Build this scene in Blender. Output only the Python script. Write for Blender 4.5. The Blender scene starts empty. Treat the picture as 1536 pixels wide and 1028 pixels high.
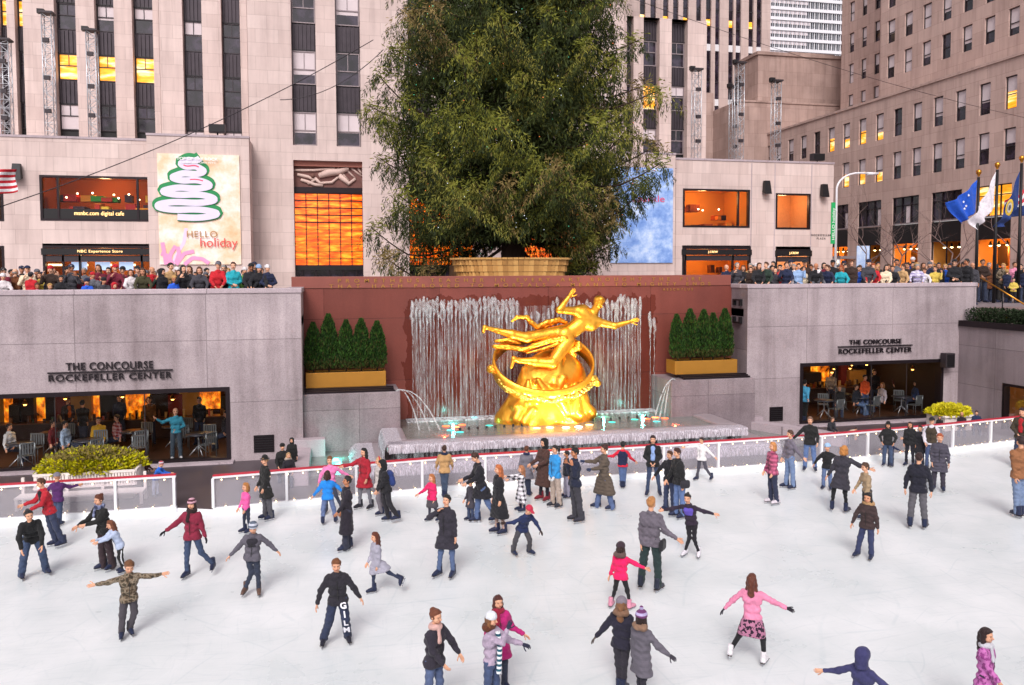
import bpy, bmesh, random
import numpy as np
from math import *
from mathutils import Vector, Matrix
random.seed(7); RNG = np.random.default_rng(7)
SC = bpy.context.scene; COL = SC.collection

# ------------------------------------------------------------------ camera
FPX = 1200.; YAW = radians(12.66); PIT = radians(2.95); ROL = radians(-.19)
CX = 768.; CY = 514 - 44.5; H = 6.3
_F = np.array([sin(YAW), cos(YAW), 0.]); _R = np.array([cos(YAW), -sin(YAW), 0.]); _U = np.array([0, 0, 1.])
F2 = _F*cos(PIT) - _U*sin(PIT); U2 = _U*cos(PIT) + _F*sin(PIT)
R2 = _R*cos(ROL) + U2*sin(ROL); U3 = U2*cos(ROL) - _R*sin(ROL)
CAM = np.array([0, 0, H])
cd = bpy.data.cameras.new('camera'); cam = bpy.data.objects.new('camera', cd); COL.objects.link(cam)
cam.matrix_world = Matrix(((R2[0], U3[0], -F2[0], 0), (R2[1], U3[1], -F2[1], 0), (R2[2], U3[2], -F2[2], H), (0, 0, 0, 1)))
cd.sensor_width = 36; cd.lens = FPX/1536*36; cd.shift_y = -44.5/1536; cd.clip_end = 1500; cd.clip_start = .1
SC.camera = cam
def ray(px, py): return F2 + R2*(px - CX)/FPX - U3*(py - CY)/FPX
def onY(px, py, Y): r = ray(px, py); return CAM + r*(Y/r[1])
def onX(px, py, X): r = ray(px, py); return CAM + r*(X/r[0])
def onZ(px, py, Z=0.): r = ray(px, py); return CAM + r*((Z - H)/r[2])
def XY(px, Y, py=300): return float(onY(px, py, Y)[0])
def ZY(px, py, Y): return float(onY(px, py, Y)[2])

# ------------------------------------------------------------------ world, sun, exposure
w = bpy.data.worlds.new('World'); SC.world = w; w.use_nodes = True
nt = w.node_tree; bg = nt.nodes['Background']
sky = nt.nodes.new('ShaderNodeTexSky'); sky.sky_type = 'NISHITA'; sky.sun_disc = False
SUN_EL, SUN_RO = radians(42), radians(200)
sky.sun_elevation = SUN_EL; sky.sun_rotation = SUN_RO; sky.dust_density = 3; sky.air_density = 1.2
hs = nt.nodes.new('ShaderNodeHueSaturation'); hs.inputs['Saturation'].default_value = .22
mx = nt.nodes.new('ShaderNodeMix'); mx.data_type = 'RGBA'; mx.blend_type = 'MULTIPLY'; mx.inputs[0].default_value = 1
mx.inputs[7].default_value = (1.05, .985, 1.02, 1)
nt.links.new(sky.outputs[0], hs.inputs['Color']); nt.links.new(hs.outputs[0], mx.inputs[6]); nt.links.new(mx.outputs[2], bg.inputs[0])
bg.inputs[1].default_value = .12
sl = bpy.data.lights.new('sun', 'SUN'); sl.energy = 1.4; sl.angle = radians(22); sl.color = (1, .96, .93)
so = bpy.data.objects.new('sun', sl); COL.objects.link(so)
d = Vector((sin(SUN_RO)*cos(SUN_EL), cos(SUN_RO)*cos(SUN_EL), sin(SUN_EL)))
so.rotation_euler = d.to_track_quat('Z', 'Y').to_euler(); so.location = (0, -20, 60)
SC.view_settings.view_transform = 'Standard'; SC.view_settings.look = 'None'
SC.view_settings.exposure = 0.5; SC.view_settings.gamma = 1
SC.cycles.max_bounces = 6; SC.cycles.diffuse_bounces = 3; SC.cycles.glossy_bounces = 3; SC.cycles.transparent_max_bounces = 16
SC.cycles.sample_clamp_indirect = 6; SC.cycles.use_denoising = True

# ------------------------------------------------------------------ materials
MC = {}
def lin(c):
    return tuple((x/12.92 if x <= .04045 else ((x + .055)/1.055)**2.4) for x in c)
def hexc(h): return lin(tuple(int(h[i:i+2], 16)/255 for i in (0, 2, 4)))
def newmat(name):
    m = bpy.data.materials.new(name); m.use_nodes = True
    return m, m.node_tree, m.node_tree.nodes['Principled BSDF']
def N(nt, t, **k):
    n = nt.nodes.new(t)
    for a, b in k.items(): setattr(n, a, b)
    return n
def ramp(nt, src, stops):
    r = N(nt, 'ShaderNodeValToRGB'); e = r.color_ramp.elements
    while len(e) < len(stops): e.new(.5)
    for x, (p, c) in zip(e, stops):
        x.position = p; x.color = (*c, 1) if len(c) == 3 else c
    nt.links.new(src, r.inputs[0]); return r.outputs[0]
def mixc(nt, fac, a, b, bt='MIX'):
    m = N(nt, 'ShaderNodeMix'); m.data_type = 'RGBA'; m.blend_type = bt
    for s, v in ((0, fac), (6, a), (7, b)):
        if hasattr(v, 'links') or hasattr(v, 'is_linked'): nt.links.new(v, m.inputs[s])
        else: m.inputs[s].default_value = v if s == 0 else (*v[:3], 1)
    return m.outputs[2]
def noise(nt, vec, scale, detail=4, rough=.55):
    n = N(nt, 'ShaderNodeTexNoise'); n.inputs['Scale'].default_value = scale; n.inputs['Detail'].default_value = detail
    n.inputs['Roughness'].default_value = rough
    if vec is not None: nt.links.new(vec, n.inputs['Vector'])
    return n.outputs['Fac']
def math_(nt, op, a, b=None):
    m = N(nt, 'ShaderNodeMath', operation=op)
    for i, v in enumerate((a, b)):
        if v is None: continue
        if isinstance(v, (int, float)): m.inputs[i].default_value = v
        else: nt.links.new(v, m.inputs[i])
    return m.outputs[0]
def objv(nt): return N(nt, 'ShaderNodeTexCoord').outputs['Object']
def pos(nt): return N(nt, 'ShaderNodeNewGeometry').outputs['Position']
def mapv(nt, v, sc=(1, 1, 1), loc=(0, 0, 0)):
    m = N(nt, 'ShaderNodeMapping'); m.inputs['Scale'].default_value = sc; m.inputs['Location'].default_value = loc
    nt.links.new(v, m.inputs['Vector']); return m.outputs[0]
def uvz(nt, v):
    s = N(nt, 'ShaderNodeSeparateXYZ'); nt.links.new(v, s.inputs[0])
    c = N(nt, 'ShaderNodeCombineXYZ'); nt.links.new(math_(nt, 'ADD', s.outputs[0], s.outputs[1]), c.inputs[0]); nt.links.new(s.outputs[2], c.inputs[1])
    return c.outputs[0]
def bump(nt, b, h, st=.3, dist=.02):
    n = N(nt, 'ShaderNodeBump'); n.inputs['Strength'].default_value = st; n.inputs['Distance'].default_value = dist
    nt.links.new(h, n.inputs['Height']); nt.links.new(n.outputs[0], b.inputs['Normal'])

def plain(c, rough=.6, metal=0., var=.15, sc=6., bmp=.15, spec=.4, name='paint'):
    """one colour with a little tonal variation and fine relief"""
    if isinstance(c, str): c = hexc(c)
    k = ('p', tuple(round(x, 3) for x in c), rough, metal, var, sc, bmp)
    if k in MC: return MC[k]
    m, nt, b = newmat(name)
    v = objv(nt); f = noise(nt, v, sc)
    nt.links.new(mixc(nt, f, [x*(1 - var) for x in c], [min(1, x*(1 + var)) for x in c]), b.inputs['Base Color'])
    b.inputs['Roughness'].default_value = rough; b.inputs['Metallic'].default_value = metal; b.inputs['Specular IOR Level'].default_value = spec
    if bmp: bump(nt, b, noise(nt, v, sc*6, 3), bmp, .01)
    MC[k] = m; return m
def fabric(c, rough=.85, pat=None, c2=None):
    if isinstance(c, str): c = hexc(c)
    if isinstance(c2, str): c2 = hexc(c2)
    c = tuple(max(x, .011) for x in c)
    k = ('f', tuple(round(x, 3) for x in c), rough, pat, c2)
    if k in MC: return MC[k]
    m, nt, b = newmat('fabric'); v = objv(nt)
    base = mixc(nt, noise(nt, v, 7, 5), [x*.6 for x in c], [min(1, x*1.4 + .006) for x in c])
    if pat in ('stripe', 'check', 'puffer', 'vstripe'):
        s = N(nt, 'ShaderNodeSeparateXYZ'); nt.links.new(v, s.inputs[0])
        fz = math_(nt, 'FRACT', math_(nt, 'MULTIPLY', s.outputs[2], {'check': 9, 'puffer': 11, 'vstripe': 8}.get(pat, 14)))
        fx = math_(nt, 'FRACT', math_(nt, 'MULTIPLY', math_(nt, 'ADD', s.outputs[0], math_(nt, 'MULTIPLY', s.outputs[1], .8)), 9))
        mz = math_(nt, 'GREATER_THAN', fz, .5); mxx = math_(nt, 'GREATER_THAN', fx, .55)
        if pat == 'stripe': base = mixc(nt, mz, base, c2)
        if pat == 'vstripe': base = mixc(nt, math_(nt, 'GREATER_THAN', fx, .7), base, c2)
        if pat == 'check': base = mixc(nt, math_(nt, 'MULTIPLY', math_(nt, 'ADD', mz, mxx), .5), base, c2)
    if pat == 'camo': base = ramp(nt, noise(nt, v, 16, 2), [(.38, hexc('3a3328')), (.46, hexc('6b5a48')), (.54, hexc('8f8270')), (.62, hexc('4a4234'))])
    if pat == 'blotch': base = mixc(nt, math_(nt, 'GREATER_THAN', noise(nt, v, 18, 2), .52), base, c2)
    nt.links.new(base, b.inputs['Base Color'])
    b.inputs['Roughness'].default_value = rough; b.inputs['Specular IOR Level'].default_value = .25
    b.inputs['Sheen Weight'].default_value = .1
    h = noise(nt, mapv(nt, v, (1, 1, .6)), 22, 4)
    if pat == 'puffer': h = math_(nt, 'ADD', math_(nt, 'PINGPONG', math_(nt, 'MULTIPLY', s.outputs[2], 11), .5), math_(nt, 'MULTIPLY', h, .3))
    bump(nt, b, h, .8, .03)
    MC[k] = m; return m
def emis(c, s, name='lamp_glow', nz=None):
    if isinstance(c, str): c = hexc(c)
    k = ('e', c, s, nz)
    if k in MC: return MC[k]
    m, nt, b = newmat(name); b.inputs['Base Color'].default_value = (*c, 1); b.inputs['Emission Color'].default_value = (*c, 1)
    b.inputs['Emission Strength'].default_value = s
    if nz: nt.links.new(math_(nt, 'MULTIPLY', math_(nt, 'POWER', noise(nt, objv(nt), nz, 3), 2.5), s*4), b.inputs['Emission Strength'])
    MC[k] = m; return m
def stone(name, c1, c2, bw, bh, mortar, streak=.5, off=.5, ms=.012, speck=0., rough=.75, grime=.25):
    m, nt, b = newmat(name); p = pos(nt); uv = uvz(nt, p)
    br = N(nt, 'ShaderNodeTexBrick'); nt.links.new(uv, br.inputs['Vector']); br.offset = off
    br.inputs['Scale'].default_value = 1; br.inputs['Brick Width'].default_value = bw; br.inputs['Row Height'].default_value = bh
    br.inputs['Mortar Size'].default_value = ms; br.inputs['Mortar Smooth'].default_value = .3
    br.inputs['Color1'].default_value = (*hexc(c1), 1); br.inputs['Color2'].default_value = (*hexc(c2), 1); br.inputs['Mortar'].default_value = (*hexc(mortar), 1)
    c = br.outputs['Color']
    st = noise(nt, mapv(nt, uv, (1.6, .12, 1)), 1.3, 6, .6)
    c = mixc(nt, streak, c, ramp(nt, st, [(.3, (.62, .58, .58)), (.5, (.92, .9, .9)), (.7, (1.08, 1.06, 1.05))]), 'MULTIPLY')
    c = mixc(nt, grime, c, ramp(nt, noise(nt, uv, .35, 6, .65), [(.3, (.55, .52, .52)), (.48, (.9, .89, .89)), (.66, (1.14, 1.13, 1.12))]), 'MULTIPLY')
    sp = noise(nt, p, 34, 4, .7)
    if speck: c = mixc(nt, speck, c, ramp(nt, sp, [(.35, (.45, .42, .45)), (.5, (1, 1, 1)), (.66, (1.35, 1.3, 1.35))]), 'MULTIPLY')
    nt.links.new(c, b.inputs['Base Color']); b.inputs['Roughness'].default_value = rough; b.inputs['Specular IOR Level'].default_value = .3
    bump(nt, b, math_(nt, 'SUBTRACT', math_(nt, 'MULTIPLY', sp, .25), br.outputs['Fac']), .35, .012)
    return m
M = {}
M['lime'] = stone('limestone', 'd6c4be', 'cab7b1', 1.5, .9, 'b3a19b')
M['limeR'] = stone('limestone_warm', 'c3aaa1', 'b89f96', 1.6, 1.0, 'a0877f', .6)
M['limeF'] = stone('limestone_pale', 'cab8b2', 'c0ada7', 1.6, 1.0, 'a9958f', .5)
M['limeD'] = stone('limestone_brown', 'b59d94', 'a68e85', 1.4, 1.4, '8f7870', .6, grime=.5)
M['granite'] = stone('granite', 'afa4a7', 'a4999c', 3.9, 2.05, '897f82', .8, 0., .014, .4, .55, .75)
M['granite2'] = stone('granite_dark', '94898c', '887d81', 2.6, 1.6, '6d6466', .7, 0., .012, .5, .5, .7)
M['coping'] = stone('granite_coping', 'b8abb0', 'ada0a5', 3.9, 9, '857a7e', .4, 0., .016, .4, .55, .4)
M['bronze'] = plain('2a2226', .4, .6, .2, 4)
M['black'] = plain('151316', .45, .1)
M['frame'] = plain('3a3438', .5, .4)
M['frameP'] = plain('8d8184', .5, .2)
M['spandrel'] = plain('40393f', .5, .4, .4, 1.5)
M['white'] = plain('dcdce0', .4, 0, .05)
M['steel'] = plain('b9bcc2', .35, .7, .1)
M['brass'] = plain('c98a35', .28, .9)
M['gold_paint'] = plain('a9772c', .45, .35, .12, 3)
M['blind'] = plain('cfc3c6', .8, 0, .12, 1.2, 0)
M['text'] = plain('241d22', .5, .2)

def glassmat(name, tint, alpha, rough=.03, spec=.5, haze=0):
    m, nt, b = newmat(name); out = nt.nodes['Material Output']
    t = N(nt, 'ShaderNodeBsdfTransparent'); t.inputs[0].default_value = (*tint, 1)
    if haze:
        df = N(nt, 'ShaderNodeBsdfDiffuse'); df.inputs[0].default_value = (.75, .72, .8, 1); m0 = N(nt, 'ShaderNodeMixShader'); m0.inputs[0].default_value = haze; nt.links.new(t.outputs[0], m0.inputs[1]); nt.links.new(df.outputs[0], m0.inputs[2]); t = m0
    g = N(nt, 'ShaderNodeBsdfGlossy'); g.inputs['Roughness'].default_value = rough
    fr = N(nt, 'ShaderNodeFresnel'); fr.inputs[0].default_value = 1.5
    mm = N(nt, 'ShaderNodeMixShader'); f = math_(nt, 'ADD', math_(nt, 'MULTIPLY', fr.outputs[0], spec*2), alpha)
    nt.links.new(f, mm.inputs[0]); nt.links.new(t.outputs[0], mm.inputs[1]); nt.links.new(g.outputs[0], mm.inputs[2]); nt.links.new(mm.outputs[0], out.inputs[0])
    return m
M['glass'] = glassmat('window_glass', (.93, .93, .93), .0, .03, .14)
M['panel'] = glassmat('barrier_panel', (.8, .77, .82), .04, .12, .5, .26)
def darkglass():
    m, nt, b = newmat('dark_glass'); p = pos(nt)
    c = ramp(nt, noise(nt, uvz(nt, p), .9, 3), [(.35, hexc('0c0a10')), (.5, hexc('221c28')), (.62, hexc('3d3444')), (.75, hexc('141118'))])
    nt.links.new(c, b.inputs['Base Color']); b.inputs['Roughness'].default_value = .12; b.inputs['Specular IOR Level'].default_value = .6
    return m
M['dark'] = darkglass()
def litglass(name, lo, hi, s, pk='fff0b8'):
    m, nt, b = newmat(name); p = pos(nt); uv = uvz(nt, p)
    f = noise(nt, mapv(nt, uv, (.5, 2.2, 1)), 1.1, 3)
    c = ramp(nt, f, [(.3, hexc(lo)), (.5, hexc(hi)), (.68, hexc(pk)), (.8, hexc(lo))])
    nt.links.new(c, b.inputs['Base Color']); nt.links.new(c, b.inputs['Emission Color']); b.inputs['Emission Strength'].default_value = s
    b.inputs['Roughness'].default_value = .15; return m
M['lit'] = litglass('lit_window', 'd07812', 'f7a52a', .85)
M['litw'] = litglass('lit_shop', 'c8681a', 'f5b060', .8)
def leafmat(name, cs, sc=1.2, rough=.7):
    m, nt, b = newmat(name); p = pos(nt)
    c = ramp(nt, noise(nt, p, sc, 5, .7), [(.3 + .4*i/(len(cs) - 1), hexc(x)) for i, x in enumerate(cs)])
    nt.links.new(c, b.inputs['Base Color']); b.inputs['Roughness'].default_value = rough; b.inputs['Specular IOR Level'].default_value = .2
    return m
M['bark'] = plain('3a2b24', .9, 0, .4, 8, .8)
M['soil'] = plain('2a2119', .9, 0, .4, 8, .8)

# ------------------------------------------------------------------ mesh helpers
BASE = {}
def tag(o, label=None, cat=None, group=None, kind=None):
    if label: o['label'] = label
    if cat: o['category'] = cat
    if group: o['group'] = group
    if kind: o['kind'] = kind
    return o
def thing(name, loc, label, cat, group=None):
    o = bpy.data.objects.new(name, None); COL.objects.link(o); o.location = loc; o.empty_display_size = .3
    BASE[o.name] = np.array(loc, float)
    return tag(o, label, cat, group)
def link(name, me, parent=None, loc=None):
    o = bpy.data.objects.new(name, me); COL.objects.link(o)
    if parent: o.parent = parent
    if loc is not None: o.location = loc
    return o
def npmesh(name, V, Q, mats, mi=None, smooth=True, tri=False):
    V = np.asarray(V, np.float32); Q = np.asarray(Q, np.int32); k = Q.shape[1] if len(Q) else 4
    me = bpy.data.meshes.new(name); me.vertices.add(len(V)); me.vertices.foreach_set('co', V.ravel())
    me.loops.add(Q.size); me.loops.foreach_set('vertex_index', Q.ravel()); me.polygons.add(len(Q))
    me.polygons.foreach_set('loop_start', np.arange(0, Q.size, k, dtype=np.int32)); me.polygons.foreach_set('loop_total', np.full(len(Q), k, np.int32))
    for m in mats: me.materials.append(m)
    if mi is not None: me.polygons.foreach_set('material_index', np.asarray(mi, np.int32))
    me.polygons.foreach_set('use_smooth', np.full(len(Q), smooth)); me.update(calc_edges=True); me.validate()
    return me
class MB:
    def __init__(s): s.v = []; s.f = []; s.m = []; s.mats = []; s.sm = []
    def mi(s, m):
        if m not in s.mats: s.mats.append(m)
        return s.mats.index(m)
    def face(s, pts, m, smooth=False):
        n = len(s.v); s.v += [tuple(p) for p in pts]; s.f.append(tuple(range(n, n + len(pts)))); s.m.append(s.mi(m)); s.sm.append(smooth); return s
    def box(s, x0, x1, y0, y1, z0, z1, m):
        x0, x1 = sorted((x0, x1)); y0, y1 = sorted((y0, y1)); z0, z1 = sorted((z0, z1))
        n = len(s.v); s.v += [(x, y, z) for z in (z0, z1) for y in (y0, y1) for x in (x0, x1)]
        for f in ((0, 2, 3, 1), (4, 5, 7, 6), (0, 1, 5, 4), (2, 6, 7, 3), (0, 4, 6, 2), (1, 3, 7, 5)):
            s.f.append(tuple(n + i for i in f)); s.m.append(s.mi(m)); s.sm.append(False)
        return s
    def beam(s, a, b, w, h, m):
        a = np.array(a, float); b = np.array(b, float); d = b - a; L = np.linalg.norm(d); d /= L
        up = np.array([0, 0, 1.]) if abs(d[2]) < .95 else np.array([0, 1., 0]); r = np.cross(d, up); r /= np.linalg.norm(r); u = np.cross(r, d)
        n = len(s.v)
        for p in (a, b):
            for i, j in ((-1, -1), (1, -1), (1, 1), (-1, 1)): s.v.append(tuple(p + r*w/2*i + u*h/2*j))
        for f in ((0, 3, 2, 1), (4, 5, 6, 7), (0, 1, 5, 4), (1, 2, 6, 5), (2, 3, 7, 6), (3, 0, 4, 7)):
            s.f.append(tuple(n + i for i in f)); s.m.append(s.mi(m)); s.sm.append(False)
        return s
    def tube(s, pts, rad, m, n=8, cap=True):
        pts = [np.array(p, float) for p in pts]; rad = rad if hasattr(rad, '__len__') else [rad]*len(pts)
        b0 = len(s.v); pr = None
        for i, p in enumerate(pts):
            d = pts[min(i + 1, len(pts) - 1)] - pts[max(i - 1, 0)]; d /= (np.linalg.norm(d) + 1e-9)
            if pr is None: pr = np.cross(d, [0, 0, 1.]) if abs(d[2]) < .9 else np.cross(d, [0, 1., 0])
            r = pr - d*(pr@d); r /= (np.linalg.norm(r) + 1e-9); pr = r; u = np.cross(d, r)
            for k in range(n): a = 2*pi*k/n; s.v.append(tuple(p + (r*cos(a) + u*sin(a))*rad[i]))
        for i in range(len(pts) - 1):
            for k in range(n):
                a = b0 + i*n + k; b = b0 + i*n + (k + 1) % n
                s.f.append((a, b, b + n, a + n)); s.m.append(s.mi(m)); s.sm.append(True)
        if cap:
            s.f.append(tuple(b0 + k for k in range(n))[::-1]); s.m.append(s.mi(m)); s.sm.append(False)
            e = b0 + (len(pts) - 1)*n; s.f.append(tuple(e + k for k in range(n))); s.m.append(s.mi(m)); s.sm.append(False)
        return s
    def lathe(s, c, prof, m, n=16):
        b0 = len(s.v)
        for r, z in prof:
            for k in range(n): a = 2*pi*k/n; s.v.append((c[0] + r*cos(a), c[1] + r*sin(a), c[2] + z))
        for i in range(len(prof) - 1):
            for k in range(n):
                a = b0 + i*n + k; b = b0 + i*n + (k + 1) % n
                s.f.append((a, b, b + n, a + n)); s.m.append(s.mi(m)); s.sm.append(True)
        return s
    def grid(s, fn, nu, nv, m, smooth=True):
        b0 = len(s.v)
        for j in range(nv + 1):
            for i in range(nu + 1): s.v.append(tuple(fn(i/nu, j/nv)))
        for j in range(nv):
            for i in range(nu):
                a = b0 + j*(nu + 1) + i
                s.f.append((a, a + 1, a + nu + 2, a + nu + 1)); s.m.append(s.mi(m(i/nu, j/nv) if callable(m) else m)); s.sm.append(smooth)
        return s
    def build(s, name, parent=None, bevel=0, base=None, fix=True):
        V = np.array(s.v, float)
        if parent is not None and base is None:
            q = parent; base = None
            while q is not None and q.name not in BASE: q = q.parent
            base = BASE[q.name] if q else np.zeros(3)
            loc = None
        elif base is None:
            lo, hi = V.min(0), V.max(0); base = np.array([(lo[0] + hi[0])/2, (lo[1] + hi[1])/2, lo[2]]); loc = base
        else: base = np.array(base, float); loc = base
        V = V - base; me = bpy.data.meshes.new(name); me.from_pydata(V.tolist(), [], s.f)
        for m in s.mats: me.materials.append(m)
        me.polygons.foreach_set('material_index', s.m); me.polygons.foreach_set('use_smooth', s.sm); me.update()
        o = link(name, me, parent, loc if parent is None else None)
        if parent is None: BASE[o.name] = base
        if bevel:
            b = o.modifiers.new('bevel', 'BEVEL'); b.width = bevel; b.segments = 2; b.limit_method = 'ANGLE'
        return o
def part(name, parent, fn, **k):
    mb = MB(); fn(mb); return mb.build(name, parent, **k)
def boxes(name, parent, lst, m, **k):
    mb = MB()
    for b in lst: mb.box(*b, m)
    return mb.build(name, parent, **k)

def T(axis, plane):
    """wall frame: u along the wall, d inward (away from the viewer's side), z up"""
    if axis == 'Y': return lambda u, d, z: (u, plane + d, z)
    return lambda u, d, z: (plane + d, u, z)
def tbox(mb, t, u0, u1, d0, d1, z0, z1, m):
    a = t(u0, d0, z0); b = t(u1, d1, z1); mb.box(a[0], b[0], a[1], b[1], a[2], b[2], m)
def wallgrid(mb, t, u0, u1, z0, z1, holes, depth, m, mr=None):
    mr = mr or m
    us = sorted({u0, u1, *[c for h in holes for c in (h[0], h[1]) if u0 < c < u1]}); zs = sorted({z0, z1, *[c for h in holes for c in (h[2], h[3]) if z0 < c < z1]})
    for i in range(len(us) - 1):
        for j in range(len(zs) - 1):
            a, b, c, d = us[i], us[i+1], zs[j], zs[j+1]; mu, mz = (a + b)/2, (c + d)/2
            if any(h[0] < mu < h[1] and h[2] < mz < h[3] for h in holes): continue
            mb.face([t(a, 0, c), t(b, 0, c), t(b, 0, d), t(a, 0, d)], m)
    for a, b, c, d in [h[:4] for h in holes]:
        mb.face([t(a, 0, c), t(a, depth, c), t(a, depth, d), t(a, 0, d)], mr); mb.face([t(b, 0, c), t(b, 0, d), t(b, depth, d), t(b, depth, c)], mr)
        mb.face([t(a, 0, d), t(a, depth, d), t(b, depth, d), t(b, 0, d)], mr); mb.face([t(a, 0, c), t(b, 0, c), t(b, depth, c), t(a, depth, c)], mr)
def window(parent, t, u0, u1, z0, z1, d, style, fm=None, up=.5, fw=.07):
    """sash window: frame, pane(s), blind"""
    fm = fm or M['frame']; mb = MB(); zm = z0 + (z1 - z0)*(1 - up)
    for a in ((u0, u0 + fw, z0, z1), (u1 - fw, u1, z0, z1), (u0 + fw, u1 - fw, z0, z0 + fw), (u0 + fw, u1 - fw, z1 - fw, z1), (u0 + fw, u1 - fw, zm - fw/2, zm + fw/2)):
        tbox(mb, t, a[0], a[1], d - .05, d + .05, a[2], a[3], fm)
    if u1 - u0 > 1.1:
        um = (u0 + u1)/2; tbox(mb, t, um - fw/3, um + fw/3, d - .04, d + .04, zm + fw/2, z1 - fw, fm)
    f = mb.build('window', parent)
    gm = {'dark': M['dark'], 'lit': M['lit'], 'half': M['dark'], 'blind': M['dark'], 'hlit': M['lit'], 'litw': M['litw']}[style]
    mb = MB(); tbox(mb, t, u0 + fw, u1 - fw, d + .02, d + .045, z0 + fw, z1 - fw, gm); mb.build('pane', f)
    if style in ('half', 'blind', 'hlit'):
        zb = z0 + fw + .02 if style == 'blind' else (zm + random.uniform(-.35, .25)*(z1 - z0)*.5)
        mb = MB(); tbox(mb, t, u0 + fw, u1 - fw, d + .008, d + .016, zb, z1 - fw, M['blind']); mb.build('blind', f)
    return f
FONT = None
def text(body, parent, t, u0, u1, z0, z1, d, m, thick=.02, space=1., name='lettering', bold=0, word=1.):
    cu = bpy.data.curves.new('txt', 'FONT'); cu.body = body; cu.size = 1; cu.extrude = .02; cu.space_character = space; cu.offset = bold; cu.space_word = word
    o = bpy.data.objects.new('txt', cu); COL.objects.link(o); dg = bpy.context.evaluated_depsgraph_get(); dg.update()
    me = bpy.data.meshes.new_from_object(o.evaluated_get(dg)); bpy.data.objects.remove(o); bpy.data.curves.remove(cu)
    V = np.zeros(len(me.vertices)*3); me.vertices.foreach_get('co', V); V = V.reshape(-1, 3)
    lo, hi = V.min(0), V.max(0); S = (V - lo)/(hi - lo + 1e-9)
    q = parent
    while q is not None and q.name not in BASE: q = q.parent
    base = BASE[q.name]
    W = np.array([t(u0 + a[0]*(u1 - u0), d - a[2]*thick, z0 + a[1]*(z1 - z0)) for a in S]) - base
    me.vertices.foreach_set('co', W.astype(np.float32).ravel()); me.materials.clear(); me.materials.append(m); me.update(); me.name = name
    return link(name, me, parent)
# ================================================================== PLAZA
YL, YR, YB = 27.4, 28.4, 29.7; XL, XR = -1.02, 15.8; SZ = 4.8
BARR = [(-3.12, 21.9), (3.7, 22.68), (10, 22.7), (15.6, 22.9), (20.5, 23.45), (25.2, 24.2)]
BARL = [(-15.5, 22.15), (-8.25, 22.2), (-4.09, 22.27)]
def icemat():
    m, nt, b = newmat('ice'); p = pos(nt)
    v = mapv(nt, p, (1, 1, 1)); f = noise(nt, v, .45, 5, .6)
    wv = N(nt, 'ShaderNodeVectorMath', operation='ADD'); nz_ = N(nt, 'ShaderNodeTexNoise'); nz_.inputs['Scale'].default_value = .12; nt.links.new(p, nz_.inputs['Vector']); vs_ = N(nt, 'ShaderNodeVectorMath', operation='SCALE'); vs_.inputs[3].default_value = 2.5; nt.links.new(nz_.outputs['Color'], vs_.inputs[0]); nt.links.new(p, wv.inputs[0]); nt.links.new(vs_.outputs[0], wv.inputs[1]); pw = wv.outputs[0]
    sc = noise(nt, mapv(nt, pw, (.6, 9, 1)), 1.8, 9, .72); s2 = noise(nt, mapv(nt, pw, (9, .8, 1)), 1.5, 9, .72)
    c = ramp(nt, f, [(.35, hexc('d3dadb')), (.65, hexc('e6e9ea'))])
    c = mixc(nt, .6, c, ramp(nt, sc, [(.36, (.87, .89, .9)), (.45, (1, 1, 1)), (.62, (1, 1, 1)), (.72, (1.06, 1.06, 1.06))]), 'MULTIPLY')
    c = mixc(nt, .4, c, ramp(nt, s2, [(.36, (.87, .9, .91)), (.44, (1, 1, 1))]), 'MULTIPLY')
    for rot, sc_, di in ((.4, .33, 22), (1.9, .27, 30), (2.7, .4, 26), (1.2, .5, 34)):
        mp = N(nt, 'ShaderNodeMapping'); mp.inputs['Rotation'].default_value = (0, 0, rot); nt.links.new(p, mp.inputs['Vector']); wt = N(nt, 'ShaderNodeTexWave'); wt.inputs['Scale'].default_value = sc_; wt.inputs['Distortion'].default_value = di; wt.inputs['Detail'].default_value = 1.5; wt.inputs['Detail Scale'].default_value = .35
        nt.links.new(mp.outputs[0], wt.inputs['Vector']); msk = ramp(nt, noise(nt, mp.outputs[0], .5 + sc_, 3), [(.48, (0, 0, 0)), (.62, (.7, .7, .7))]); c = mixc(nt, msk, c, ramp(nt, wt.outputs['Fac'], [(.0, (.88, .91, .92)), (.012, (1, 1, 1)), (.99, (1, 1, 1)), (1., (1.03, 1.03, 1.03))]), 'MULTIPLY')
    nt.links.new(c, b.inputs['Base Color'])
    nt.links.new(math_(nt, 'ADD', math_(nt, 'MULTIPLY', f, .4), .12), b.inputs['Roughness']); b.inputs['Specular IOR Level'].default_value = .5
    bump(nt, b, math_(nt, 'ADD', sc, s2), .25, .01); return m
M['ice'] = icemat()
def asphalt(name, c1, c2, r=.6):
    m, nt, b = newmat(name); p = pos(nt)
    c = mixc(nt, noise(nt, p, .8, 6, .7), hexc(c1), hexc(c2)); c = mixc(nt, .5, c, ramp(nt, noise(nt, p, 60, 3), [(.3, (.6, .6, .6)), (.6, (1.15, 1.15, 1.15))]), 'MULTIPLY')
    nt.links.new(c, b.inputs['Base Color']); b.inputs['Roughness'].default_value = r; bump(nt, b, noise(nt, p, 50, 3), .3, .01); return m
M['asph'] = asphalt('terrace_paving', '3e363b', '52484d', .45)
M['street'] = asphalt('street_paving', '6a6064', '857a7c')
mb = MB(); pts = [(-15.5, .5), (25.2, .5)] + [BARR[-1]] + BARR[::-1][1:] + [BARL[-1]] + BARL[::-1][1:]
mb.face([(x, y, 0) for x, y in pts], M['ice']); tag(mb.build('ice', fix=0), kind='structure')
mb = MB()
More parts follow.
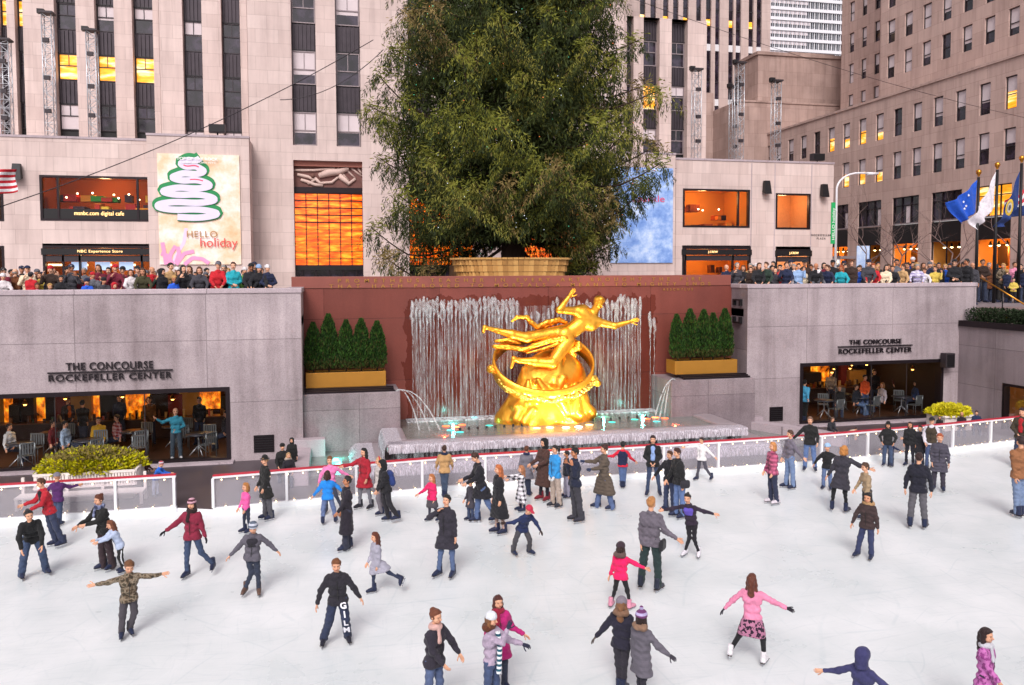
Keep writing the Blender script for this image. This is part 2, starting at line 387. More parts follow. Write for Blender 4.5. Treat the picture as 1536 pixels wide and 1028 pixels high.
def strip(A, yb):
    for (a, b) in zip(A[:-1], A[1:]):
        mb.face([(a[0], a[1], .1), (b[0], b[1], .1), (b[0], yb, .1), (a[0], yb, .1)], M['asph'])
        mb.face([(a[0], a[1], -.05), (b[0], b[1], -.05), (b[0], b[1], .1), (a[0], a[1], .1)], M['white'])
strip(BARL + [BARR[0]] + BARR[1:] + [(25.5, 24.3)], 29.7); tag(mb.build('terrace_ground'), kind='structure')
# street level round the sunken plaza
mb = MB(); S = M['street']
for x0, x1, y0, y1 in ((-60, 26.3, 30.2, 56), (-60, XL, 27.7, 30.2), (XR, 26.3, 28.7, 30.2), (-60, -16, -40, 27.7), (35, 160, -40, 30.2), (26.3, 160, 30.2, 160), (-16, 35, -40, .4)):
    mb.box(x0, x1, y0, y1, SZ - .3, SZ, S)
tag(mb.build('street_ground'), kind='structure')
mb = MB(); mb.face([(-700, -300, -.12), (700, -300, -.12), (700, 900, -.12), (-700, 900, -.12)], M['street']); tag(mb.build('ground'), kind='structure')

# rooms seen behind the glass
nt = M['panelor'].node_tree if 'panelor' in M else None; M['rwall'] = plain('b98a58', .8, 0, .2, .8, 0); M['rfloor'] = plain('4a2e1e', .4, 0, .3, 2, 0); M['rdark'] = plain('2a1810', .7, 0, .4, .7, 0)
M['panelor'] = litglass('amber_panel', '160602', 'c8600c', 1.0, 'ffb830')
M['panelor'].node_tree.nodes['Mapping'].inputs['Scale'].default_value = (2.2, 1.6, 1); M['panelor'].node_tree.nodes['Noise Texture'].inputs['Scale'].default_value = 1.7
def room(parent, t, u0, u1, z0, z1, d0, dep, m=None, back=None, nm='interior', fl=None):
    m = m or M['rwall']; mb = MB(); e = d0 + dep
    mb.face([t(u0, e, z0), t(u1, e, z0), t(u1, e, z1), t(u0, e, z1)], back or m)
    mb.face([t(u0, d0, z0), t(u0, e, z0), t(u0, e, z1), t(u0, d0, z1)], m); mb.face([t(u1, d0, z0), t(u1, d0, z1), t(u1, e, z1), t(u1, e, z0)], m)
    mb.face([t(u0, d0, z1), t(u0, e, z1), t(u1, e, z1), t(u1, d0, z1)], m); mb.face([t(u0, d0, z0), t(u1, d0, z0), t(u1, e, z0), t(u0, e, z0)], fl or M['rfloor'])
    return mb.build(nm, parent)
def plight(loc, e, col=(1, .62, .25), r=.25, parent=None, spot=None, aim=None, name='lamp_light'):
    l = bpy.data.lights.new(name, 'SPOT' if spot else 'POINT'); l.energy = e; l.color = col; l.shadow_soft_size = r
    o = bpy.data.objects.new(name, l); COL.objects.link(o); o.location = loc
    if spot:
        l.spot_size = radians(spot); l.spot_blend = .6; dv = Vector(loc) - Vector(aim); o.rotation_euler = dv.to_track_quat('Z', 'Y').to_euler()
    return o

def concourse(tY, x0, x1, hole, tx, label, side, jog=None):
    t = T('Y', tY); r = thing('plaza_wall', ((x0 + x1)/2, tY, 0), label, 'wall')
    mb = MB(); wallgrid(mb, t, x0, x1, -.05, 5.62, [hole], .35, M['granite'], M['bronze'])
    mb.face([t(x0, 0, 5.62), t(x1, 0, 5.62), t(x1, .45, 5.62), t(x0, .45, 5.62)], M['granite'])
    mb.face([t(x0, .45, SZ), t(x0, .45, 5.62), t(x1, .45, 5.62), t(x1, .45, SZ)], M['granite'])
    xr = x1 if side < 0 else x0
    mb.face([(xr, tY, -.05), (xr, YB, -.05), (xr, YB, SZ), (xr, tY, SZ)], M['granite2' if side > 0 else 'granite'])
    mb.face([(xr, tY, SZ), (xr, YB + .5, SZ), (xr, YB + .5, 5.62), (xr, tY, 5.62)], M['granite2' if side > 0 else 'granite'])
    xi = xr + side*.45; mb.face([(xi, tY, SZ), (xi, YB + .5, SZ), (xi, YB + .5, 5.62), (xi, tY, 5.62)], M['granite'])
    mb.build('wall', r)
    mb = MB(); mb.box(x0 - .03, x1 + .03, tY - .04, tY + .5, 5.62, 5.78, M['coping'])
    mb.box(min(xr - .04, xr + side*.5), max(xr + .04, xr + side*.5), tY + .5, YB + .5, 5.62, 5.78, M['coping']); mb.build('coping', r, bevel=.02)
    h = hole; mb = MB(); B = M['bronze']
    for a in ((h[0], h[0] + .13, h[2], h[3]), (h[1] - .13, h[1], h[2], h[3]), (h[0] + .13, h[1] - .13, h[3] - .14, h[3]), (h[0] + .13, h[1] - .13, h[2], h[2] + .07)):
        tbox(mb, t, a[0], a[1], -.03, .3, a[2], a[3], B)
    fr = mb.build('window_frame', r)
    n = 4; mb = MB()
    for i in range(1, n): u = h[0] + (h[1] - h[0])*i/n; tbox(mb, t, u - .012, u + .012, .1, .13, h[2] + .07, h[3] - .14, M['frame'])
    mb.build('mullion', fr)
    mb = MB(); mb.face([t(h[0] + .13, .115, h[2] + .07), t(h[1] - .13, .115, h[2] + .07), t(h[1] - .13, .115, h[3] - .14), t(h[0] + .13, .115, h[3] - .14)], M['glass']); mb.build('pane', fr)
    mb = MB(); tbox(mb, t, h[0] - .1, h[1] + .1, -.35, 0, .1, .16, M['coping']); mb.build('sill', r)
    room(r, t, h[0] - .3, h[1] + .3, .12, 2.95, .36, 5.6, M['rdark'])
    t1, t2 = tx
    text('THE CONCOURSE', r, t, *t1, -.03, M['text'], .06, 1.1, bold=.004); text('ROCKEFELLER CENTER', r, t, *t2, -.03, M['text'], .06, 1.1, bold=.004)
    z = (t1[2] + t2[3])/2; mb = MB(); tbox(mb, t, t2[0] - .03, t2[1] + .03, -.08, -.02, z - .022, z + .022, M['text']); mb.build('lettering_rule', r)
    return r
def tz(a, b, Y): return onY(*a, Y), onY(*b, Y)
def tbx(p0, p1, p2, p3, Y):   # px x0,x1,y_bottom,y_top
    a = onY(p0, p2, Y); b = onY(p1, p3, Y); return (a[0], b[0], a[2], b[2])
tl = (tbx(100, 230, 556, 541, YL), tbx(74, 258, 572.5, 557.5, YL)); tr = (tbx(1273, 1351, 517, 508, YR), tbx(1257, 1366, 531, 520.5, YR))
wl = concourse(YL, -16, XL, (-13.8, -3.32, .17, 2.57), tl, 'grey granite plaza wall on the left with a long restaurant window and dark lettering', -1)
wr = concourse(YR, XR, 26.3, (18.12, 24.77, .19, 2.62), tr, 'grey granite plaza wall on the right with a restaurant window and dark lettering', 1)
for r_, px0, px1, py0, py1, Y in ((wl, 381, 411, 679, 652, YL), (wr, 1154, 1174, 632, 610, YR)):
    b = tbx(px0, px1, py0, py1, Y); mb = MB(); tbox(mb, T('Y', Y), b[0], b[1], -.03, .02, b[2], b[3], M['bronze'])
    for i in range(7): z = b[2] + (b[3] - b[2])*(i + .5)/7; tbox(mb, T('Y', Y), b[0] + .04, b[1] - .04, -.05, -.03, z - .015, z + .02, M['black'])
    mb.build('vent', r_)
# restaurant interiors: warm amber back panels, pendant lamps, shelves
def restaurant(wall, Y, x0, x1, nlamp, e):
    t = T('Y', Y); mb = MB(); u = x0
    cs = [M['panelor'], M['rdark'], plain('7a1d12', .6), plain('c08a3a', .6), M['panelor'], plain('2a2018', .6), M['rdark']]
    k = 0
    while u < x1 - .5:
        wd = random.choice((.35, .5, .7, .9)); m = cs[k % 7]; k += 1
        tbox(mb, t, u, min(u + wd, x1), 5.4 - (.5 if m is not M['panelor'] else 0)*random.random(), 5.55, random.uniform(.5, 1.0) if m in (M['panelor'],) else .15, 2.75 if m is M['panelor'] else random.uniform(1.3, 2.7), m); u += wd*(1. if m is M['panelor'] else .7) + .05
    mb.build('wall_panel', wall)
    mb = MB(); tbox(mb, t, x0 + .5, x1 - .5, 4.5, 4.9, .12, .82, plain('3a2216', .4)); tbox(mb, t, x0 + .4, x1 - .4, 4.45, 4.95, .82, .86, plain('6a4426', .3))
    for i in range(50):
        uu = random.uniform(x0 + .6, x1 - .6); hh = random.uniform(.1, .32); tbox(mb, t, uu, uu + .08, 4.6, 4.7, .86, .86 + hh, plain(random.choice(('8a5a22', 'c9a26a', '55331b', '3f5a34', 'a8451c')), .3))
    mb.build('bar_counter', wall)
    for i in range(nlamp):
        uu = x0 + (x1 - x0)*(i + .5)/nlamp; dd = random.choice((1.6, 2.6, 3.6))
        mb = MB(); mb.tube([t(uu, dd, 2.95), t(uu, dd, 2.12)], .008, M['black'], 5); mb.lathe(t(uu, dd, 2.0), [(.02, .14), (.06, .1), (.09, 0)], M['brass'], 10)
        mb.lathe(t(uu, dd, 2.0), [(.0, .06), (.045, .05), (.06, .0), (.04, -.04), (0, -.05)], emis('ffb050', 7), 8); mb.build('pendant_lamp', wall)
        if i % 3 == 1: plight(t(uu, dd, 1.85), e, r=.12)
restaurant(wl, YL, -14, -3.1, 12, 11); restaurant(wr, YR, 17.9, 25, 9, 12)

# right side wall of the sunken plaza, coming towards the viewer
r = thing('side_wall', (25.5, 20, 0), 'low grey granite side wall at the far right below the hedge, with a lit doorway', 'wall')
mb = MB(); tX = T('X', 25.5); dh = (23.4, 26.1, .05, 1.9)
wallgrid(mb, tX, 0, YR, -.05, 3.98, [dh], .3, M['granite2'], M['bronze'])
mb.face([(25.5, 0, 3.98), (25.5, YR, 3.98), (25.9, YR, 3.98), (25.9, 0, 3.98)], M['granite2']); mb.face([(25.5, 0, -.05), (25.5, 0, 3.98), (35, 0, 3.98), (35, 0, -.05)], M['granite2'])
mb.build('wall', r)
mb = MB(); mb.box(25.42, 25.6, 0, YR - .05, 3.98, 4.22, M['bronze']); mb.box(25.6, 26.9, 0, YR - .05, 3.9, 4.1, M['soil']); mb.build('planter_edge', r)
mb = MB(); tbox(mb, tX, dh[0], dh[0] + .1, -.02, .25, dh[2], dh[3], M['bronze']); tbox(mb, tX, dh[1] - .1, dh[1], -.02, .25, dh[2], dh[3], M['bronze']); tbox(mb, tX, dh[0] + .1, dh[1] - .1, -.02, .25, dh[3] - .1, dh[3], M['bronze']); fr = mb.build('door_frame', r)
mb = MB(); mb.face([tX(dh[0] + .1, .1, dh[2]), tX(dh[1] - .1, .1, dh[2]), tX(dh[1] - .1, .1, dh[3] - .1), tX(dh[0] + .1, .1, dh[3] - .1)], M['glass']); mb.build('pane', fr)
room(r, tX, dh[0] - .8, dh[1] + .8, .05, 2.3, .31, 3.5, M['rwall']); plight((27.5, 24.7, 2.0), 26, r=.15)
# wall lamp / loudspeaker at the corner
mb = MB(); c = onY(1424, 541, YR - .35); mb.box(c[0] - .22, c[0] + .22, YR - .42, YR - .1, c[2] - .3, c[2] + .3, M['frame']); mb.box(c[0] - .17, c[0] + .17, YR - .45, YR - .42, c[2] - .25, c[2] + .25, M['black']); mb.box(c[0] - .05, c[0] + .05, YR - .1, YR, c[2] - .1, c[2] + .1, M['black'])
tag(mb.build('loudspeaker', bevel=.04), 'dark loudspeaker fixed to the right plaza wall beside the restaurant window', 'loudspeaker')

# red granite wall with the gilded inscription
M['redwall'] = stone('red_granite', '7c4138', '713a31', 4.2, 2.3, '572a23', .35, 0., .012, .3, .4, .4)
nt = M['redwall'].node_tree; b = nt.nodes['Principled BSDF']; src = b.inputs['Base Color'].links[0].from_socket
s = N(nt, 'ShaderNodeSeparateXYZ'); p = pos(nt); nt.links.new(p, s.inputs[0])
edge = math_(nt, 'MULTIPLY', math_(nt, 'SUBTRACT', noise(nt, mapv(nt, p, (1, 1, .5)), 3.2, 4), .5), .9)
wx = math_(nt, 'ABSOLUTE', math_(nt, 'SUBTRACT', s.outputs[0], 7.55)); inx = math_(nt, 'LESS_THAN', math_(nt, 'ADD', wx, edge), 4.95)
inz = math_(nt, 'LESS_THAN', math_(nt, 'ADD', s.outputs[2], edge), 5.35); wet = math_(nt, 'MULTIPLY', inx, inz)
nt.links.new(mixc(nt, wet, src, mixc(nt, 1., src, (.68, .56, .5), 'MULTIPLY')), b.inputs['Base Color'])
nt.links.new(math_(nt, 'SUBTRACT', .5, math_(nt, 'MULTIPLY', wet, .28)), b.inputs['Roughness'])
M['gilt'] = plain('a8783a', .5, .4, .1)
mb = MB(); mb.box(XL, XR, YB, YB + .5, -.05, 5.72, M['redwall']); r = mb.build('red_wall', base=(7.4, YB, 0))
tag(r, 'dark red granite wall behind the golden statue with a gilded inscription along its top', 'wall')
mb = MB(); mb.box(XL - .4, XR - .05, YB - .035, YB + .56, 5.72, 6.14, plain('84493f', .4, 0, .12, 3)); mb.build('coping', r, bevel=.01)
tB = T('Y', YB - .035)
text('PROMETHEUS TEACHER IN EVERY ART BROUGHT THE FIRE', r, tB, XY(505, YB), XY(1052, YB), ZY(790, 422.5, YB), ZY(790, 417.2, YB), -.01, M['gilt'], .015, 2.3, 'inscription', .01, 1.6)
tB = T('Y', YB - .035)
text('THAT HATH PROVED TO MORTALS A MEANS TO MIGHTY ENDS', r, tB, XY(492, YB), XY(1066, YB), ZY(790, 430.3, YB), ZY(790, 425.1, YB), -.01, M['gilt'], .015, 2.3, 'inscription', .01, 1.6)
text('AESCHYLUS', r, T('Y', YB), XY(995, YB), XY(1040, YB), ZY(1018, 436, YB), ZY(1018, 432.3, YB), -.01, M['gilt'], .015, 2., 'inscription', .01)
# iron brackets on the right return
for z in (5.05, 4.35):
    mb = MB(); q = 1 if z > 4.8 else -1
    for y in (28.85, 29.35): mb.box(XR - .12, XR, y - .05, y + .05, z - .13, z + .13, M['black'])
    mb.box(XR - .12, XR - .05, 28.9, 29.3, z + q*.07, z + q*.13, M['black'])
    tag(mb.build('wall_bracket'), 'black iron bracket on the side of the right wall, %s of two' % ('upper' if q > 0 else 'lower'), 'bracket')

# planted ledges either side of the fountain
def ledge(x0, x1, yf, h, lab, bx0, bx1, spx):
    r = thing('planter_ledge', ((x0 + x1)/2, yf, 0), lab, 'ledge')
    mb = MB(); mb.box(x0, x1, yf, YB, -.05, h, M['granite2']); mb.build('ledge_wall', r, bevel=.02)
    mb = MB()
    for i in range(3): mb.box(bx0, bx1 + .15, yf + .12 + i*.16, yf + .22 + i*.16, h + .0 + i*.035, h + .07 + i*.035, M['bronze'])
    mb.build('grille', r)
    # spout rail and thin arcs of water
    mb = MB(); mb.tube([(spx - .12, yf + .25, h - .12), (spx, yf + .15, h)], .06, M['bronze'], 8); mb.build('spout', r)
    for i in range(3):
        d0 = (.42 if spx < 7 else -.28)*(1 + .45*i); P = []
        for k in range(13):
            q = k/12; P.append((spx + d0*q*1.9, yf + .15 - .35*q - .1*i, h + .02 + .32*q*(1 - q)*4*.5 - 1.45*q*q))
        mb = MB(); mb.tube(P, [.012 + .022*q/12 for q in range(13)], M['spray'] , 6); mb.build('water_arc', r)
    return r
def watermat(name, lo, hi, sc, vs=(9, 9, .7), col='e6e8ee', rough=.25, mxa=1.):
    m, nt, b = newmat(name); out = nt.nodes['Material Output']; p = pos(nt)
    f = ramp(nt, noise(nt, mapv(nt, p, vs), sc, 6, .65), [(lo, (0, 0, 0)), (hi, (mxa, mxa, mxa))])
    t = N(nt, 'ShaderNodeBsdfTransparent'); mm = N(nt, 'ShaderNodeMixShader')
    b.inputs['Base Color'].default_value = (*hexc(col), 1); b.inputs['Roughness'].default_value = rough
    nt.links.new(f, mm.inputs[0]); nt.links.new(t.outputs[0], mm.inputs[1]); nt.links.new(b.outputs[0], mm.inputs[2]); nt.links.new(mm.outputs[0], out.inputs[0]); return m
M['spray'] = watermat('water_spray', .34, .78, 3, (3, 3, 1.5), 'e2eaec', .5, .55); M['cascade'] = watermat('cascading_water', .34, .66, 1.6, (20, 20, 1.1), 'd6cfd8', .6)
M['mist'] = watermat('falling_water_film', .42, .95, 1.4, (7, 7, .5), 'ccd6d8', .6, .7); M['foam'] = watermat('foam', .42, .6, 2.5, (4, 4, 4), 'eef0f4')
ledge(XL, 2.25, 27.75, 2.16, 'granite ledge left of the fountain carrying a row of evergreens in a golden box', -.95, 1.9, 2.1)
ledge(12.35, XR, 27.75, 2.2, 'granite ledge right of the fountain carrying a row of evergreens in a golden box', 12.9, 15.5, 12.5)

# fountain
r = thing('fountain', (7.75, 26, 0), 'wide stepped stone fountain with waterfall jets and coloured lamps in front of the red wall', 'fountain')
M['basin'] = plain('94898d', .3, 0, .25, 2.5, .3)
mb = MB(); fx0, fx1, fy = 1.6, 13.95, 24.9; z1 = .9
mb.box(fx0, fx1, fy, 25.75, .66, z1, M['basin']); mb.box(fx0, 2.3, 25.75, 27.75, .62, z1, M['basin']); mb.box(13.2, fx1, 25.75, 27.75, .62, z1, M['basin'])
mb.build('basin_rim', r, bevel=.05)
mb = MB(); mb.box(2.3, 13.2, 25.75, YB, .2, .55, plain('3c4042', .5)); mb.box(fx0 + .2, fx1 - .2, fy + .12, 25.75, .1, .66, plain('1c181b', .4)); mb.build('basin_floor_and_shade', r)  # black box under the rim puts the recess shade into its colour
def poolwater():
    m, nt, b = newmat('pool_water'); p = pos(nt); b.inputs['Roughness'].default_value = .06
    nt.links.new(mixc(nt, noise(nt, p, 1.5, 4), hexc('5a6260'), hexc('8b8a84')), b.inputs['Base Color']); bump(nt, b, noise(nt, mapv(nt, p, (1, 1.6, 1)), 5, 4), .6, .04); return m
M['pool'] = poolwater()
mb = MB(); mb.box(2.3, 13.2, 25.75, YB, .76, .82, M['pool']); mb.build('pool_water', r)
mb = MB(); mb.box(.75, 14.8, 24.35, 25.1, .06, .42, M['basin']); mb.box(.75, 1.5, 25.1, 27.7, .06, .42, M['basin']); mb.box(14.0, 14.8, 25.1, 27.7, .06, .42, M['basin']); mb.build('lower_step', r, bevel=.05)
def lip(x0, x1, y, zt, zb, out, x=None):
    def fn(u, v):
        X = x0 + (x1 - x0)*u; a = v*1.0; w_ = .025*sin(X*9) + .018*sin(X*23 + 2) + .012*sin(X*51)
        if a < .35: q = a/.35; yy = y + .5*(1 - q); zz = zt + .015
        else: q = (a - .35)/.65; yy = y - out*sin(q*pi/2) - w_*q; zz = zt + .015 - (zt - zb)*q**1.6
        if x is None: return (X, yy, zz)
        return (x[0] + x[1]*(yy - y), X, zz)
    return fn
mb = MB(); mb.grid(lip(fx0 + .05, fx1 - .05, fy, z1, .63, .07), 260, 12, M['cascade']); mb.build('cascade', r); mb = MB(); mb.grid(lambda u, v: (fx0 + .1 + (fx1 - fx0 - .2)*u, fy - .06 - .02*sin(u*300) - .03*v, .68 - .27*v), 300, 3, M['mist']); mb.build('falling_streaks', r)
mb = MB(); mb.grid(lip(.75, 14.8, 24.35, .42, .04, .14), 260, 12, M['cascade']); mb.build('cascade', r)
mb = MB(); mb.grid(lip(fy + .1, 27.7, 0, z1, .42, .12, (fx0, 1)), 60, 12, M['cascade']); mb.grid(lip(24.4, 27.7, 0, .42, .04, .3, (.75, 1)), 60, 12, M['cascade']); mb.build('side_cascade', r)
# lower side pools with copings
mb = MB(); mb.box(-.75, .75, 24.4, 27.74, .12, .2, M['pool']); mb.build('lower_pool_water', r); mb = MB(); mb.box(14.8, 16.9, 25.0, 28.3, .12, .2, M['pool']); mb.build('lower_pool_water', r)
mb = MB(); mb.box(-1.25, -.75, 23.7, 27.0, .1, .5, M['coping']); mb.box(-1.3, -.3, 27.0, 27.38, .1, .78, M['coping']); mb.build('pool_coping', r, bevel=.02)
mb = MB()
def skew(mb, p, q, w_, z0, z1, m):
    a = np.array(p); b = np.array(q); d_ = (b - a)/np.linalg.norm(b - a); n_ = np.array([-d_[1], d_[0]])*w_
    c4 = [a, b, b + n_, a + n_]; mb.face([(*c, z1) for c in c4], m)
    for i in range(4): mb.face([(*c4[i], z0), (*c4[(i + 1) % 4], z0), (*c4[(i + 1) % 4], z1), (*c4[i], z1)], m)
skew(mb, (15.4, 28.2), (17.4, 24.6), .55, .1, .5, M['coping']); mb.box(14.85, 16.3, 28.0, 28.38, .1, .62, M['coping']); mb.build('pool_coping', r)
# waterfall: plumes of jets standing out from the red wall
def jet(px, ytop, w_):
    x = XY(px, 29.35, 500); zt = ZY(px, ytop, 29.35); n = 30; P = []; R_ = []
    th = random.uniform(.7, 1.5)
    for k in range(n + 1):
        q = k/n; z = .82 + (zt - .82)*q; dd = zt - z
        rr = .005 + .006*random.random() + .012*max(0, 1 - dd/2.6) + (w_*max(0, 1 - dd/th)*(.55 + .6*random.random())*min(1, dd/.12 + .15))
        P.append((x + random.gauss(0, .006 + rr*.22), 29.35 + random.gauss(0, .01 + rr*.2) - .05*sin(pi*q), z)); R_.append(rr)
    mb = MB(); mb.tube(P, R_, M['spray'], 7); mb.build('water_jet', r)
for px in np.arange(619, 781, 5.4): jet(px + random.uniform(-1, 1), 447 + random.uniform(-3, 5), .085)
for px in (789, 797, 806, 815, 823): jet(px, 462 + random.uniform(-6, 10), .06)
for px in np.arange(830, 925, 6.2): jet(px + random.uniform(-1, 1), 447 + random.uniform(-2, 12), .07)
for px in np.arange(926, 957, 5.4): jet(px + random.uniform(-1, 1), 443 + random.uniform(-2, 5), .085)
for px in (960, 975, 981): jet(px, 445 + (px - 960)*1.5, .07)
mb = MB(); mb.grid(lambda u, v: (XY(618, 29.5) + (XY(962, 29.5) - XY(618, 29.5))*u, 29.52 + .03*sin(u*80), .8 + 4.2*v), 120, 6, M['mist']); mb.build('water_film', r)
mb = MB(); mb.box(2.6, 13.0, 28.95, 29.65, .822, .85, M['foam']); mb.build('foam', r)
# underwater lamps
def lampdot(px, py, col, e, rr=.17, le=0):
    p = onZ(px, py, .83); mb = MB(); mb.lathe((p[0], p[1], .80), [(rr*1.25, .018), (rr, .026), (0, .028)], emis(col, e*(.3 if col[0] != 'f' else .8)), 12); mb.build('lamp', r)
    if le: plight((p[0], p[1], .98), le, hexc(col), .15)
for px, py, c, e in ((669, 639, 'ff6030', 3), (683, 640, 'ff7a40', 5), (693, 637, 'ff6030', 3), (676, 645, '50e0e0', 4), (970, 628, 'ff6030', 3.5), (983, 626, 'ff7a40', 5), (997, 627, 'ff6030', 3), (985, 632, '50e0e0', 2),
                     (705, 622, '8ff0ff', 6), (712, 626, '60d8e8', 5), (734, 638, '40d0c0', 3), (925, 613, '60f0e0', 6), (940, 612, '70e0e0', 3), (965, 608, '90f4ff', 6), (957, 613, '40d0c0', 3), (918, 633, '40d8c0', 3), (952, 629, '40d8c0', 3),
                     (805, 642, 'ffd080', 5), (825, 641, 'ffe0a0', 5), (849, 641, 'fff0c8', 6), (868, 640, 'ffffff', 6), (884, 637, 'ffd080', 4), (690, 648, '40d8d0', 3)):
    lampdot(px, py, c, e, .12)
for x, y, c, e in ((3.6, 26.4, 'ff5a30', 10), (11.9, 26.4, 'ff5a30', 10), (4.2, 28.5, '60f0e0', 16), (11.5, 28.5, '60f0e0', 16), (9.9, 28.4, '70f0c0', 14), (6.2, 28.5, '70f0c0', 12)): plight((x, y, .9), e, hexc(c), .04)
for x, y, e in ((6.2, 26.3, 150), (8.0, 26.0, 210), (9.6, 26.3, 130)): plight((x, y, .92), e*3, (1, .8, .5), .06, spot=110, aim=(8.0, 27.6, 3.0))
for i in range(23):
    px = 690 + i*13.3; py = 643.5 - (px - 690)*.068; p = onZ(px, py, .86); mb = MB(); mb.lathe((p[0], p[1], .82), [(.045, 0), (.045, .07), (0, .09)], M['black'], 8); mb.build('nozzle', r)
mb = MB(); p = onZ(503, 691, .2); mb.lathe((p[0], p[1], .2), [(.14, 0), (.1, .06), (0, .08)], emis('60f0e0', 5), 10); mb.build('lamp', r); plight((p[0] + .1, p[1] + .2, .35), 14, hexc('50f0d8'), .1)
p = onZ(1140, 645, .2); mb = MB(); mb.lathe((p[0], p[1], .2), [(.14, 0), (.1, .06), (0, .08)], emis('60f0e0', 4), 10); mb.build('lamp', r)

# rink barriers
def barrier(P, lab, posts):
    r = thing('rink_barrier', (*P[0], 0), lab, 'barrier'); pts = []
    for a, b in zip(P[:-1], P[1:]):
        n = max(2, int(hypot(b[0] - a[0], b[1] - a[1])/.25))
        for k in range(n): pts.append((a[0] + (b[0] - a[0])*k/n, a[1] + (b[1] - a[1])*k/n))
    pts.append(P[-1]); A = np.array(pts)
    for _ in range(6 if len(P) > 3 else 0): A[1:-1] = (A[:-2] + A[1:-1]*2 + A[2:])/4
    def rail(nm, z0, z1, y0, y1, m):
        mb = MB()
        for a, b in zip(A[:-1], A[1:]):
            q = []
            for s_ in (a, b):
                q += [(s_[0], s_[1] + y0, z0), (s_[0], s_[1] + y1, z0), (s_[0], s_[1] + y1, z1), (s_[0], s_[1] + y0, z1)]
            for f in ((0, 1, 5, 4), (1, 2, 6, 5), (2, 3, 7, 6), (3, 0, 4, 7)): mb.face([q[i] for i in f], m)
        for e, o_ in ((A[0], 1), (A[-1], -1)): mb.face([(e[0], e[1] + y0, z0), (e[0], e[1] + y1, z0), (e[0], e[1] + y1, z1), (e[0], e[1] + y0, z1)][::o_], m)
        mb.build(nm, r)
    rail('cap_rail', .98, 1.01, -.05, .08, plain('b8263a', .45, 0, .1)); rail('top_rail', .92, .98, -.04, .07, M['white']); rail('kick_board', -.03, .14, -.05, .09, plain('e3e7ea', .5, 0, .04))
    mb = MB()
    for a, b in zip(A[:-1], A[1:]): mb.face([(a[0], a[1] + .03, .14), (b[0], b[1] + .03, .14), (b[0], b[1] + .03, .92), (a[0], a[1] + .03, .92)], M['panel'])
    mb.build('clear_panel', r)
    L = np.r_[0, np.cumsum(np.hypot(*(A[1:] - A[:-1]).T))]; at = lambda s_: np.array([np.interp(s_, L, A[:, 0]), np.interp(s_, L, A[:, 1])])
    s_ = 0
    while s_ <= L[-1] + .01:
        p = at(min(s_, L[-1] - .03)); mb = MB(); mb.box(p[0] - .035, p[0] + .035, p[1] - .045, p[1] + .06, .14, .92, M['white']); mb.build('post', r, bevel=.008); s_ += posts
    mb = MB(); s_ = .2
    while s_ < L[-1]:
        p = at(s_)
        for z, m in ((.88, M['bulb']), (.17, M['bulb'])):
            q = s_ + (.15 if z < .5 else 0) + random.uniform(-.04, .04); p = at(q); mb.lathe((p[0], p[1] - .07, z - .015), [(0, 0), (.017, .012), (.017, .03), (0, .042)], m, 6)
        s_ += .42
    tag(mb.build('string_of_bulbs', r), kind='stuff')
    return r
M['bulb'] = emis('ffd9a0', 5)
barrier(BARL, 'clear panelled rink barrier with red cap left of the gate opening', 1.42)
barrier(BARR, 'long clear panelled rink barrier with red cap curving right from the gate opening', 1.86)
# ================================================================== BUILDINGS
def bay_tower(name, label, Y, x0, x1, ztop, zbot, bays, style, pitch, zw, hw, rec=.7, dep=14, mat=None, ribs=5, lits=(), blinds=(), inner=None, topcap=True):
    """stone piers in front of recessed bays of ribbed metal spandrels and windows"""
    mat = mat or M['lime']; t = T('Y', Y); r = thing(name, ((x0 + x1)/2, Y, SZ), label, 'building')
    holes = [(a, b, zbot, ztop if not inner else inner) for a, b in bays]
    mb = MB(); wallgrid(mb, t, x0, x1, SZ - .2, ztop, holes, rec, mat)
    mb.face([t(x0, 0, SZ), t(x0, dep, SZ), t(x0, dep, ztop), t(x0, 0, ztop)], mat); mb.face([t(x1, 0, SZ), t(x1, 0, ztop), t(x1, dep, ztop), t(x1, dep, SZ)], mat)
    mb.face([t(x0, .0, ztop), t(x1, .0, ztop), t(x1, dep, ztop), t(x0, dep, ztop)], mat); mb.build('wall', r)
    for bi, (a, b) in enumerate(bays):
        mb = MB(); tbox(mb, t, a, b, rec, rec + .2, zbot, ztop - .05, M['black']); mb.build('bay_back', r)
        k = 0; z = zw
        while z < min(ztop, 34):
            if z + hw > zbot:
                zz = max(z, zbot)
                st = 'lit' if (bi, k) in lits else ('blind' if (bi, k) in blinds else random.choice(('dark', 'dark', 'half', 'dark')))
                if z + hw <= ztop: window(r, t, a + .03, b - .03, zz, z + hw, rec - .06, st, M['frameP'] if style == 1 else M['frame'], .45)
            zs, ze = z + hw + .03, min(z + pitch - .03, ztop - .1)
            if ze - zs > .3 and ze > zbot:
                mb = MB(); zs = max(zs, zbot); tbox(mb, t, a + .02, b - .02, rec - .08, rec, zs, ze, M['spandrel'])
                for i in range(ribs): u = a + (b - a)*(i + .5)/ribs; tbox(mb, t, u - .035, u + .035, rec - .17, rec - .08, zs, ze - .04*(i % 2), M['spandrel'])
                tbox(mb, t, a, b, rec - .14, rec, zs - .03, zs + .05, M['black']); mb.build('spandrel', r)
            z += pitch; k += 1
    return r
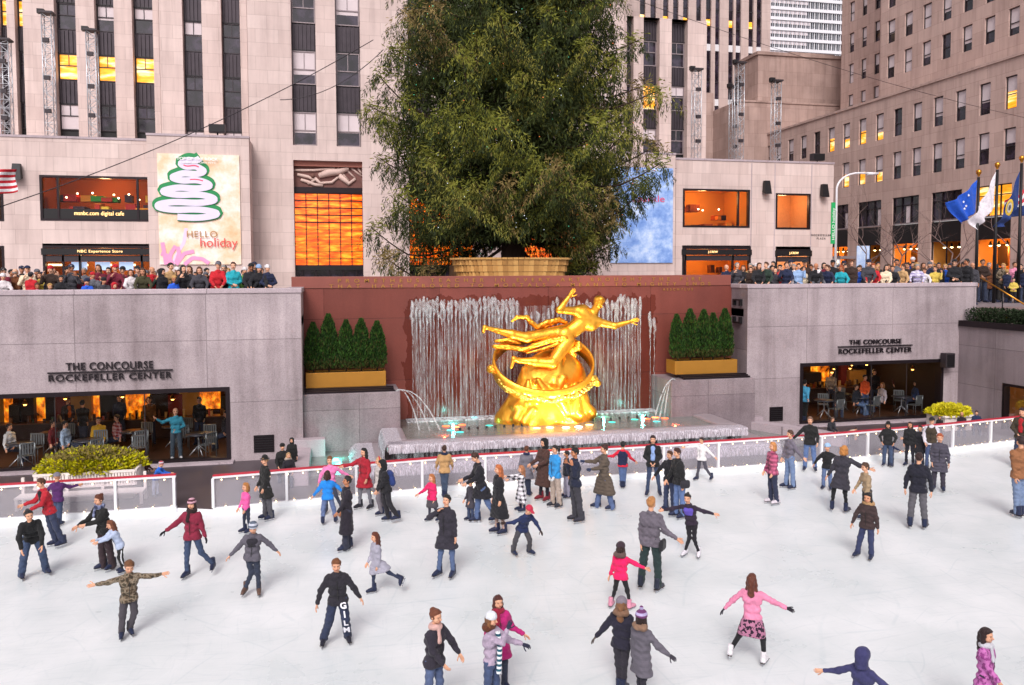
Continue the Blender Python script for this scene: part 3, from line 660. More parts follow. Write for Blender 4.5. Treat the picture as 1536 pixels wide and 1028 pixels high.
# left recessed section (Y 63) and its neighbour (Y 60)
bx = lambda Y, *L: [(XY(a, Y, 150), XY(b, Y, 150)) for a, b in L]
bay_tower('office_tower', 'pale stone office block at the far left with three lit golden windows in dark bays', 63, XY(-260, 63), XY(241, 63, 150), 40, 15, bx(63, (-215, -188), (-160, -132), (-100, -72), (-40, -20), (1, 14), (26, 38), (85, 117), (145, 174), (201, 232)), 0, 3.55, 16.55, 1.85,
          lits={(6, 1), (7, 1), (8, 1), (4, 2), (5, 2)}, blinds={(6, 0)})
bay_tower('office_tower', 'pale stone office section with two narrow dark bays above the candy ribbon banner', 60, XY(241.5, 60, 150), -5.6, 40, 15, bx(60, (276, 305), (334, 362)), 0, 3.8, 14.2, 2.1, blinds={(0, 0), (1, 0)})
# the central slab with the entrance
def centre():
    Y = 56.5; t = T('Y', Y); x0, x1 = -5.25, 21.2; r = thing('skyscraper', ((x0 + x1)/2, Y, SZ), 'pale stone skyscraper slab behind the spruce with an amber lit entrance screen and carved panel', 'building')
    ent = [(-2.45, 2.15, SZ, 13.9), (5.35, 10., SZ, 13.9), (13.45, 18., SZ, 13.9)]; cols = [(-2.45, -.85), (.45, 2.1), (5.35, 6.95), (8.3, 9.95), (13.45, 15.05), (16.4, 18.0)]
    mb = MB(); wallgrid(mb, t, x0, x1, SZ - .2, 60, ent + [(a, b, 14.9, 60) for a, b in cols], .8, M['lime'])
    for xx, s in ((x0, 1), (x1, -1)): mb.face([t(xx, 0, SZ), t(xx, 12, SZ), t(xx, 12, 60), t(xx, 0, 60)][::s], M['lime'])
    mb.face([t(x0, 0, 60), t(x1, 0, 60), t(x1, 12, 60), t(x0, 12, 60)], M['lime']); mb.build('wall', r)
    for i, (a, b) in enumerate(cols):
        mb = MB(); tbox(mb, t, a, b, .8, 1, 14.9, 60, M['black']); mb.build('bay_back', r); z = 15.0; k = 0
        while z < 30:
            window(r, t, a + .03, b - .03, z, z + 2.25, .7, ('blind' if k == 0 else 'half' if (k + i) % 2 else 'dark') if k != 0 else 'half', M['frameP'], .55)
            mb = MB(); zs = z + 2.3; ze = z + 4.05; tbox(mb, t, a + .02, b - .02, .72, .8, zs, ze, M['spandrel'])
            for q in range(6): u = a + (b - a)*(q + .5)/6; tbox(mb, t, u - .035, u + .035, .62, .72, zs, ze, M['spandrel'])
            tbox(mb, t, a, b, .66, .8, zs - .03, zs + .06, M['black']); mb.build('spandrel', r); z += 4.12; k += 1
    for i, (a, b, c, d_) in enumerate(ent):
        mb = MB(); tbox(mb, t, a, b, .75, .9, 6.75, 11.75, M['amber']); pn = mb.build('entrance_glass', r)
        mb = MB()
        for q in range(7): u = a + (b - a)*q/6; tbox(mb, t, u - .03, u + .03, .62, .75, 6.75, 11.75, M['bronze'])
        for q in range(11): z = 6.75 + 5*q/10; tbox(mb, t, a, b, .66, .75, z - .04, z + .04, M['brass'] if q < 6 else M['bronze'])
        mb.build('glazing_bar', r)
        mb = MB(); tbox(mb, t, a, b, .9, 1, SZ, 6.7, M['dark']); tbox(mb, t, a, b, .5, .8, 6.45, 6.8, M['black'])
        for q in range(5): u = a + (b - a)*(q + .5)/5; tbox(mb, t, u - .05, u + .05, .6, .9, SZ, 6.5, M['bronze'])
        mb.build('entrance_door', r)
        mb = MB(); tbox(mb, t, a, b, .55, .8, 11.75, 12.15, M['bronze']); tbox(mb, t, a, b, .35, .8, 13.55, 13.9, plain('a5685a', .6)); tbox(mb, t, a, b, .6, .8, 12.15, 13.55, plain('6b4640', .7, 0, .4, 2))
        pale = plain('c7ada3', .7, 0, .15, 3)
        # carved relief: reclining forms, clouds and rays
        P = lambda u, v, e=.55: t(a + (b - a)*u, e, 12.15 + 1.4*v)
        sgn = 1 if i == 0 else -1; fl = lambda u: u if sgn > 0 else 1 - u
        for pts, rad in (([(.36, .55), (.5, .72), (.66, .78), (.8, .95)], [.17, .27, .22, .15]), ([(.66, .6), (.8, .2), (.9, .45)], [.2, .15, .1]), ([(.3, .45), (.38, .2), (.55, .25), (.64, .5)], [.12, .1, .1, .08]),
                         ([(.05, .6), (.2, .5), (.3, .35), (.2, .15)], [.1, .12, .13, .1]), ([(.1, .35), (.2, .25), (.3, .12), (.42, .08)], [.1, .12, .12, .1]), ([(.0, .8), (.3, .82), (.6, .95)], [.08, .09, .06])):
            mb.tube([P(fl(u), v) for u, v in pts], rad, pale, 10)
        mb.tube([P(fl(.25), .52, .5), P(fl(.3), .56, .5)], [.17, .16], plain('6d4a40', .7), 10)
        for q in range(4): mb.tube([P(fl(.64 + q*.1), .98, .6), P(fl(min(.99, .8 + q*.1)), .35 + q*.12, .6)], .07, pale, 6)
        mb.build('carved_panel', r)
    return r
M['amber'] = litglass('amber_screen', 'a42a02', 'e85a06', 1.0, 'ff9420')
nt = M['amber'].node_tree; nt.nodes['Noise Texture'].inputs['Scale'].default_value = 1.8
centre()
rr_ = bay_tower('office_tower', 'pale stone office wing right of the spruce with one bright orange window', 60, 21.6, XY(1058, 60), 26.2, 15, bx(60, (940, 950), (965, 989), (1007, 1031)), 1, 3.45, 15.7, 1.95, lits={(1, 1)}, ribs=6, dep=9)
# low shopfront wings
def lowwing(x0, x1, Y, ztop, holes, label, mat, dep=8, left=True):
    t = T('Y', Y); r = thing('shop_building', ((x0 + x1)/2, Y, SZ), label, 'building')
    mb = MB(); wallgrid(mb, t, x0, x1, SZ - .2, ztop, holes, .35, mat, M['bronze'])
    for xx in (x0, x1): mb.face([t(xx, 0, SZ), t(xx, dep, SZ), t(xx, dep, ztop), t(xx, 0, ztop)], mat)
    mb.face([t(x0, 0, ztop), t(x1, 0, ztop), t(x1, dep, ztop), t(x0, dep, ztop)], mat); mb.build('wall', r)
    mb = MB(); tbox(mb, t, x0 - .03, x1 + .03, -.05, .5, ztop, ztop + .14, M['coping']); mb.build('coping', r)
    return r, t
def q4(Y, px0, px1, pyb, pyt): a = onY(px0, pyb, Y); b = onY(px1, pyt, Y); return (a[0], b[0], a[2], b[2])
def shopwin(r, t, h, splits, frame=.14, lit=None, depth=3.2, wall=None, light=40, lc=(1, .6, .25)):
    mb = MB(); B = M['bronze']
    for a in ((h[0], h[0] + frame, h[2], h[3]), (h[1] - frame, h[1], h[2], h[3]), (h[0] + frame, h[1] - frame, h[3] - frame, h[3]), (h[0] + frame, h[1] - frame, h[2], h[2] + frame)): tbox(mb, t, a[0], a[1], -.03, .25, a[2], a[3], B)
    for s_ in splits: u = h[0] + (h[1] - h[0])*s_; tbox(mb, t, u - .06, u + .06, 0, .2, h[2] + frame, h[3] - frame, B)
    f = mb.build('window', r)
    mb = MB(); mb.face([t(h[0], .12, h[2]), t(h[1], .12, h[2]), t(h[1], .12, h[3]), t(h[0], .12, h[3])], M['glass']); mb.build('pane', f)
    room(r, t, h[0] - .4, h[1] + .4, h[2] - .1, h[3] + .2, .36, depth, wall or plain('e0a050', .8, 0, .1, .5, 0))
    if light: plight(t((h[0] + h[1])/2, depth*.55, h[3] - .5), light, lc, .3)
    return f
def sign(r, t, h, z0, z1, words, tu, m, frac=.42):
    mb = MB(); tbox(mb, t, h[0] - .05, h[1] + .05, -.12, .2, z0, z1, M['black']); mb.build('sign_board', r)
    w_ = (h[1] - h[0]); c = z0 + (z1 - z0)*.5; hh = (z1 - z0)*frac/2
    text(words, r, t, h[0] + w_*tu[0], h[0] + w_*tu[1], c - hh, c + hh, -.14, m, .03, 1.1)
    mb = MB(); tbox(mb, t, h[0], h[1], .0, .22, z1 + .03, z1 + .3, M['frame']); tbox(mb, t, h[0], h[1], .0, .22, z0 - .42, z0 - .05, M['frame']); mb.build('shutter_box', r)
M['signlit'] = emis('ffcf8a', 1.2)
YS = 55.
h2 = q4(YS, 61, 225, 331, 266); h1 = q4(YS, 65, 228, 413, 369); hx = q4(YS, -90, 4, 331, 268); hy = q4(YS, -90, 6, 413, 369); h1 = (h1[0], h1[1], SZ, h1[3]); hy = (hy[0], hy[1], SZ, hy[3])
r, t = lowwing(XY(-300, YS), XY(224, YS), YS, ZY(100, 208, YS), [h2, h1, hx, hy], 'low pale stone shop wing at far left with cafe window above dark shopfront', M['lime'])
shopwin(r, t, h2, (.16, .88), depth=4, wall=plain('a04c20', .8, 0, .4, .6, 0), light=150); shopwin(r, t, h1, (.18, .33, .9), depth=3, wall=plain('b06a2c', .8, 0, .4, .6, 0), light=120); shopwin(r, t, hx, (), light=20, wall=plain('5a2c16', .8)); shopwin(r, t, hy, (), light=15, wall=plain('5a2c16', .8))
mb = MB(); tbox(mb, t, h2[0] + .14, h2[1] - .14, .05, .1, h2[2] + .14, h2[2] + .75, M['black']); mb.build('sign_board', r)
w_ = h2[1] - h2[0]; text('msnbc.com digital cafe', r, t, h2[0] + w_*.3, h2[0] + w_*.75, h2[2] + .28, h2[2] + .62, .03, M['signlit'], .03, 1.05)
sign(r, t, h1, ZY(150, 382.5, YS), ZY(150, 373, YS), 'NBC Experience Store', (.32, .73), M['signlit'], .55)
def clutter(r, t, h, d, n, cols, name, hmax=.8, z=None):
    mb = MB(); z = h[2] + .05 if z is None else z
    for i in range(n):
        u = random.uniform(h[0], h[1] - .6); ww = random.uniform(.2, .9); zz = z + random.choice((0, 0, .7, 1.3)) ; tbox(mb, t, u, u + ww, d + random.random(), d + 1.2 + random.random()*.3, zz, min(zz + random.uniform(.2, hmax), h[3] - .3), plain(random.choice(cols), .6))
    mb.build(name, r)
clutter(r, t, h2, 1.2, 26, ('c02a14', 'e8901c', '2a8a2a', 'b01818', 'ffcc40', '3a2030', '20406a'), 'display_shelf', .5); clutter(r, t, h1, 1., 26, ('c02a14', 'e8901c', 'f0c060', 'b01818', 'e07010'), 'display_shelf', .5)
for i in range(9):
    u = h2[0] + (h2[1] - h2[0])*(.18 + .08*i); mb = MB(); mb.lathe(t(u, 1.2 + (i % 3)*.5, h2[2] + 1.55 + .3*(i % 2)), [(0, -.06), (.07, 0), (0, .07)], emis('ffe0a8', 9), 8); mb.build('spotlight', r)
for i in range(3):
    a = q4(YS, 105 + i*36, 128 + i*35, 405.5, 393); mb = MB(); tbox(mb, t, a[0], a[1], .3, .36, a[2], a[3], emis('9fb4d4', .75)); mb.build('display_screen', r)
for i in range(4):
    a = q4(YS, 68 + i*40, 92 + i*36, 399, 396); mb = MB(); tbox(mb, t, a[0], a[1], .5, .6, a[2], a[3], emis('ffe0a0', 2.5)); mb.build('strip_light', r)
# banner boxes
YBX = 54.3
def bannerbox(px0, px1, pyt, label, ban, blabel, kind):
    r, t = lowwing(XY(px0, YBX), XY(px1, YBX), YBX, ZY(px0, pyt, YBX), [], label, M['lime'], dep=5)
    b = thing('banner', (onY(*((ban[0] + ban[1])/2, ban[3]), YBX)), blabel, 'banner'); h = q4(YBX, *ban)
    return r, t, b, h
_, t, b, h = bannerbox(222, 375, 203, 'plain stone projecting bay holding the candy ribbon banner', (240, 359, 397, 233.5), 'tall festive banner of a green white and red candy ribbon tree reading HELLO holiday', 0)
def bannermat(cs, sc):
    m, nt, bb = newmat('printed_banner'); v = uvz(nt, pos(nt)); f = noise(nt, v, sc, 4, .7)
    nt.links.new(ramp(nt, f, [(.3 + .13*i, hexc(c)) for i, c in enumerate(cs)]), bb.inputs['Base Color']); bb.inputs['Roughness'].default_value = .6; return m
mb = MB(); tbox(mb, t, h[0], h[1], -.1, -.03, h[2], h[3], bannermat(('e3b78c', 'ecccaa', 'f4e2d4', 'f8eff0'), .55)); mb.build('banner_sheet', b)
W_, H_ = h[1] - h[0], h[3] - h[2]; Bp = lambda u, v, dd=-.14: t(h[0] + W_*u, dd, h[2] + H_*v)
def ribbon(pts, r0, m, name, dd=-.13, n=64):
    P = np.array(pts, float); k = np.linspace(0, len(P) - 1, n); 
    X_ = np.interp(k, range(len(P)), P[:, 0]); Z_ = np.interp(k, range(len(P)), P[:, 1])
    for _ in range(4): X_[1:-1] = (X_[:-2] + 2*X_[1:-1] + X_[2:])/4; Z_[1:-1] = (Z_[:-2] + 2*Z_[1:-1] + Z_[2:])/4
    mb = MB(); V = []
    dx = np.gradient(X_)*W_; dz = np.gradient(Z_)*H_; L = np.hypot(dx, dz) + 1e-6; nx, nz = -dz/L*r0/W_, dx/L*r0/H_
    for i in range(n - 1):
        dd -= .00025
        mb.face([Bp(X_[i] - nx[i], Z_[i] - nz[i], dd + .00025), Bp(X_[i+1] - nx[i+1], Z_[i+1] - nz[i+1], dd), Bp(X_[i+1] + nx[i+1], Z_[i+1] + nz[i+1], dd), Bp(X_[i] + nx[i], Z_[i] + nz[i], dd)], m)
    return mb.build(name, b)
G_, W2, R_ = plain('1f8a4e', .5, 0, .15, 3, 0), plain('dcd6ea', .5, 0, .08, 3, 0), plain('e8446a', .5, 0, .1, 3, 0)
PK = plain('f09ac4', .5, 0, .2, 2, 0)
ribbon([(.33, .33), (.3, .2), (.2, .08), (.16, 0)][::1], .1, plain('e6cbe4', .5, 0, .05, 2, 0), 'printed_stem', -.106)
# one long folded ribbon swinging from side to side, widening tier by tier
TI = [(.955, .1), (.9, .12), (.835, .17), (.775, .21), (.705, .27), (.645, .3), (.575, .34), (.51, .36), (.44, .36)]; path = []
for i, (v, hw) in enumerate(TI):
    s_ = 1 if i % 2 else -1; cx0 = .42 - .012*i
    for q in np.linspace(-1, 1, 9): path.append((max(.0, cx0 + s_*hw*q), v + .012*sin(q*pi) + .02*q*-1))
    if i < len(TI) - 1: vv = TI[i + 1][0]; path.append((max(.0, cx0 + s_*(hw + .035)), (v + vv)/2))
path = path[:-3]; k_ = 2
for dv, rad, m in ((0, .36, G_), (-.014, .2, W2)):
    P_ = [(u, v + dv) for u, v in path]; ribbon(P_, rad, m, 'printed_ribbon', -.104 - .008*k_, 240); k_ += 8
for i in (1, 3, 4, 5, 7):
    v, hw = TI[i]; s_ = 1 if i % 2 else -1; cx0 = .42 - .012*i; ribbon([(max(.02, cx0 + s_*hw*q), v - .008 + .012*sin(q*pi) - .02*q) for q in np.linspace(-.75, .8, 8)], .035, R_, 'printed_ribbon', -.2)
for pts in (([(.04, .2), (.06, .1), (.08, 0)]), ([(.1, .0), (.14, .1), (.2, .17)]), ([(.2, .0), (.3, .1), (.42, .12)]), ([(.3, .0), (.4, .06), (.52, .05), (.6, .01)]), ([(.2, .02), (.24, .1), (.22, .16)]), ([(.02, .1), (.1, .08), (.16, .0)])):
    k_ += 1; ribbon(pts, .12, PK, 'printed_ribbon', -.104 - .001*k_, 40)
text('TOP OF THE ROCK', b, t, *[h[0] + W_*q for q in (.24, .74)], h[2] + H_*.942, h[2] + H_*.968, -.26, plain('fbf4f0', .5), .01, 1., bold=.02)
text('OBSERVATORY NYC', b, t, *[h[0] + W_*q for q in (.28, .72)], h[2] + H_*.914, h[2] + H_*.93, -.26, plain('fbf4f0', .5), .01, 1.)
text('HELLO', b, t, *[h[0] + W_*q for q in (.34, .71)], h[2] + H_*.247, h[2] + H_*.305, -.2, plain('a87c44', .5), .01, 1.1)
text('holiday', b, t, *[h[0] + W_*q for q in (.5, .96)], h[2] + H_*.135, h[2] + H_*.24, -.2, plain('e0524c', .5), .01, 1.)
_, t, b, h = bannerbox(893, 1013, 229, 'plain stone projecting bay holding the blue banner right of the spruce', (915, 1009, 394.5, 253), 'tall icy blue banner with red script partly hidden by the spruce', 1)
mb = MB(); tbox(mb, t, h[0], h[1], -.1, -.03, h[2], h[3], bannermat(('5f86cc', '7b9fdc', 'a9c4ee', 'd6e4f8'), .7)); mb.build('banner_sheet', b)
W_, H_ = h[1] - h[0], h[3] - h[2]
text('sparkle', b, t, *[h[0] + W_*q for q in (.35, .86)], h[2] + H_*.62, h[2] + H_*.71, -.13, plain('e0527c', .5), .01, 1.)
text('HOLIDAY', b, t, *[h[0] + W_*q for q in (.5, .75)], h[2] + H_*.955, h[2] + H_*.985, -.13, plain('f0f4fc', .5), .01, 1.)
ha = q4(YS, 1024, 1125, 341, 285); hb = q4(YS, 1163, 1216, 344, 291); hc = q4(YS, 1023, 1126, 413, 370); hd_ = q4(YS, 1163, 1216, 415, 374)
hc = (hc[0], hc[1], SZ, hc[3]); hd_ = (hd_[0], hd_[1], SZ, hd_[3])
r, t = lowwing(XY(1013.5, YS), XY(1250, YS), YS, ZY(1130, 243, YS), [ha, hb, hc, hd_], 'low pale stone shop wing right of the spruce with glowing orange display windows', M['lime'])
OW = plain('e29a48', .8, 0, .08, .5, 0)
shopwin(r, t, ha, (.83,), depth=4.5, wall=OW, light=150, lc=(1, .55, .2)); shopwin(r, t, hb, (), depth=3, wall=plain('e0a878', .8), light=95, lc=(1, .6, .3)); shopwin(r, t, hc, (.05, .74), depth=4, wall=OW, light=120, lc=(1, .5, .16)); shopwin(r, t, hd_, (), depth=3, wall=plain('e8b890', .8), light=100, lc=(1, .7, .45))
sign(r, t, hc, ZY(1075, 382.5, YS), ZY(1075, 374.5, YS), 'J.CREW', (.36, .5), M['signlit'], .5); sign(r, t, hd_, ZY(1190, 384.5, YS), ZY(1190, 376, YS), 'J.CREW', (.36, .62), M['signlit'], .5)
clutter(r, t, ha, 2.0, 12, ('3a2030', 'a84818', 'd87820', '201820'), 'clothes_display', .6); clutter(r, t, hc, 1.5, 10, ('f0a040', '5a2a10', 'd87820'), 'clothes_display', .8)
for i in range(5): mb = MB(); mb.lathe(t(ha[0] + .5 + i*.85, 2 + (i % 2), ha[2] + 1.5), [(0, -.06), (.07, 0), (0, .07)], emis('ffe8c0', 9), 8); mb.build('spotlight', r)
text('ROCKEFELLER', r, t, XY(1218, YS), XY(1247, YS), ZY(1232, 354.5, YS), ZY(1232, 351.5, YS), -.01, M['text'], .02, 1.5); text('PLAZA', r, t, XY(1226, YS), XY(1239, YS), ZY(1232, 359.5, YS), ZY(1232, 356.5, YS), -.01, M['text'], .02, 1.5)
mb = MB()
for px in (1127, 1162, 1217): u = XY(px, YS); tbox(mb, t, u - .03, u + .03, -.02, 0, SZ, ZY(1130, 245, YS), M['coping'])
mb.build('wall_joint', r)
# wall loudspeakers and roof floodlights
def speaker(px, py, Y, s_, lab):
    c = onY(px, py, Y); mb = MB(); a = s_*.26; pts = [(c[0] - a, Y - .1), (c[0] + a, Y - .1)]
    V = [(-a, 0, -s_*.36), (a, 0, -s_*.36), (a*1.1, -s_*.45, -s_*.5), (-a*1.1, -s_*.45, -s_*.5), (-a*.8, 0, s_*.5), (a*.8, 0, s_*.5), (a*.8, -s_*.3, s_*.5), (-a*.8, -s_*.3, s_*.5)]
    V = [(c[0] + v[0], Y - .12 + v[1], c[2] + v[2]) for v in V]
    for f in ((0, 3, 2, 1), (4, 5, 6, 7), (0, 1, 5, 4), (1, 2, 6, 5), (2, 3, 7, 6), (3, 0, 4, 7)): mb.face([V[i] for i in f], M['black'])
    mb.box(c[0] - .08, c[0] + .08, Y - .12, Y, c[2] - .1, c[2] + .1, M['black']); tag(mb.build('loudspeaker', bevel=.03), lab, 'loudspeaker')
speaker(1147, 282, YS, 1.0, 'black wedge loudspeaker on the stone pier between the two orange display windows')
speaker(1233, 287, YS, 1.0, 'black wedge loudspeaker on the end pier above the small engraved lettering')
speaker(28, 259, YS, 1.0, 'black wedge loudspeaker on the stone pier near the striped flag')
def flood(px, py, Y, lab, sg=1):
    c = onY(px, py, Y); mb = MB(); mb.box(c[0] - .5, c[0] + .5, Y + .1, Y + .6, c[2] - .22, c[2] + .3, M['frame']); mb.box(c[0] - .45, c[0] + .45, Y + .07, Y + .1, c[2] - .17, c[2] + .25, M['black'])
    mb.tube([(c[0], Y + .35, c[2] - .7), (c[0], Y + .35, c[2] - .2)], .05, M['black'], 6); mb.box(c[0] - .25, c[0] + .25, Y + .15, Y + .55, c[2] - .76, c[2] - .68, M['black']); tag(mb.build('floodlight'), lab, 'floodlight')
flood(325, 193, YBX, 'grey floodlight on the roof edge above the candy ribbon banner'); flood(1230, 236, YS, 'dark floodlight on the roof corner of the right shop wing'); flood(941, 216, YBX, 'grey floodlight on the roof above the blue banner')

# narrow window tower far behind
def narrow():
    Y = 85; t = T('Y', Y); x0, x1 = 29, 49.75; r = thing('skyscraper', (40, Y, SZ), 'distant pale tower with narrow vertical window strips behind the orange window wing', 'building')
    C_ = [(33.75, 34.4), (35, 35.65), (36.5, 37.15), (37.7, 38.35), (38.9, 39.55), (40.5, 41.1), (41.7, 42.35), (42.85, 43.4), (44.5, 45.1), (45.4, 46.05), (47, 47.6), (48, 48.65)]
    mb = MB(); wallgrid(mb, t, x0, x1, SZ, 60, [(a, b, 12, 60) for a, b in C_], .3, M['limeF']); mb.face([t(x0, 0, SZ), t(x0, 0, 60), t(x0, 30, 60), t(x0, 30, SZ)], M['limeF'])
    mb.face([t(x1, 0, SZ), t(x1, 0, 60), t(x1, 18, 60), t(x1, 18, SZ)], M['limeF']); mb.build('wall', r); P = 6.15
    for a, b in C_:
        for k in range(-1, 3):
            z = 25.9 + k*P; mb = MB(); tbox(mb, t, a, b, .25, .32, z, z + P - .75, M['dark'])
            for q in (.3, .62): tbox(mb, t, a, b, .2, .27, z + P*q, z + P*q + .12, M['frame'])
            if random.random() < .45: tbox(mb, t, a + .06, b - .06, .22, .26, z + P*.33, z + P*.45, M['lit'])
            mb.build('window', r); mb = MB(); tbox(mb, t, a, b, .15, .3, z + P - .75, z + P, M['white']); mb.build('spandrel', r)
narrow()
def glasstower():
    Y = 180; t = T('Y', Y); x0, x1 = 100, 126; r = thing('skyscraper', (113, Y, SZ), 'distant glass tower with white floor bands and black glazing at the top right', 'building')
    mb = MB(); tbox(mb, t, x0, x1, .5, 20, SZ, 100, M['dark']); mb.build('core', r)
    for k in range(26):
        z = 38 + k*2.47; mb = MB(); tbox(mb, t, x0 - .2, x1 + .2, -.1, .5, z, z + .75, M['white']); mb.build('floor_band', r)
        mb = MB()
        for i in range(44): u = x0 + (x1 - x0)*i/43; tbox(mb, t, u - .09, u + .09, .1, .5, z + .75, z + 2.47, M['white'] if i % 2 else M['steel'])
        mb.build('mullion', r)
        mb = MB(); tbox(mb, t, x0, x0 + 15.4 + (k % 3)*.4, .2, .45, z + .75 + .9, z + 2.47, M['blind']); mb.build('blind', r)  # pale sheet over the left glazing: a reflection put into colour
glasstower()
def stepped():
    x0, x1, Y = 45.4, 60, 80; r = thing('building', (52, Y, SZ), 'windowless brown stone block with stained parapet between the lattice masts and the right building', 'building'); m = M['limeD']
    mb = MB(); mb.box(x0, x1, Y, Y + 8.8, SZ, 29.7, m); mb.box(x0 - .15, x1, Y - .15, Y + 8.9, 29.7, 30.05, m); mb.box(50.5, 56, Y + 2, Y + 7, 30.05, 30.8, m); mb.build('wall', r)
    mb = MB(); mb.box(x0 - 3.2, x1, Y - 1.2, Y + 7, SZ, 24.3, m); mb.box(x0 - 3.3, x1, Y - 1.3, Y - 1.2, 24.3, 24.5, m); mb.build('lower_block', r)
    mb = MB(); mb.box(x0 - 6, x0 - 3.2, Y + 4, Y + 14, SZ, 26.3, m); mb.build('side_block', r)
    for zz in (25.2, 26.9):
        mb = MB()
        for i in range(3):
            for j in range(5): mb.box(x0 - .06, x0, Y + 3.6 + i*.55, Y + 4 + i*.55, zz + j*.32, zz + .2 + j*.32, M['black'])
        mb.build('vent', r)
stepped()
def rightblock():
    X_ = 46; t = T('X', X_); r = thing('office_building', (X_, 62, SZ), 'long brown stone office building receding on the right with lit orange windows above shops', 'building'); m = M['limeR']
    cols = [(47.1 + 2.27*i - .5, 47.1 + 2.27*i + .5) for i in range(-4, 21)]; big = [(46.8 + 4.5*i, 49.9 + 4.5*i) for i in range(-2, 8)]
    rows = (13.9, 17.46); holes = [(a, b, z, z + 2.25) for a, b in cols for z in rows] + [(a, b, SZ, 12.35) for a, b in big]
    mb = MB(); wallgrid(mb, t, 34, 100, SZ - .2, 20.9, holes, .3, m); mb.face([t(34, 0, SZ), t(34, 0, 20.9), t(34, 30, 20.9), t(34, 30, SZ)], m); mb.face([t(34, 0, 20.9), t(100, 0, 20.9), t(100, 8, 20.9), t(34, 8, 20.9)], m); mb.build('wall', r)
    mb = MB(); tbox(mb, t, 33.9, 100, -.12, .6, 20.9, 21.1, m); mb.build('cornice', r)
    for j, z in enumerate(rows):
        for i, (a, b) in enumerate(cols):
            lit = (j == 1 and 6 + 4 <= i <= 9 + 4) or (j == 0 and i in (10, 11, 12))
            window(r, t, a + .01, b - .01, z, z + 2.25, .18, 'hlit' if lit else random.choice(('half', 'half', 'half', 'dark', 'hlit' if (i % 4 == 0) else 'half')), M['frame'], .55, .06)
    for i, (a, b) in enumerate(big):
        mb = MB(); 
        for u in (a, a + 1., a + 2.05, b - .06): tbox(mb, t, u, u + .06, .1, .2, 10.15, 12.35, M['bronze'])
        tbox(mb, t, a, b, .1, .2, 10.1, 10.2, M['frameP']); tbox(mb, t, a, b, .1, .2, 12.28, 12.35, M['bronze']); tbox(mb, t, a, b, .1, .2, 11.6, 11.66, M['bronze']); f = mb.build('window', r)
        mb = MB(); tbox(mb, t, a, b, .2, .25, 10.15, 12.35, M['lit'] if i in (2, 9) else M['dark']); mb.build('pane', f)
        if i not in (2,): mb = MB(); u = a + random.choice((.1, 1.1)); tbox(mb, t, u, u + .5, .16, .19, 10.2, 11.55, M['blind']); mb.build('curtain', f)
        mb = MB(); tbox(mb, t, a, b, .05, .28, 8.5, 10.05, M['black']); mb.build('shop_fascia', r)
        room(r, t, a - .3, b + .3, SZ, 8.6, .3, 3.5, plain('e8a24c', .8, 0, .1, .5, 0))
        if i % 2 == 0 and i < 8: plight(t((a + b)/2, 1.6, 7.8), 130, (1, .6, .2), .3)
        mb = MB()
        for u in (a, a + 1.5, b - .08): tbox(mb, t, u, u + .08, .1, .18, SZ, 8.5, M['bronze'])
        mb.build('shop_window', r)
        for q in range(4): mb = MB(); u = a + .4 + q*.75; mb.tube([t(u, .9, 8.4), t(u, .9, 8.1)], [.05, .13], M['black'], 8); mb.lathe(t(u, .9, 8.05), [(0, -.05), (.1, 0), (.1, .04)], emis('ffe0a0', 8), 8); mb.build('hanging_lamp', r)
        mb = MB(); tbox(mb, t, a + 1.7, a + 2.6, 1.5, 1.6, 6.6, 8.2, plain('7a4a1c', .6)); mb.build('display_panel', r)
    mb = MB(); t2 = t; tbox(mb, t, 63.6, 72, -1.6, 0, 7.35, 7.6, M['frameP']); mb.build('canopy', r); mb = MB()
    for q in range(3): tbox(mb, t, 63.8, 71.8, -1.66, -1.6, 6.3 + q*.34, 6.5 + q*.34, emis('fff0d0', 1.6))
    tbox(mb, t, 63.7, 71.9, -1.6, -1.5, 6.2, 7.35, M['white']); mb.build('lit_fascia', r)
    # set-back upper tower
    r = thing('office_building', (50, 58, 21), 'tall brown stone upper block rising behind the cornice at the top right corner', 'building'); t = T('X', 50.); cols = [(51.1 + 2.26*i - .5, 51.1 + 2.26*i + .5) for i in range(-5, 7)]
    rows = [23.85 + 3.17*k for k in range(5)]; mb = MB(); wallgrid(mb, t, 36, 66.1, 20.9, 42, [(a, b, z, z + 2.05) for a, b in cols for z in rows], .3, m); mb.face([t(66.1, 0, 20.9), t(66.1, 0, 42), t(66.1, 3, 42), t(66.1, 3, 20.9)], m); mb.build('wall', r)
    for z in rows:
        for a, b in cols: window(r, t, a + .01, b - .01, z, z + 2.05, .18, random.choice(('half', 'half', 'half', 'dark', 'blind')), M['frame'], .55, .06)
    t = T('X', 53.); cols = [(71.3 + 1.45*i - .42, 71.3 + 1.45*i + .42) for i in (-2, 0, 2)]; cols = [(70.2, 71), (72.2, 73.0), (74.2, 75.)]
    rows = [22.6 + 3.17*k for k in range(6)]; mb = MB(); wallgrid(mb, t, 66, 76.3, 20.9, 42, [(a, b, z, z + 2.0) for a, b in cols for z in rows], .3, m); mb.face([t(76.3, 0, 20.9), t(76.3, 0, 42), t(76.3, 10, 42), t(76.3, 10, 20.9)], m); mb.build('wall', r)
    for z in rows:
        for a, b in cols: window(r, t, a + .01, b - .01, z, z + 2.0, .18, random.choice(('half', 'half', 'blind')), M['frame'], .55, .06)
rightblock()

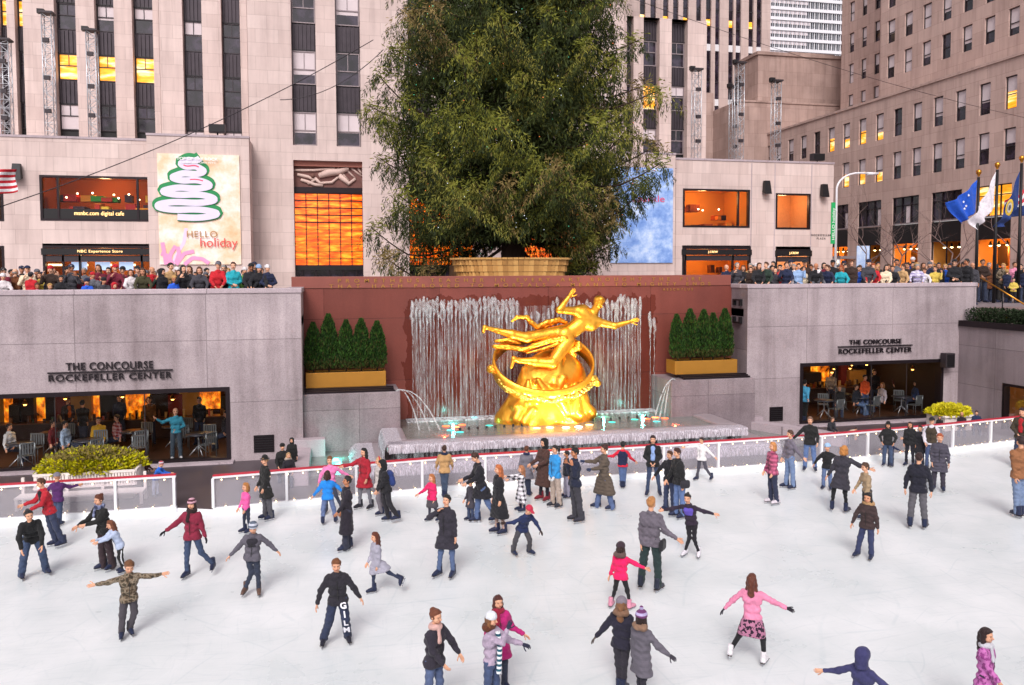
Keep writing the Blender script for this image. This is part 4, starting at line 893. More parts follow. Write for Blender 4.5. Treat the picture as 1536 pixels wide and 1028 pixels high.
# ================================================================== LATTICE MASTS, LAMPS, FLAGS, WIRES
def mast(px, pyt, pyb, Y, lab, wd=.55):
    a = onY(px, pyb, Y); b = onY(px, pyt, Y); x, z0, z1 = a[0], a[2] - .6, b[2]; r = thing('lattice_mast', (x, Y, z0), lab, 'mast'); h_ = wd/2
    mb = MB(); L = MB()
    for i, j in ((-1, -1), (1, -1), (1, 1), (-1, 1)): mb.tube([(x + i*h_, Y + j*h_, z0), (x + i*h_, Y + j*h_, z1)], .032, M['steel'], 6)
    mb.build('upright', r); z = z0; k = 0
    while z < z1 - .1:
        z2 = min(z + .5, z1)
        for s_ in (-1, 1):
            q = 1 if k % 2 else -1
            L.tube([(x - q*h_, Y + s_*h_, z), (x + q*h_, Y + s_*h_, z2)], .018, M['steel'], 4, False); L.tube([(x + s_*h_, Y - q*h_, z), (x + s_*h_, Y + q*h_, z2)], .018, M['steel'], 4, False)
            L.tube([(x - h_, Y + s_*h_, z), (x + h_, Y + s_*h_, z)], .018, M['steel'], 4, False)
        z = z2; k += 1
    L.build('lattice', r)
    mb = MB(); mb.box(x - h_ - .12, x + h_ + .12, Y - h_ - .12, Y + h_ + .12, z1, z1 + .12, M['frame']); mb.box(x - h_ - .3, x - h_ + .1, Y - .15, Y + .15, z1 + .02, z1 + .3, M['black']); mb.build('mast_head', r)
    mb = MB(); 
    for q in (.25, .5, .78): mb.box(x - .2, x + .16, Y - h_ - .2, Y - h_, z0 + (z1 - z0)*q, z0 + (z1 - z0)*q + .25, M['frame'])
    mb.build('lamp_fixture', r)
mast(12, 62, 207, 58, 'steel lattice mast at the far left edge above the cafe roof'); mast(77, 22, 207, 57, 'tall steel lattice mast left of the first golden window'); mast(142, 48, 207, 57, 'steel lattice mast between the golden windows on the left roof')
mast(1044, 106, 240, 58, 'steel lattice mast on the right wing roof in front of the blank pier'); mast(1100, 132, 243, 60, 'shorter of the paired steel lattice masts on the right roof'); mast(1108, 96, 243, 59, 'taller of the paired steel lattice masts on the right roof'); mast(1163, 123, 243, 58, 'steel lattice mast standing alone in front of the brown block')
def wire(pts, lab, r_=.02):
    P = []; a, b = [np.array(p) for p in pts]
    for k in range(25): q = k/24; P.append(a + (b - a)*q - np.array([0, 0, 1.])*4*q*(1 - q)*.6)
    mb = MB(); mb.tube(P, r_, M['frame'], 5); tag(mb.build('cable'), lab, 'cable')
wire((onY(-60, 330, 34), onY(560, 60, 40)), 'dark cable slanting up from the left edge to the spruce'); wire((onY(420, 150, 40), onY(575, 75, 40)), 'thin second cable running into the left side of the spruce', .02)
wire((onY(900, -20, 40), onY(1600, 190, 46)), 'thin cable slanting down across the buildings at the top right', .014)

def lamppost():
    p = onY(1253, 400, 50); x = p[0]; r = thing('street_lamp', (x, 50, SZ), 'white curved street lamp carrying a green banner at the corner of the right shop wing', 'street lamp'); top = ZY(1262, 285, 50)
    P = [(x, 50, SZ), (x, 50, top)] + [(x + 2.0*(1 - cos(a))*.9, 50, top + 1.2*sin(a)) for a in np.linspace(.15, pi/2, 8)] + [(x + 2.6, 50, top + 1.2)]
    mb = MB(); mb.tube(P, [.11] + [.07]*(len(P) - 1), M['white'], 10); mb.build('pole', r)
    mb = MB(); mb.tube([(x + 2.4, 50, top + 1.17), (x + 3.3, 50, top + 1.2)], [.12, .08], M['white'], 10); mb.build('lamp_head', r)
    a = onY(1249.5, 366, 50); b = onY(1257, 304, 50); mb = MB(); mb.box(x - .42, x - .1, 49.96, 50.0, a[2], b[2], plain('1fa35c', .5, 0, .1)); bn = mb.build('banner', r)
    bpy.context.view_layer.update()
    # vertical lettering reads upwards
    cu = bpy.data.curves.new('txt', 'FONT'); cu.body = 'HELLO holiday'; cu.size = .27; cu.extrude = .005; o = bpy.data.objects.new('txt', cu); COL.objects.link(o)
    dg = bpy.context.evaluated_depsgraph_get(); me = bpy.data.meshes.new_from_object(o.evaluated_get(dg)); bpy.data.objects.remove(o); me.materials.clear(); me.materials.append(plain('f4f8f4', .5))
    for v in me.vertices: v.co = Vector((-v.co.y*1.0 + .12 - .28, -.06 - v.co.z, v.co.x*1.35 + a[2] - SZ + .25))
    link('lettering', me, bn)
lamppost()
# hanging blue-white banner behind the crowd
p = onY(1294, 391, 45); r = thing('banner', (p[0], 45, SZ), 'small pale blue poster stand above the crowd beside the white street lamp', 'banner'); a = q4(45, 1285, 1304, 391, 369)
mb = MB(); mb.box(a[0], a[1], 44.97, 45.03, a[2] - .5, a[3], bannermat(('86a6da', 'a4bfe8', 'c8daf2', 'dde8f6'), 1.2)); mb.build('poster', r); mb = MB(); mb.tube([(p[0], 45, SZ), (p[0], 45, a[2] - .5)], .04, M['frame'], 8); mb.build('post', r)

def flagpole(px, pyt, Y, zb, lab):
    p = onY(px, pyt, Y); r = thing('flagpole', (p[0], Y, zb), lab, 'flagpole'); mb = MB(); mb.tube([(p[0], Y, zb), (p[0], Y, p[2])], [.075, .06], M['black'], 10); mb.build('pole', r)
    mb = MB(); mb.lathe((p[0], Y, p[2] + .03), [(.05, 0), (.05, .06), (.1, .12), (.12, .2), (.1, .28), (0, .33)], M['brass'], 12); mb.build('finial', r); return r
def flag(c4, Y, mfn, lab, waves=2.2, amp=.12, deco=None, name='flag', n=26):
    P = [onY(*c, Y - .1) for c in c4]; r = thing(name, P[0], lab, 'flag')
    def fn(u, v):
        a = P[0]*(1 - v) + P[1]*v; b = P[2]*(1 - v) + P[3]*v; q = a*(1 - u) + b*u
        ww = sin(u*waves*2*pi + v*2.2)*amp*(.25 + u); return (q[0] + .06*sin(v*5 + u*3)*u, q[1] + ww, q[2] - .12*sin(pi*u)*(1 - v))
    mb = MB(); mb.grid(fn, n, n, mfn); o = mb.build('cloth', r); s_ = o.modifiers.new('thickness', 'SOLIDIFY'); s_.thickness = .012
    if deco: deco(r, fn)
    return r
fab = lambda c: fabric(c, .7)
def star(mb, c, s_, m):
    V = [(c[0] + s_*(1 if i % 2 == 0 else .42)*sin(i*pi/5), c[1], c[2] + s_*(1 if i % 2 == 0 else .42)*cos(i*pi/5)) for i in range(10)]
    for i in range(10): mb.face([c, V[(i + 1) % 10], V[i]], m)
def stars(r, fn):
    for u, v in ((.38, .18), (.5, .33), (.44, .55), (.52, .6)): mb = MB(); p = fn(u, v); star(mb, (p[0], p[1] - .05, p[2]), .07, plain('e8e8f4', .6)); mb.build('star', r)
def seal(r, fn):
    mb = MB(); p = np.array(fn(.5, .42)) - np.array([0, .12, 0])
    mb.lathe((0, 0, 0), [(0, 0), (.16, .01)], plain('b9b2a6', .6), 16); mb.lathe((0, 0, 0), [(.17, 0), (.25, .02), (.27, 0)], plain('c9a83a', .5), 16)
    mb.lathe((0, 0, .012), [(0, 0), (.09, .01)], plain('4a4a58', .6), 8)
    mb.v = [(p[0] + v[0]*.75 + v[1]*.25, p[1] - v[2], p[2] + v[1]*1.45) for v in mb.v]; mb.build('emblem', r)
FY = 30.6
flagpole(1468, 266, FY, 4.3, 'dark flagpole with gold ball flying the plain blue flag'); flagpole(1496, 255, FY, 4.3, 'dark flagpole with gold ball flying the white flag'); flagpole(1532.5, 245, FY, 4.3, 'dark flagpole at the right edge flying the navy flag')
flag([(1466, 270), (1464, 318), (1421, 304), (1441, 336)], FY, fab('1450b8'), 'bright blue flag with small white stars hanging from the left flagpole', deco=stars)
flag([(1494, 258), (1491, 312), (1455, 330), (1464, 345)], FY, fab('ddd6e0'), 'white flag hanging between the two blue flags')
flag([(1530, 257), (1528, 308), (1492, 341), (1505, 340)], FY, fab('16346e'), 'navy flag with a round gold emblem near the right edge', deco=seal, amp=.1)
def st(u, v): return fab('b9202c') if int(v*9) % 2 == 0 else fab('e4dfe4')
def us(u, v): return fab('22386e') if (v > .55 and u < 2) else (fab('c9283a') if int(v*7) % 2 == 0 else fab('ece4ea'))
flag([(1575, 252), (1575, 320), (1512, 300), (1514, 326)], FY + .8, us, 'red white and blue flag fluttering at the right edge', amp=.15)
flag([(-70, 248), (-70, 300), (22, 253), (25, 288)], 34, st, 'red and white striped flag at the left edge', amp=.15); flagpole(-72, 235, 34, SZ, 'flagpole just outside the left edge flying the striped flag')

# ================================================================== VEGETATION
def leafmesh(name, C_, D, L, Wd, mats, mi, parent=None, loc=None):
    """many leaf-sized faces: centre, direction, length, width"""
    n = len(C_); D = D/np.linalg.norm(D, axis=1)[:, None]; rv = RNG.normal(size=(n, 3)); S_ = np.cross(D, rv); S_ /= np.linalg.norm(S_, axis=1)[:, None] + 1e-9
    S_ = S_*(Wd/2)[:, None]; E_ = D*L[:, None]
    V = np.stack([C_ - S_*.6, C_ + S_*.6, C_ + E_*.55 + S_, C_ + E_, C_ + E_*.55 - S_], 1).reshape(-1, 3)
    k = np.arange(n)*5; Q = np.concatenate([np.stack([k, k+1, k+2, k+4], 1), np.stack([k+4, k+2, k+3, k+3], 1)])
    Q1 = np.stack([k, k+1, k+2, k+4], 1); T_ = np.stack([k+4, k+2, k+3], 1)
    me = bpy.data.meshes.new(name); me.vertices.add(len(V)); me.vertices.foreach_set('co', V.astype(np.float32).ravel())
    li = np.concatenate([Q1.ravel(), T_.ravel()]).astype(np.int32); me.loops.add(len(li)); me.loops.foreach_set('vertex_index', li); me.polygons.add(2*n)
    me.polygons.foreach_set('loop_start', np.concatenate([np.arange(n)*4, 4*n + np.arange(n)*3]).astype(np.int32)); me.polygons.foreach_set('loop_total', np.concatenate([np.full(n, 4), np.full(n, 3)]).astype(np.int32))
    for m in mats: me.materials.append(m)
    me.polygons.foreach_set('material_index', np.concatenate([mi, mi]).astype(np.int32)); me.update(calc_edges=True)
    return link(name, me, parent, loc)
def spruce():
    tx, ty = 8.15, 36.; r = thing('spruce_tree', (tx, ty, SZ), 'giant dark green spruce with drooping branches standing behind the red wall', 'tree'); o = np.array([tx, ty, SZ])
    mb = MB(); mb.tube([(tx, ty, SZ - .1), (tx, ty, 9), (tx, ty, 18), (tx, ty, 30)], [.62, .52, .38, .06], M['bark'], 14); mb.build('trunk', r)
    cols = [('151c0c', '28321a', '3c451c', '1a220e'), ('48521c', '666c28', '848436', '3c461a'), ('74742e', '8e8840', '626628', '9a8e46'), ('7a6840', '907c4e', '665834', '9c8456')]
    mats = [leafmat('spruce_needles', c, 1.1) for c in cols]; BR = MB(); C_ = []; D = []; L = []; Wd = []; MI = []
    rs = np.random.default_rng(11)
    def prof(z):  # crown radius over height
        return float(np.interp(z, [6.3, 7.2, 9, 12, 15, 18, 22, 26, 30], [4.4, 5.4, 6.1, 6.7, 6.3, 5.6, 4.3, 2.8, .6]))
    z = 6.6; nb = 0
    while z < 29.5:
        k = 8 if z < 20 else 7
        a0 = rs.uniform(0, 6.28)
        for i in range(k):
            az = a0 + 2*pi*i/k + rs.normal(0, .16); zz = z + rs.normal(0, .22); R = prof(zz)*rs.uniform(.8, 1.12)*(.87 if zz < 10 and cos(az) > .3 else 1)*(1 + (.08 if 10.5 < zz < 13 else -.02)*cos(az))
            front = sin(az) < -.15 and abs(cos(az)) < .8
            if front and zz < 8.6: zz += 2.3
            if abs(cos(az)) < .8 and sin(az) > 0 and zz < 8.6: zz += 2.2
            droop = rs.uniform(.1, .24)*R; lift = rs.uniform(.1, .3)*R
            if front and zz < 9.5: droop *= .5
            clump = rs.choice(4, p=(.4, .42, .12, .06))
            if 8 < zz < 15 and cos(az) > .1 and sin(az) < .3 and rs.random() < .3: clump = 3 if rs.random() < .4 else 2
            n = 15; P = []; bend = rs.normal(0, .2)
            for j in range(n + 1):
                q = j/n; rr = R*q; P.append(np.array([tx + rr*cos(az + bend*q), ty + rr*sin(az + bend*q), zz + .35 - droop*sin(q*pi*.8)*1.3 - .06*R*q + lift*max(0, q - .72)*1.6]))
            BR.tube(P, [.08*(1 - .85*j/n) + .01 for j in range(n + 1)], M['bark'], 5, False); nb += 1
            dirr = np.array([cos(az), sin(az), 0]); side = np.array([-sin(az), cos(az), 0]); sw = rs.uniform(.9, 1.35)
            for j in range(6, n + 1):
                q = j/n; p = P[j]; wide = sw*(1.45*sin(min(1, q*1.2)*pi*.86)**.8 + .1)*(R/6.5)
                for sg in (-1, 1):
                    wv = wide*rs.uniform(.6, 1.15); tl_ = rs.uniform(.5, 1.1)*(.4 + .6*q); m_ = int(3 + 8*wv)
                    for t_ in range(m_):   # a twig with its curtain of hanging sprays
                        f = (t_ + .5*rs.random())/m_; off = side*sg*wv*f + dirr*(wv*f*.5); base = p + off; base[2] += -.75*f*f*wv + rs.normal(0, .03)
                        ns = 10; hang = tl_*(.72 - .3*f); s0 = rs.normal(0, .03, 3)
                        for s_ in range(ns):
                            hh = s_/ns*hang; c = base + s0 + np.array([rs.normal(0, .025 + .05*(1 - s_/ns)), rs.normal(0, .025 + .05*(1 - s_/ns)), -hh])
                            C_.append(c); spread = .5*(1 - s_/ns) + .1; dd = np.array([rs.normal(0, spread), rs.normal(0, spread), -.8]) + off*.2/(wv + .1)
                            if s_ == 0: dd = off/(wv*f + .05) + np.array([0, 0, -.2]) + rs.normal(0, .3, 3)
                            D.append(dd); L.append(rs.uniform(.1, .2)); Wd.append(rs.uniform(.022, .042)); MI.append((clump if s_ < 6 else 0) if rs.random() < .85 else rs.choice(4, p=(.5, .35, .1, .05)))  # lower sprays darkest green: shade under each bough put into colour
            for t_ in range(110):
                C_.append(P[-1] - dirr*rs.uniform(0, .7) + rs.normal(0, .2, 3)); D.append(dirr*.8 + rs.normal(0, .45, 3) + np.array([0, 0, -.1])); L.append(rs.uniform(.14, .3)); Wd.append(.045); MI.append(1 if clump < 3 else clump)
        z += .92 if z < 20 else 1.1
    BR.build('branches', r)
    for _ in range(110000):   # inner needles all darkest green, shade of the crown put into colour
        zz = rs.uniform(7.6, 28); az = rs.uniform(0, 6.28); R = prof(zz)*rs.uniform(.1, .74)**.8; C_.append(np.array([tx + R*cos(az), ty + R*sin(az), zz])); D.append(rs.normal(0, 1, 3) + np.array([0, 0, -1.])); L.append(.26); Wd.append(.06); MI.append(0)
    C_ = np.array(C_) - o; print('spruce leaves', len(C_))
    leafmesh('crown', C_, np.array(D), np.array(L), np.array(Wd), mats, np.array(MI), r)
    # little bulbs of the light strings
    idx = RNG.choice(len(C_), 900, replace=False); mb = MB()
    for k, i in enumerate(idx):
        c = C_[i] + o; m = emis(('f0f4ff', 'ff8040', '60e0b0', 'e8f0ff')[k % 4], .9); s_ = .018
        mb.lathe((c[0], c[1] - .05, c[2]), [(0, -s_), (s_, 0), (0, s_)], m, 4)
    tag(mb.build('string_of_bulbs', r), kind='stuff')
    # golden planter round the trunk
    pr = thing('tree_planter', (tx - .3, 33.3, SZ), 'golden ribbed wooden surround at the foot of the spruce', 'planter'); a = q4(32.3, 690, 858, 412, 392); mb = MB(); n = 34; cx_ = (a[0] + a[1])/2; w2 = (a[1] - a[0])/2
    for i in range(n):
        an = pi*i/(n - 1); x = cx_ - w2*cos(an)*1.; y = 33.6 - 1.5*sin(an)**.7
        for lv, (zA, zB, gr) in enumerate(((6.0, 6.28, .93), (6.3, 6.55, .97), (6.57, 6.8, 1.0), (6.8, 6.88, 1.05))): 
            X1 = cx_ + (x - cx_)*gr; mb.beam((X1, y + .0 - .05*(lv == 3), zA), (X1, y - .05*(lv == 3), zB), w2*pi/n*.96, .22, plain(('b98a4c', 'c99a58', 'a87a40')[i % 3 if lv < 3 else 1], .6, 0, .2, 5))
    for i in range(n - 1):
        pass
    mb.build('planter_wall', pr); mb = MB(); mb.box(cx_ - w2*.93, cx_ + w2*.93, 33.0, 36.5, SZ, 6.6, plain('6e5030', .7)); mb.build('planter_core', pr)
    return r
spruce()
def conifer_mesh():
    rs = np.random.default_rng(5); n = 5200; h_ = rs.random(n)**.85; R = .34*np.interp(h_, [0, .12, .5, .8, 1], [.8, 1, .92, .6, .08]); a = rs.uniform(0, 2*pi, n); rr = R*np.sqrt(rs.uniform(.35, 1.1, n))
    rr *= 1 + .12*np.sin(a*5 + h_*22)
    C_ = np.stack([rr*np.cos(a), rr*np.sin(a), .12 + h_*1.62], 1); D = np.stack([np.cos(a)*.5, np.sin(a)*.5, np.full(n, 1.)], 1) + rs.normal(0, .3, (n, 3))
    mats = [leafmat('arborvitae', c, 3.) for c in (('152410', '203a16', '1a2c12'), ('2c4a1a', '3a5c20', '24401a'), ('3b3a1c', '4c4a26', '2a3016'))]
    mi = rs.choice(3, n, p=(.5, .42, .08)); mi[(h_ < .16) & (rs.random(n) < .6)] = 2
    return leafmesh('foliage', C_, D, rs.uniform(.07, .13, n), rs.uniform(.025, .05, n), mats, mi)
cm = conifer_mesh(); cmd = cm.data; bpy.data.objects.remove(cm)
tm = MB().tube([(0, 0, -.05), (0, 0, 1.2)], [.035, .01], M['bark'], 6).build('stem', base=(0, 0, 0)); tmd = tm.data; bpy.data.objects.remove(tm)
ordn = ('leftmost', 'second', 'middle', 'fourth', 'rightmost')
def hedgebox(x0, x1, yc, z, side):
    r = thing('planter_box', ((x0 + x1)/2, yc, z), 'long golden planter box of evergreens on the ledge %s of the fountain' % side, 'planter'); mb = MB()
    for q in ((x0, x1, yc - .42, yc - .36), (x0, x1, yc + .36, yc + .42), (x0, x0 + .06, yc - .36, yc + .36), (x1 - .06, x1, yc - .36, yc + .36)): mb.box(*q, z, z + .52, M['gold_paint'])
    mb.box(x0 + .06, x1 - .06, yc - .36, yc + .36, z, z + .46, M['soil']); mb.build('box', r, bevel=.008)
    for i in range(5):
        x = x0 + .28 + (x1 - x0 - .56)*i/4; s_ = random.uniform(.88, 1.02); t_ = thing('evergreen_shrub', (x + random.uniform(-.04, .04), yc, z + .46), '%s cone shaped evergreen in the golden box %s of the fountain' % (ordn[i], side), 'shrub', 'cone evergreens in the golden boxes')
        t_.scale = (s_*.92, s_*.92, s_*random.uniform(1.02, 1.2)); t_.rotation_euler = (0, random.uniform(-.04, .04), random.uniform(0, 6)); link('foliage', cmd, t_); link('stem', tmd, t_)
hedgebox(-.93, 1.8, 28.75, 2.3, 'left'); hedgebox(12.75, 15.35, 28.75, 2.34, 'right')
def lowshrub(cx_, cy_, z, rx, ry, rz, label, n, cat='shrub', cols=None, name='flower_shrub'):
    rs = np.random.default_rng(int(abs(cx_)*10) + 3); u = rs.normal(size=(n, 3)); u /= np.linalg.norm(u, axis=1)[:, None]; u[:, 2] = abs(u[:, 2]); k = rs.uniform(.6, 1.04, n)*(1 + .12*np.sin(u[:, 0]*14)*np.cos(u[:, 1]*11))
    p = u*k[:, None]*np.array([rx, ry, rz]); cols = cols or (('b9b000', 'cfc41a', '9aa000'), ('8f9a10', 'b8b41e', '6d7a14'), ('6f6a30', '8a7a44', '55602a'))
    mats = [leafmat('shrub_leaves', c, 5.) for c in cols]; mi = rs.choice(3, n, p=(.45, .35, .2)); top = p[:, 2] > rz*.62; mi[top & (rs.random(n) < .75)] = 2
    r = thing(name, (cx_, cy_, z), label, cat); D = u + rs.normal(0, .5, (n, 3)) + np.array([0, 0, .3]); leafmesh('foliage', p, D, rs.uniform(.06, .13, n), rs.uniform(.04, .07, n), mats, mi, r)
    mb = MB()
    for i in range(9): a = i*.7; mb.tube([(cx_, cy_, z - .05), (cx_ + rx*.6*cos(a), cy_ + ry*.6*sin(a), z + rz*.6)], [.02, .008], M['bark'], 5, False)
    mb.build('stems', r)
# left planter ringed by a white slatted bench, right white planter
p0 = onZ(52, 738, .1); 
HB = .86
def leftbench():
    cx_, cy_ = -6.6, 24.15; w2, d2 = 1.26, .72; r = thing('planter_bench', (cx_, cy_, .1), 'white slatted bench built round the yellow shrub planter on the left', 'bench'); m = M['benchw']; mb = MB()
    for s_ in range(2):
        y = cy_ - d2 if s_ == 0 else cy_ + d2
        mb.box(cx_ - w2, cx_ + w2, y - .03, y + .03, HB, HB + .06, m); mb.box(cx_ - w2, cx_ + w2, y - .03, y + .03, .5, .56, m)
    for s_ in (-1, 1): x = cx_ + s_*w2; mb.box(x - .03, x + .03, cy_ - d2, cy_ + d2, HB, HB + .06, m); mb.box(x - .03, x + .03, cy_ - d2, cy_ + d2, .5, .56, m)
    mb.build('back_rail', r); mb = MB(); n = 34
    for i in range(n): x = cx_ - w2 + .05 + (2*w2 - .1)*i/(n - 1); mb.box(x - .025, x + .025, cy_ - d2 - .015, cy_ - d2 + .015, .56, HB, m)
    for i in range(14):
        y = cy_ - d2 + .05 + (2*d2 - .1)*i/13
        for s_ in (-1, 1): mb.box(cx_ + s_*w2 - .015, cx_ + s_*w2 + .015, y - .025, y + .025, .56, HB, m)
    mb.build('back_slats', r); mb = MB()
    for k in range(5): y = cy_ - d2 - .12 - k*.1; mb.box(cx_ - w2 - .3, cx_ + w2 + .3, y - .04, y + .04, .4, .44, m)
    mb.build('seat', r)
    for x in (cx_ - w2 - .25, cx_ - w2*.35, cx_ + w2*.35, cx_ + w2 + .25):
        mb = MB(); mb.box(x - .035, x + .035, cy_ - d2 - .55, cy_ - d2 - .48, .1, .4, m); mb.box(x - .035, x + .035, cy_ - d2 - .06, cy_ - d2 + .01, .1, HB, m); mb.box(x - .03, x + .03, cy_ - d2 - .48, cy_ - d2 - .06, .32, .38, m); mb.build('leg', r)
    mb = MB(); mb.box(cx_ - w2 + .1, cx_ + w2 - .1, cy_ - d2 + .1, cy_ + d2 - .1, .1, HB - .03, m); mb.box(cx_ - w2 + .16, cx_ + w2 - .16, cy_ - d2 + .16, cy_ + d2 - .16, HB - .03, HB, M['soil']); mb.build('planter_box', r)
    lowshrub(cx_, cy_, HB, 1.3, .8, .52, 'wide yellow green shrub bed growing in the white bench planter on the left', 17000)
M['benchw'] = plain('e6dcd6', .5, 0, .08)
leftbench()
c = onY(1423, 640, 26.6); r = thing('planter_box', (c[0], 26.6, .1), 'square white planter holding a yellow shrub beside the right restaurant window', 'planter'); mb = MB(); n = 12
mb.box(c[0] - .6, c[0] + .6, 26.1, 27.1, .1, .62, M['benchw']); mb.box(c[0] - .66, c[0] + .66, 26.04, 27.16, .62, .7, M['benchw']); mb.build('box', r, bevel=.01)
lowshrub(c[0], 26.6, .68, .82, .6, .36, 'bright yellow shrub spilling over the square white planter on the right', 7000, cols=(('cfc400', 'e0d020', 'b0b000'), ('b4b410', 'd0c81e', '8f9a14'), ('c8bc20', 'd8cc30', '8a8a20')))
# clipped hedge on the right wall
rs = np.random.default_rng(9); n = 26000; C_ = np.stack([rs.uniform(25.62, 26.85, n), rs.uniform(12, 28.3, n), 4.1 + rs.uniform(.0, .62, n)], 1); r = thing('hedge', (26.2, 20, 4.1), 'low dark clipped hedge on top of the right side wall', 'hedge')
leafmesh('foliage', C_ - np.array([26.2, 20, 4.1]), rs.normal(0, 1, (n, 3)) + np.array([0, 0, .6]), rs.uniform(.06, .12, n), rs.uniform(.03, .06, n), [leafmat('hedge_leaves', ('141d0e', '22301a', '18240f'), 4)], np.zeros(n), r)
# bare street trees
def bare(px, Y, h_, lab, seed):
    rs = random.Random(seed); x = XY(px, Y, 380); r = thing('bare_tree', (x, Y, SZ), lab, 'tree'); mb = MB()
    def br(p, d_, L, rad, dep):
        P = [p]; 
        for k in range(4): d_ = d_ + np.array([rs.gauss(0, .13), rs.gauss(0, .13), rs.gauss(.03, .1)]); d_ = d_/np.linalg.norm(d_); P.append(P[-1] + d_*L/4)
        mb.tube(P, [rad*(1 - .1*k) for k in range(5)], M['barkp'], 5 if dep < 3 else 3, False)
        if dep < 5:
            for q in range(2 if dep else 4): a = rs.uniform(0, 6.28); s_ = .75; br(P[rs.choice((2, 3, 4))], d_*.7 + np.array([cos(a)*s_, sin(a)*s_, rs.uniform(-.1, .45)]), L*rs.uniform(.62, .85), rad*.55, dep + 1)
    br(np.array([x, Y, SZ]), np.array([0, 0, 1.]), h_*.4, .065, 0); mb.build('trunk_and_limbs', r)
M['barkp'] = plain('6d5a56', .9, 0, .25, 6, .5)
bare(1298, 44, 6.4, 'leafless street tree behind the crowd beside the white street lamp', 1); bare(1336, 42, 6.2, 'leafless street tree in front of the glowing canopy shop', 2); bare(1425, 40, 6.6, 'leafless street tree in front of the dark window right of centre crowd', 3); bare(1522, 38, 6.2, 'leafless street tree at the right edge behind the flagpoles', 6)
# steps, landing and handrails at the far right
mb = MB()
for i in range(5): mb.box(26.95, 35, 30.2 - .35*(i + 1), 30.2 - .35*i, 3.4, SZ - .15*(i + 1), plain('7d6a68', .7, 0, .2, 3))
mb.box(26.95, 35, 24, 28.45, 3.4, 4.02, plain('6d5c5a', .7, 0, .2, 3)); tag(mb.build('stone_steps'), 'brown stone steps below the crowd at the far right', 'steps')
r = thing('handrail', (27.5, 30.3, SZ), 'brass handrail sloping down the steps at the far right', 'handrail'); a = onY(1470, 416, 30.3); b = onY(1540, 459, 28.4)
mb = MB(); mb.tube([a, b], .035, M['brass'], 8); mb.build('rail', r)
for q in (.03, .5, .97): p = a + (b - a)*q; mb = MB(); mb.tube([(p[0], p[1], p[2]), (p[0], p[1], p[2] - .95)], .025, M['black'], 6); mb.build('post', r)
# ================================================================== FIGURES (signed-distance modelling, one smooth surface per piece)
EDG = [((0,0,0),(1,0,0)),((0,1,0),(1,1,0)),((0,0,1),(1,0,1)),((0,1,1),(1,1,1)),((0,0,0),(0,1,0)),((1,0,0),(1,1,0)),((0,0,1),(0,1,1)),((1,0,1),(1,1,1)),((0,0,0),(0,0,1)),((1,0,0),(1,0,1)),((0,1,0),(0,1,1)),((1,1,0),(1,1,1))]
def polygonise(F, o, h):
    S_ = F < 0; c = S_[:-1,:-1,:-1].astype(np.int8).copy()
    for i in (0, 1):
        for j in (0, 1):
            for k in (0, 1):
                if i+j+k: c += S_[i:F.shape[0]-1+i, j:F.shape[1]-1+j, k:F.shape[2]-1+k]
    mask = (c > 0) & (c < 8); I = np.argwhere(mask)
    if len(I) == 0: return np.zeros((0, 3)), np.zeros((0, 4), int)
    idx = -np.ones(mask.shape, np.int32); idx[mask] = np.arange(len(I)); P = np.zeros((len(I), 3)); n = np.zeros(len(I))
    for a, b in EDG:
        a = np.array(a); b = np.array(b); A = I + a; B = I + b; fa = F[A[:,0],A[:,1],A[:,2]]; fb = F[B[:,0],B[:,1],B[:,2]]; m = (fa < 0) != (fb < 0)
        t_ = np.where(m, fa/(fa - fb + 1e-12), 0); P += np.where(m[:, None], A + (B - A)*t_[:, None], 0); n += m
    P = P/n[:, None]; V = o + P*h; Q = []
    for ax in range(3):
        sl0 = [slice(None)]*3; sl1 = [slice(None)]*3; sl0[ax] = slice(0, -1); sl1[ax] = slice(1, None); ch = S_[tuple(sl0)] != S_[tuple(sl1)]; E_ = np.argwhere(ch)
        b_, c_ = [(1, 2), (2, 0), (0, 1)][ax]; ok = (E_[:, b_] > 0) & (E_[:, c_] > 0) & (E_[:, b_] < F.shape[b_]-1) & (E_[:, c_] < F.shape[c_]-1); E_ = E_[ok]
        db = np.zeros(3, int); db[b_] = 1; dc = np.zeros(3, int); dc[c_] = 1
        g = lambda X: idx[X[:,0],X[:,1],X[:,2]]
        q = np.stack([g(E_ - db - dc), g(E_ - dc), g(E_), g(E_ - db)], 1); ins = S_[E_[:,0],E_[:,1],E_[:,2]]; q[~ins] = q[~ins][:, ::-1]; Q.append(q)
    Q = np.concatenate(Q); return V, Q[(Q >= 0).all(1)]
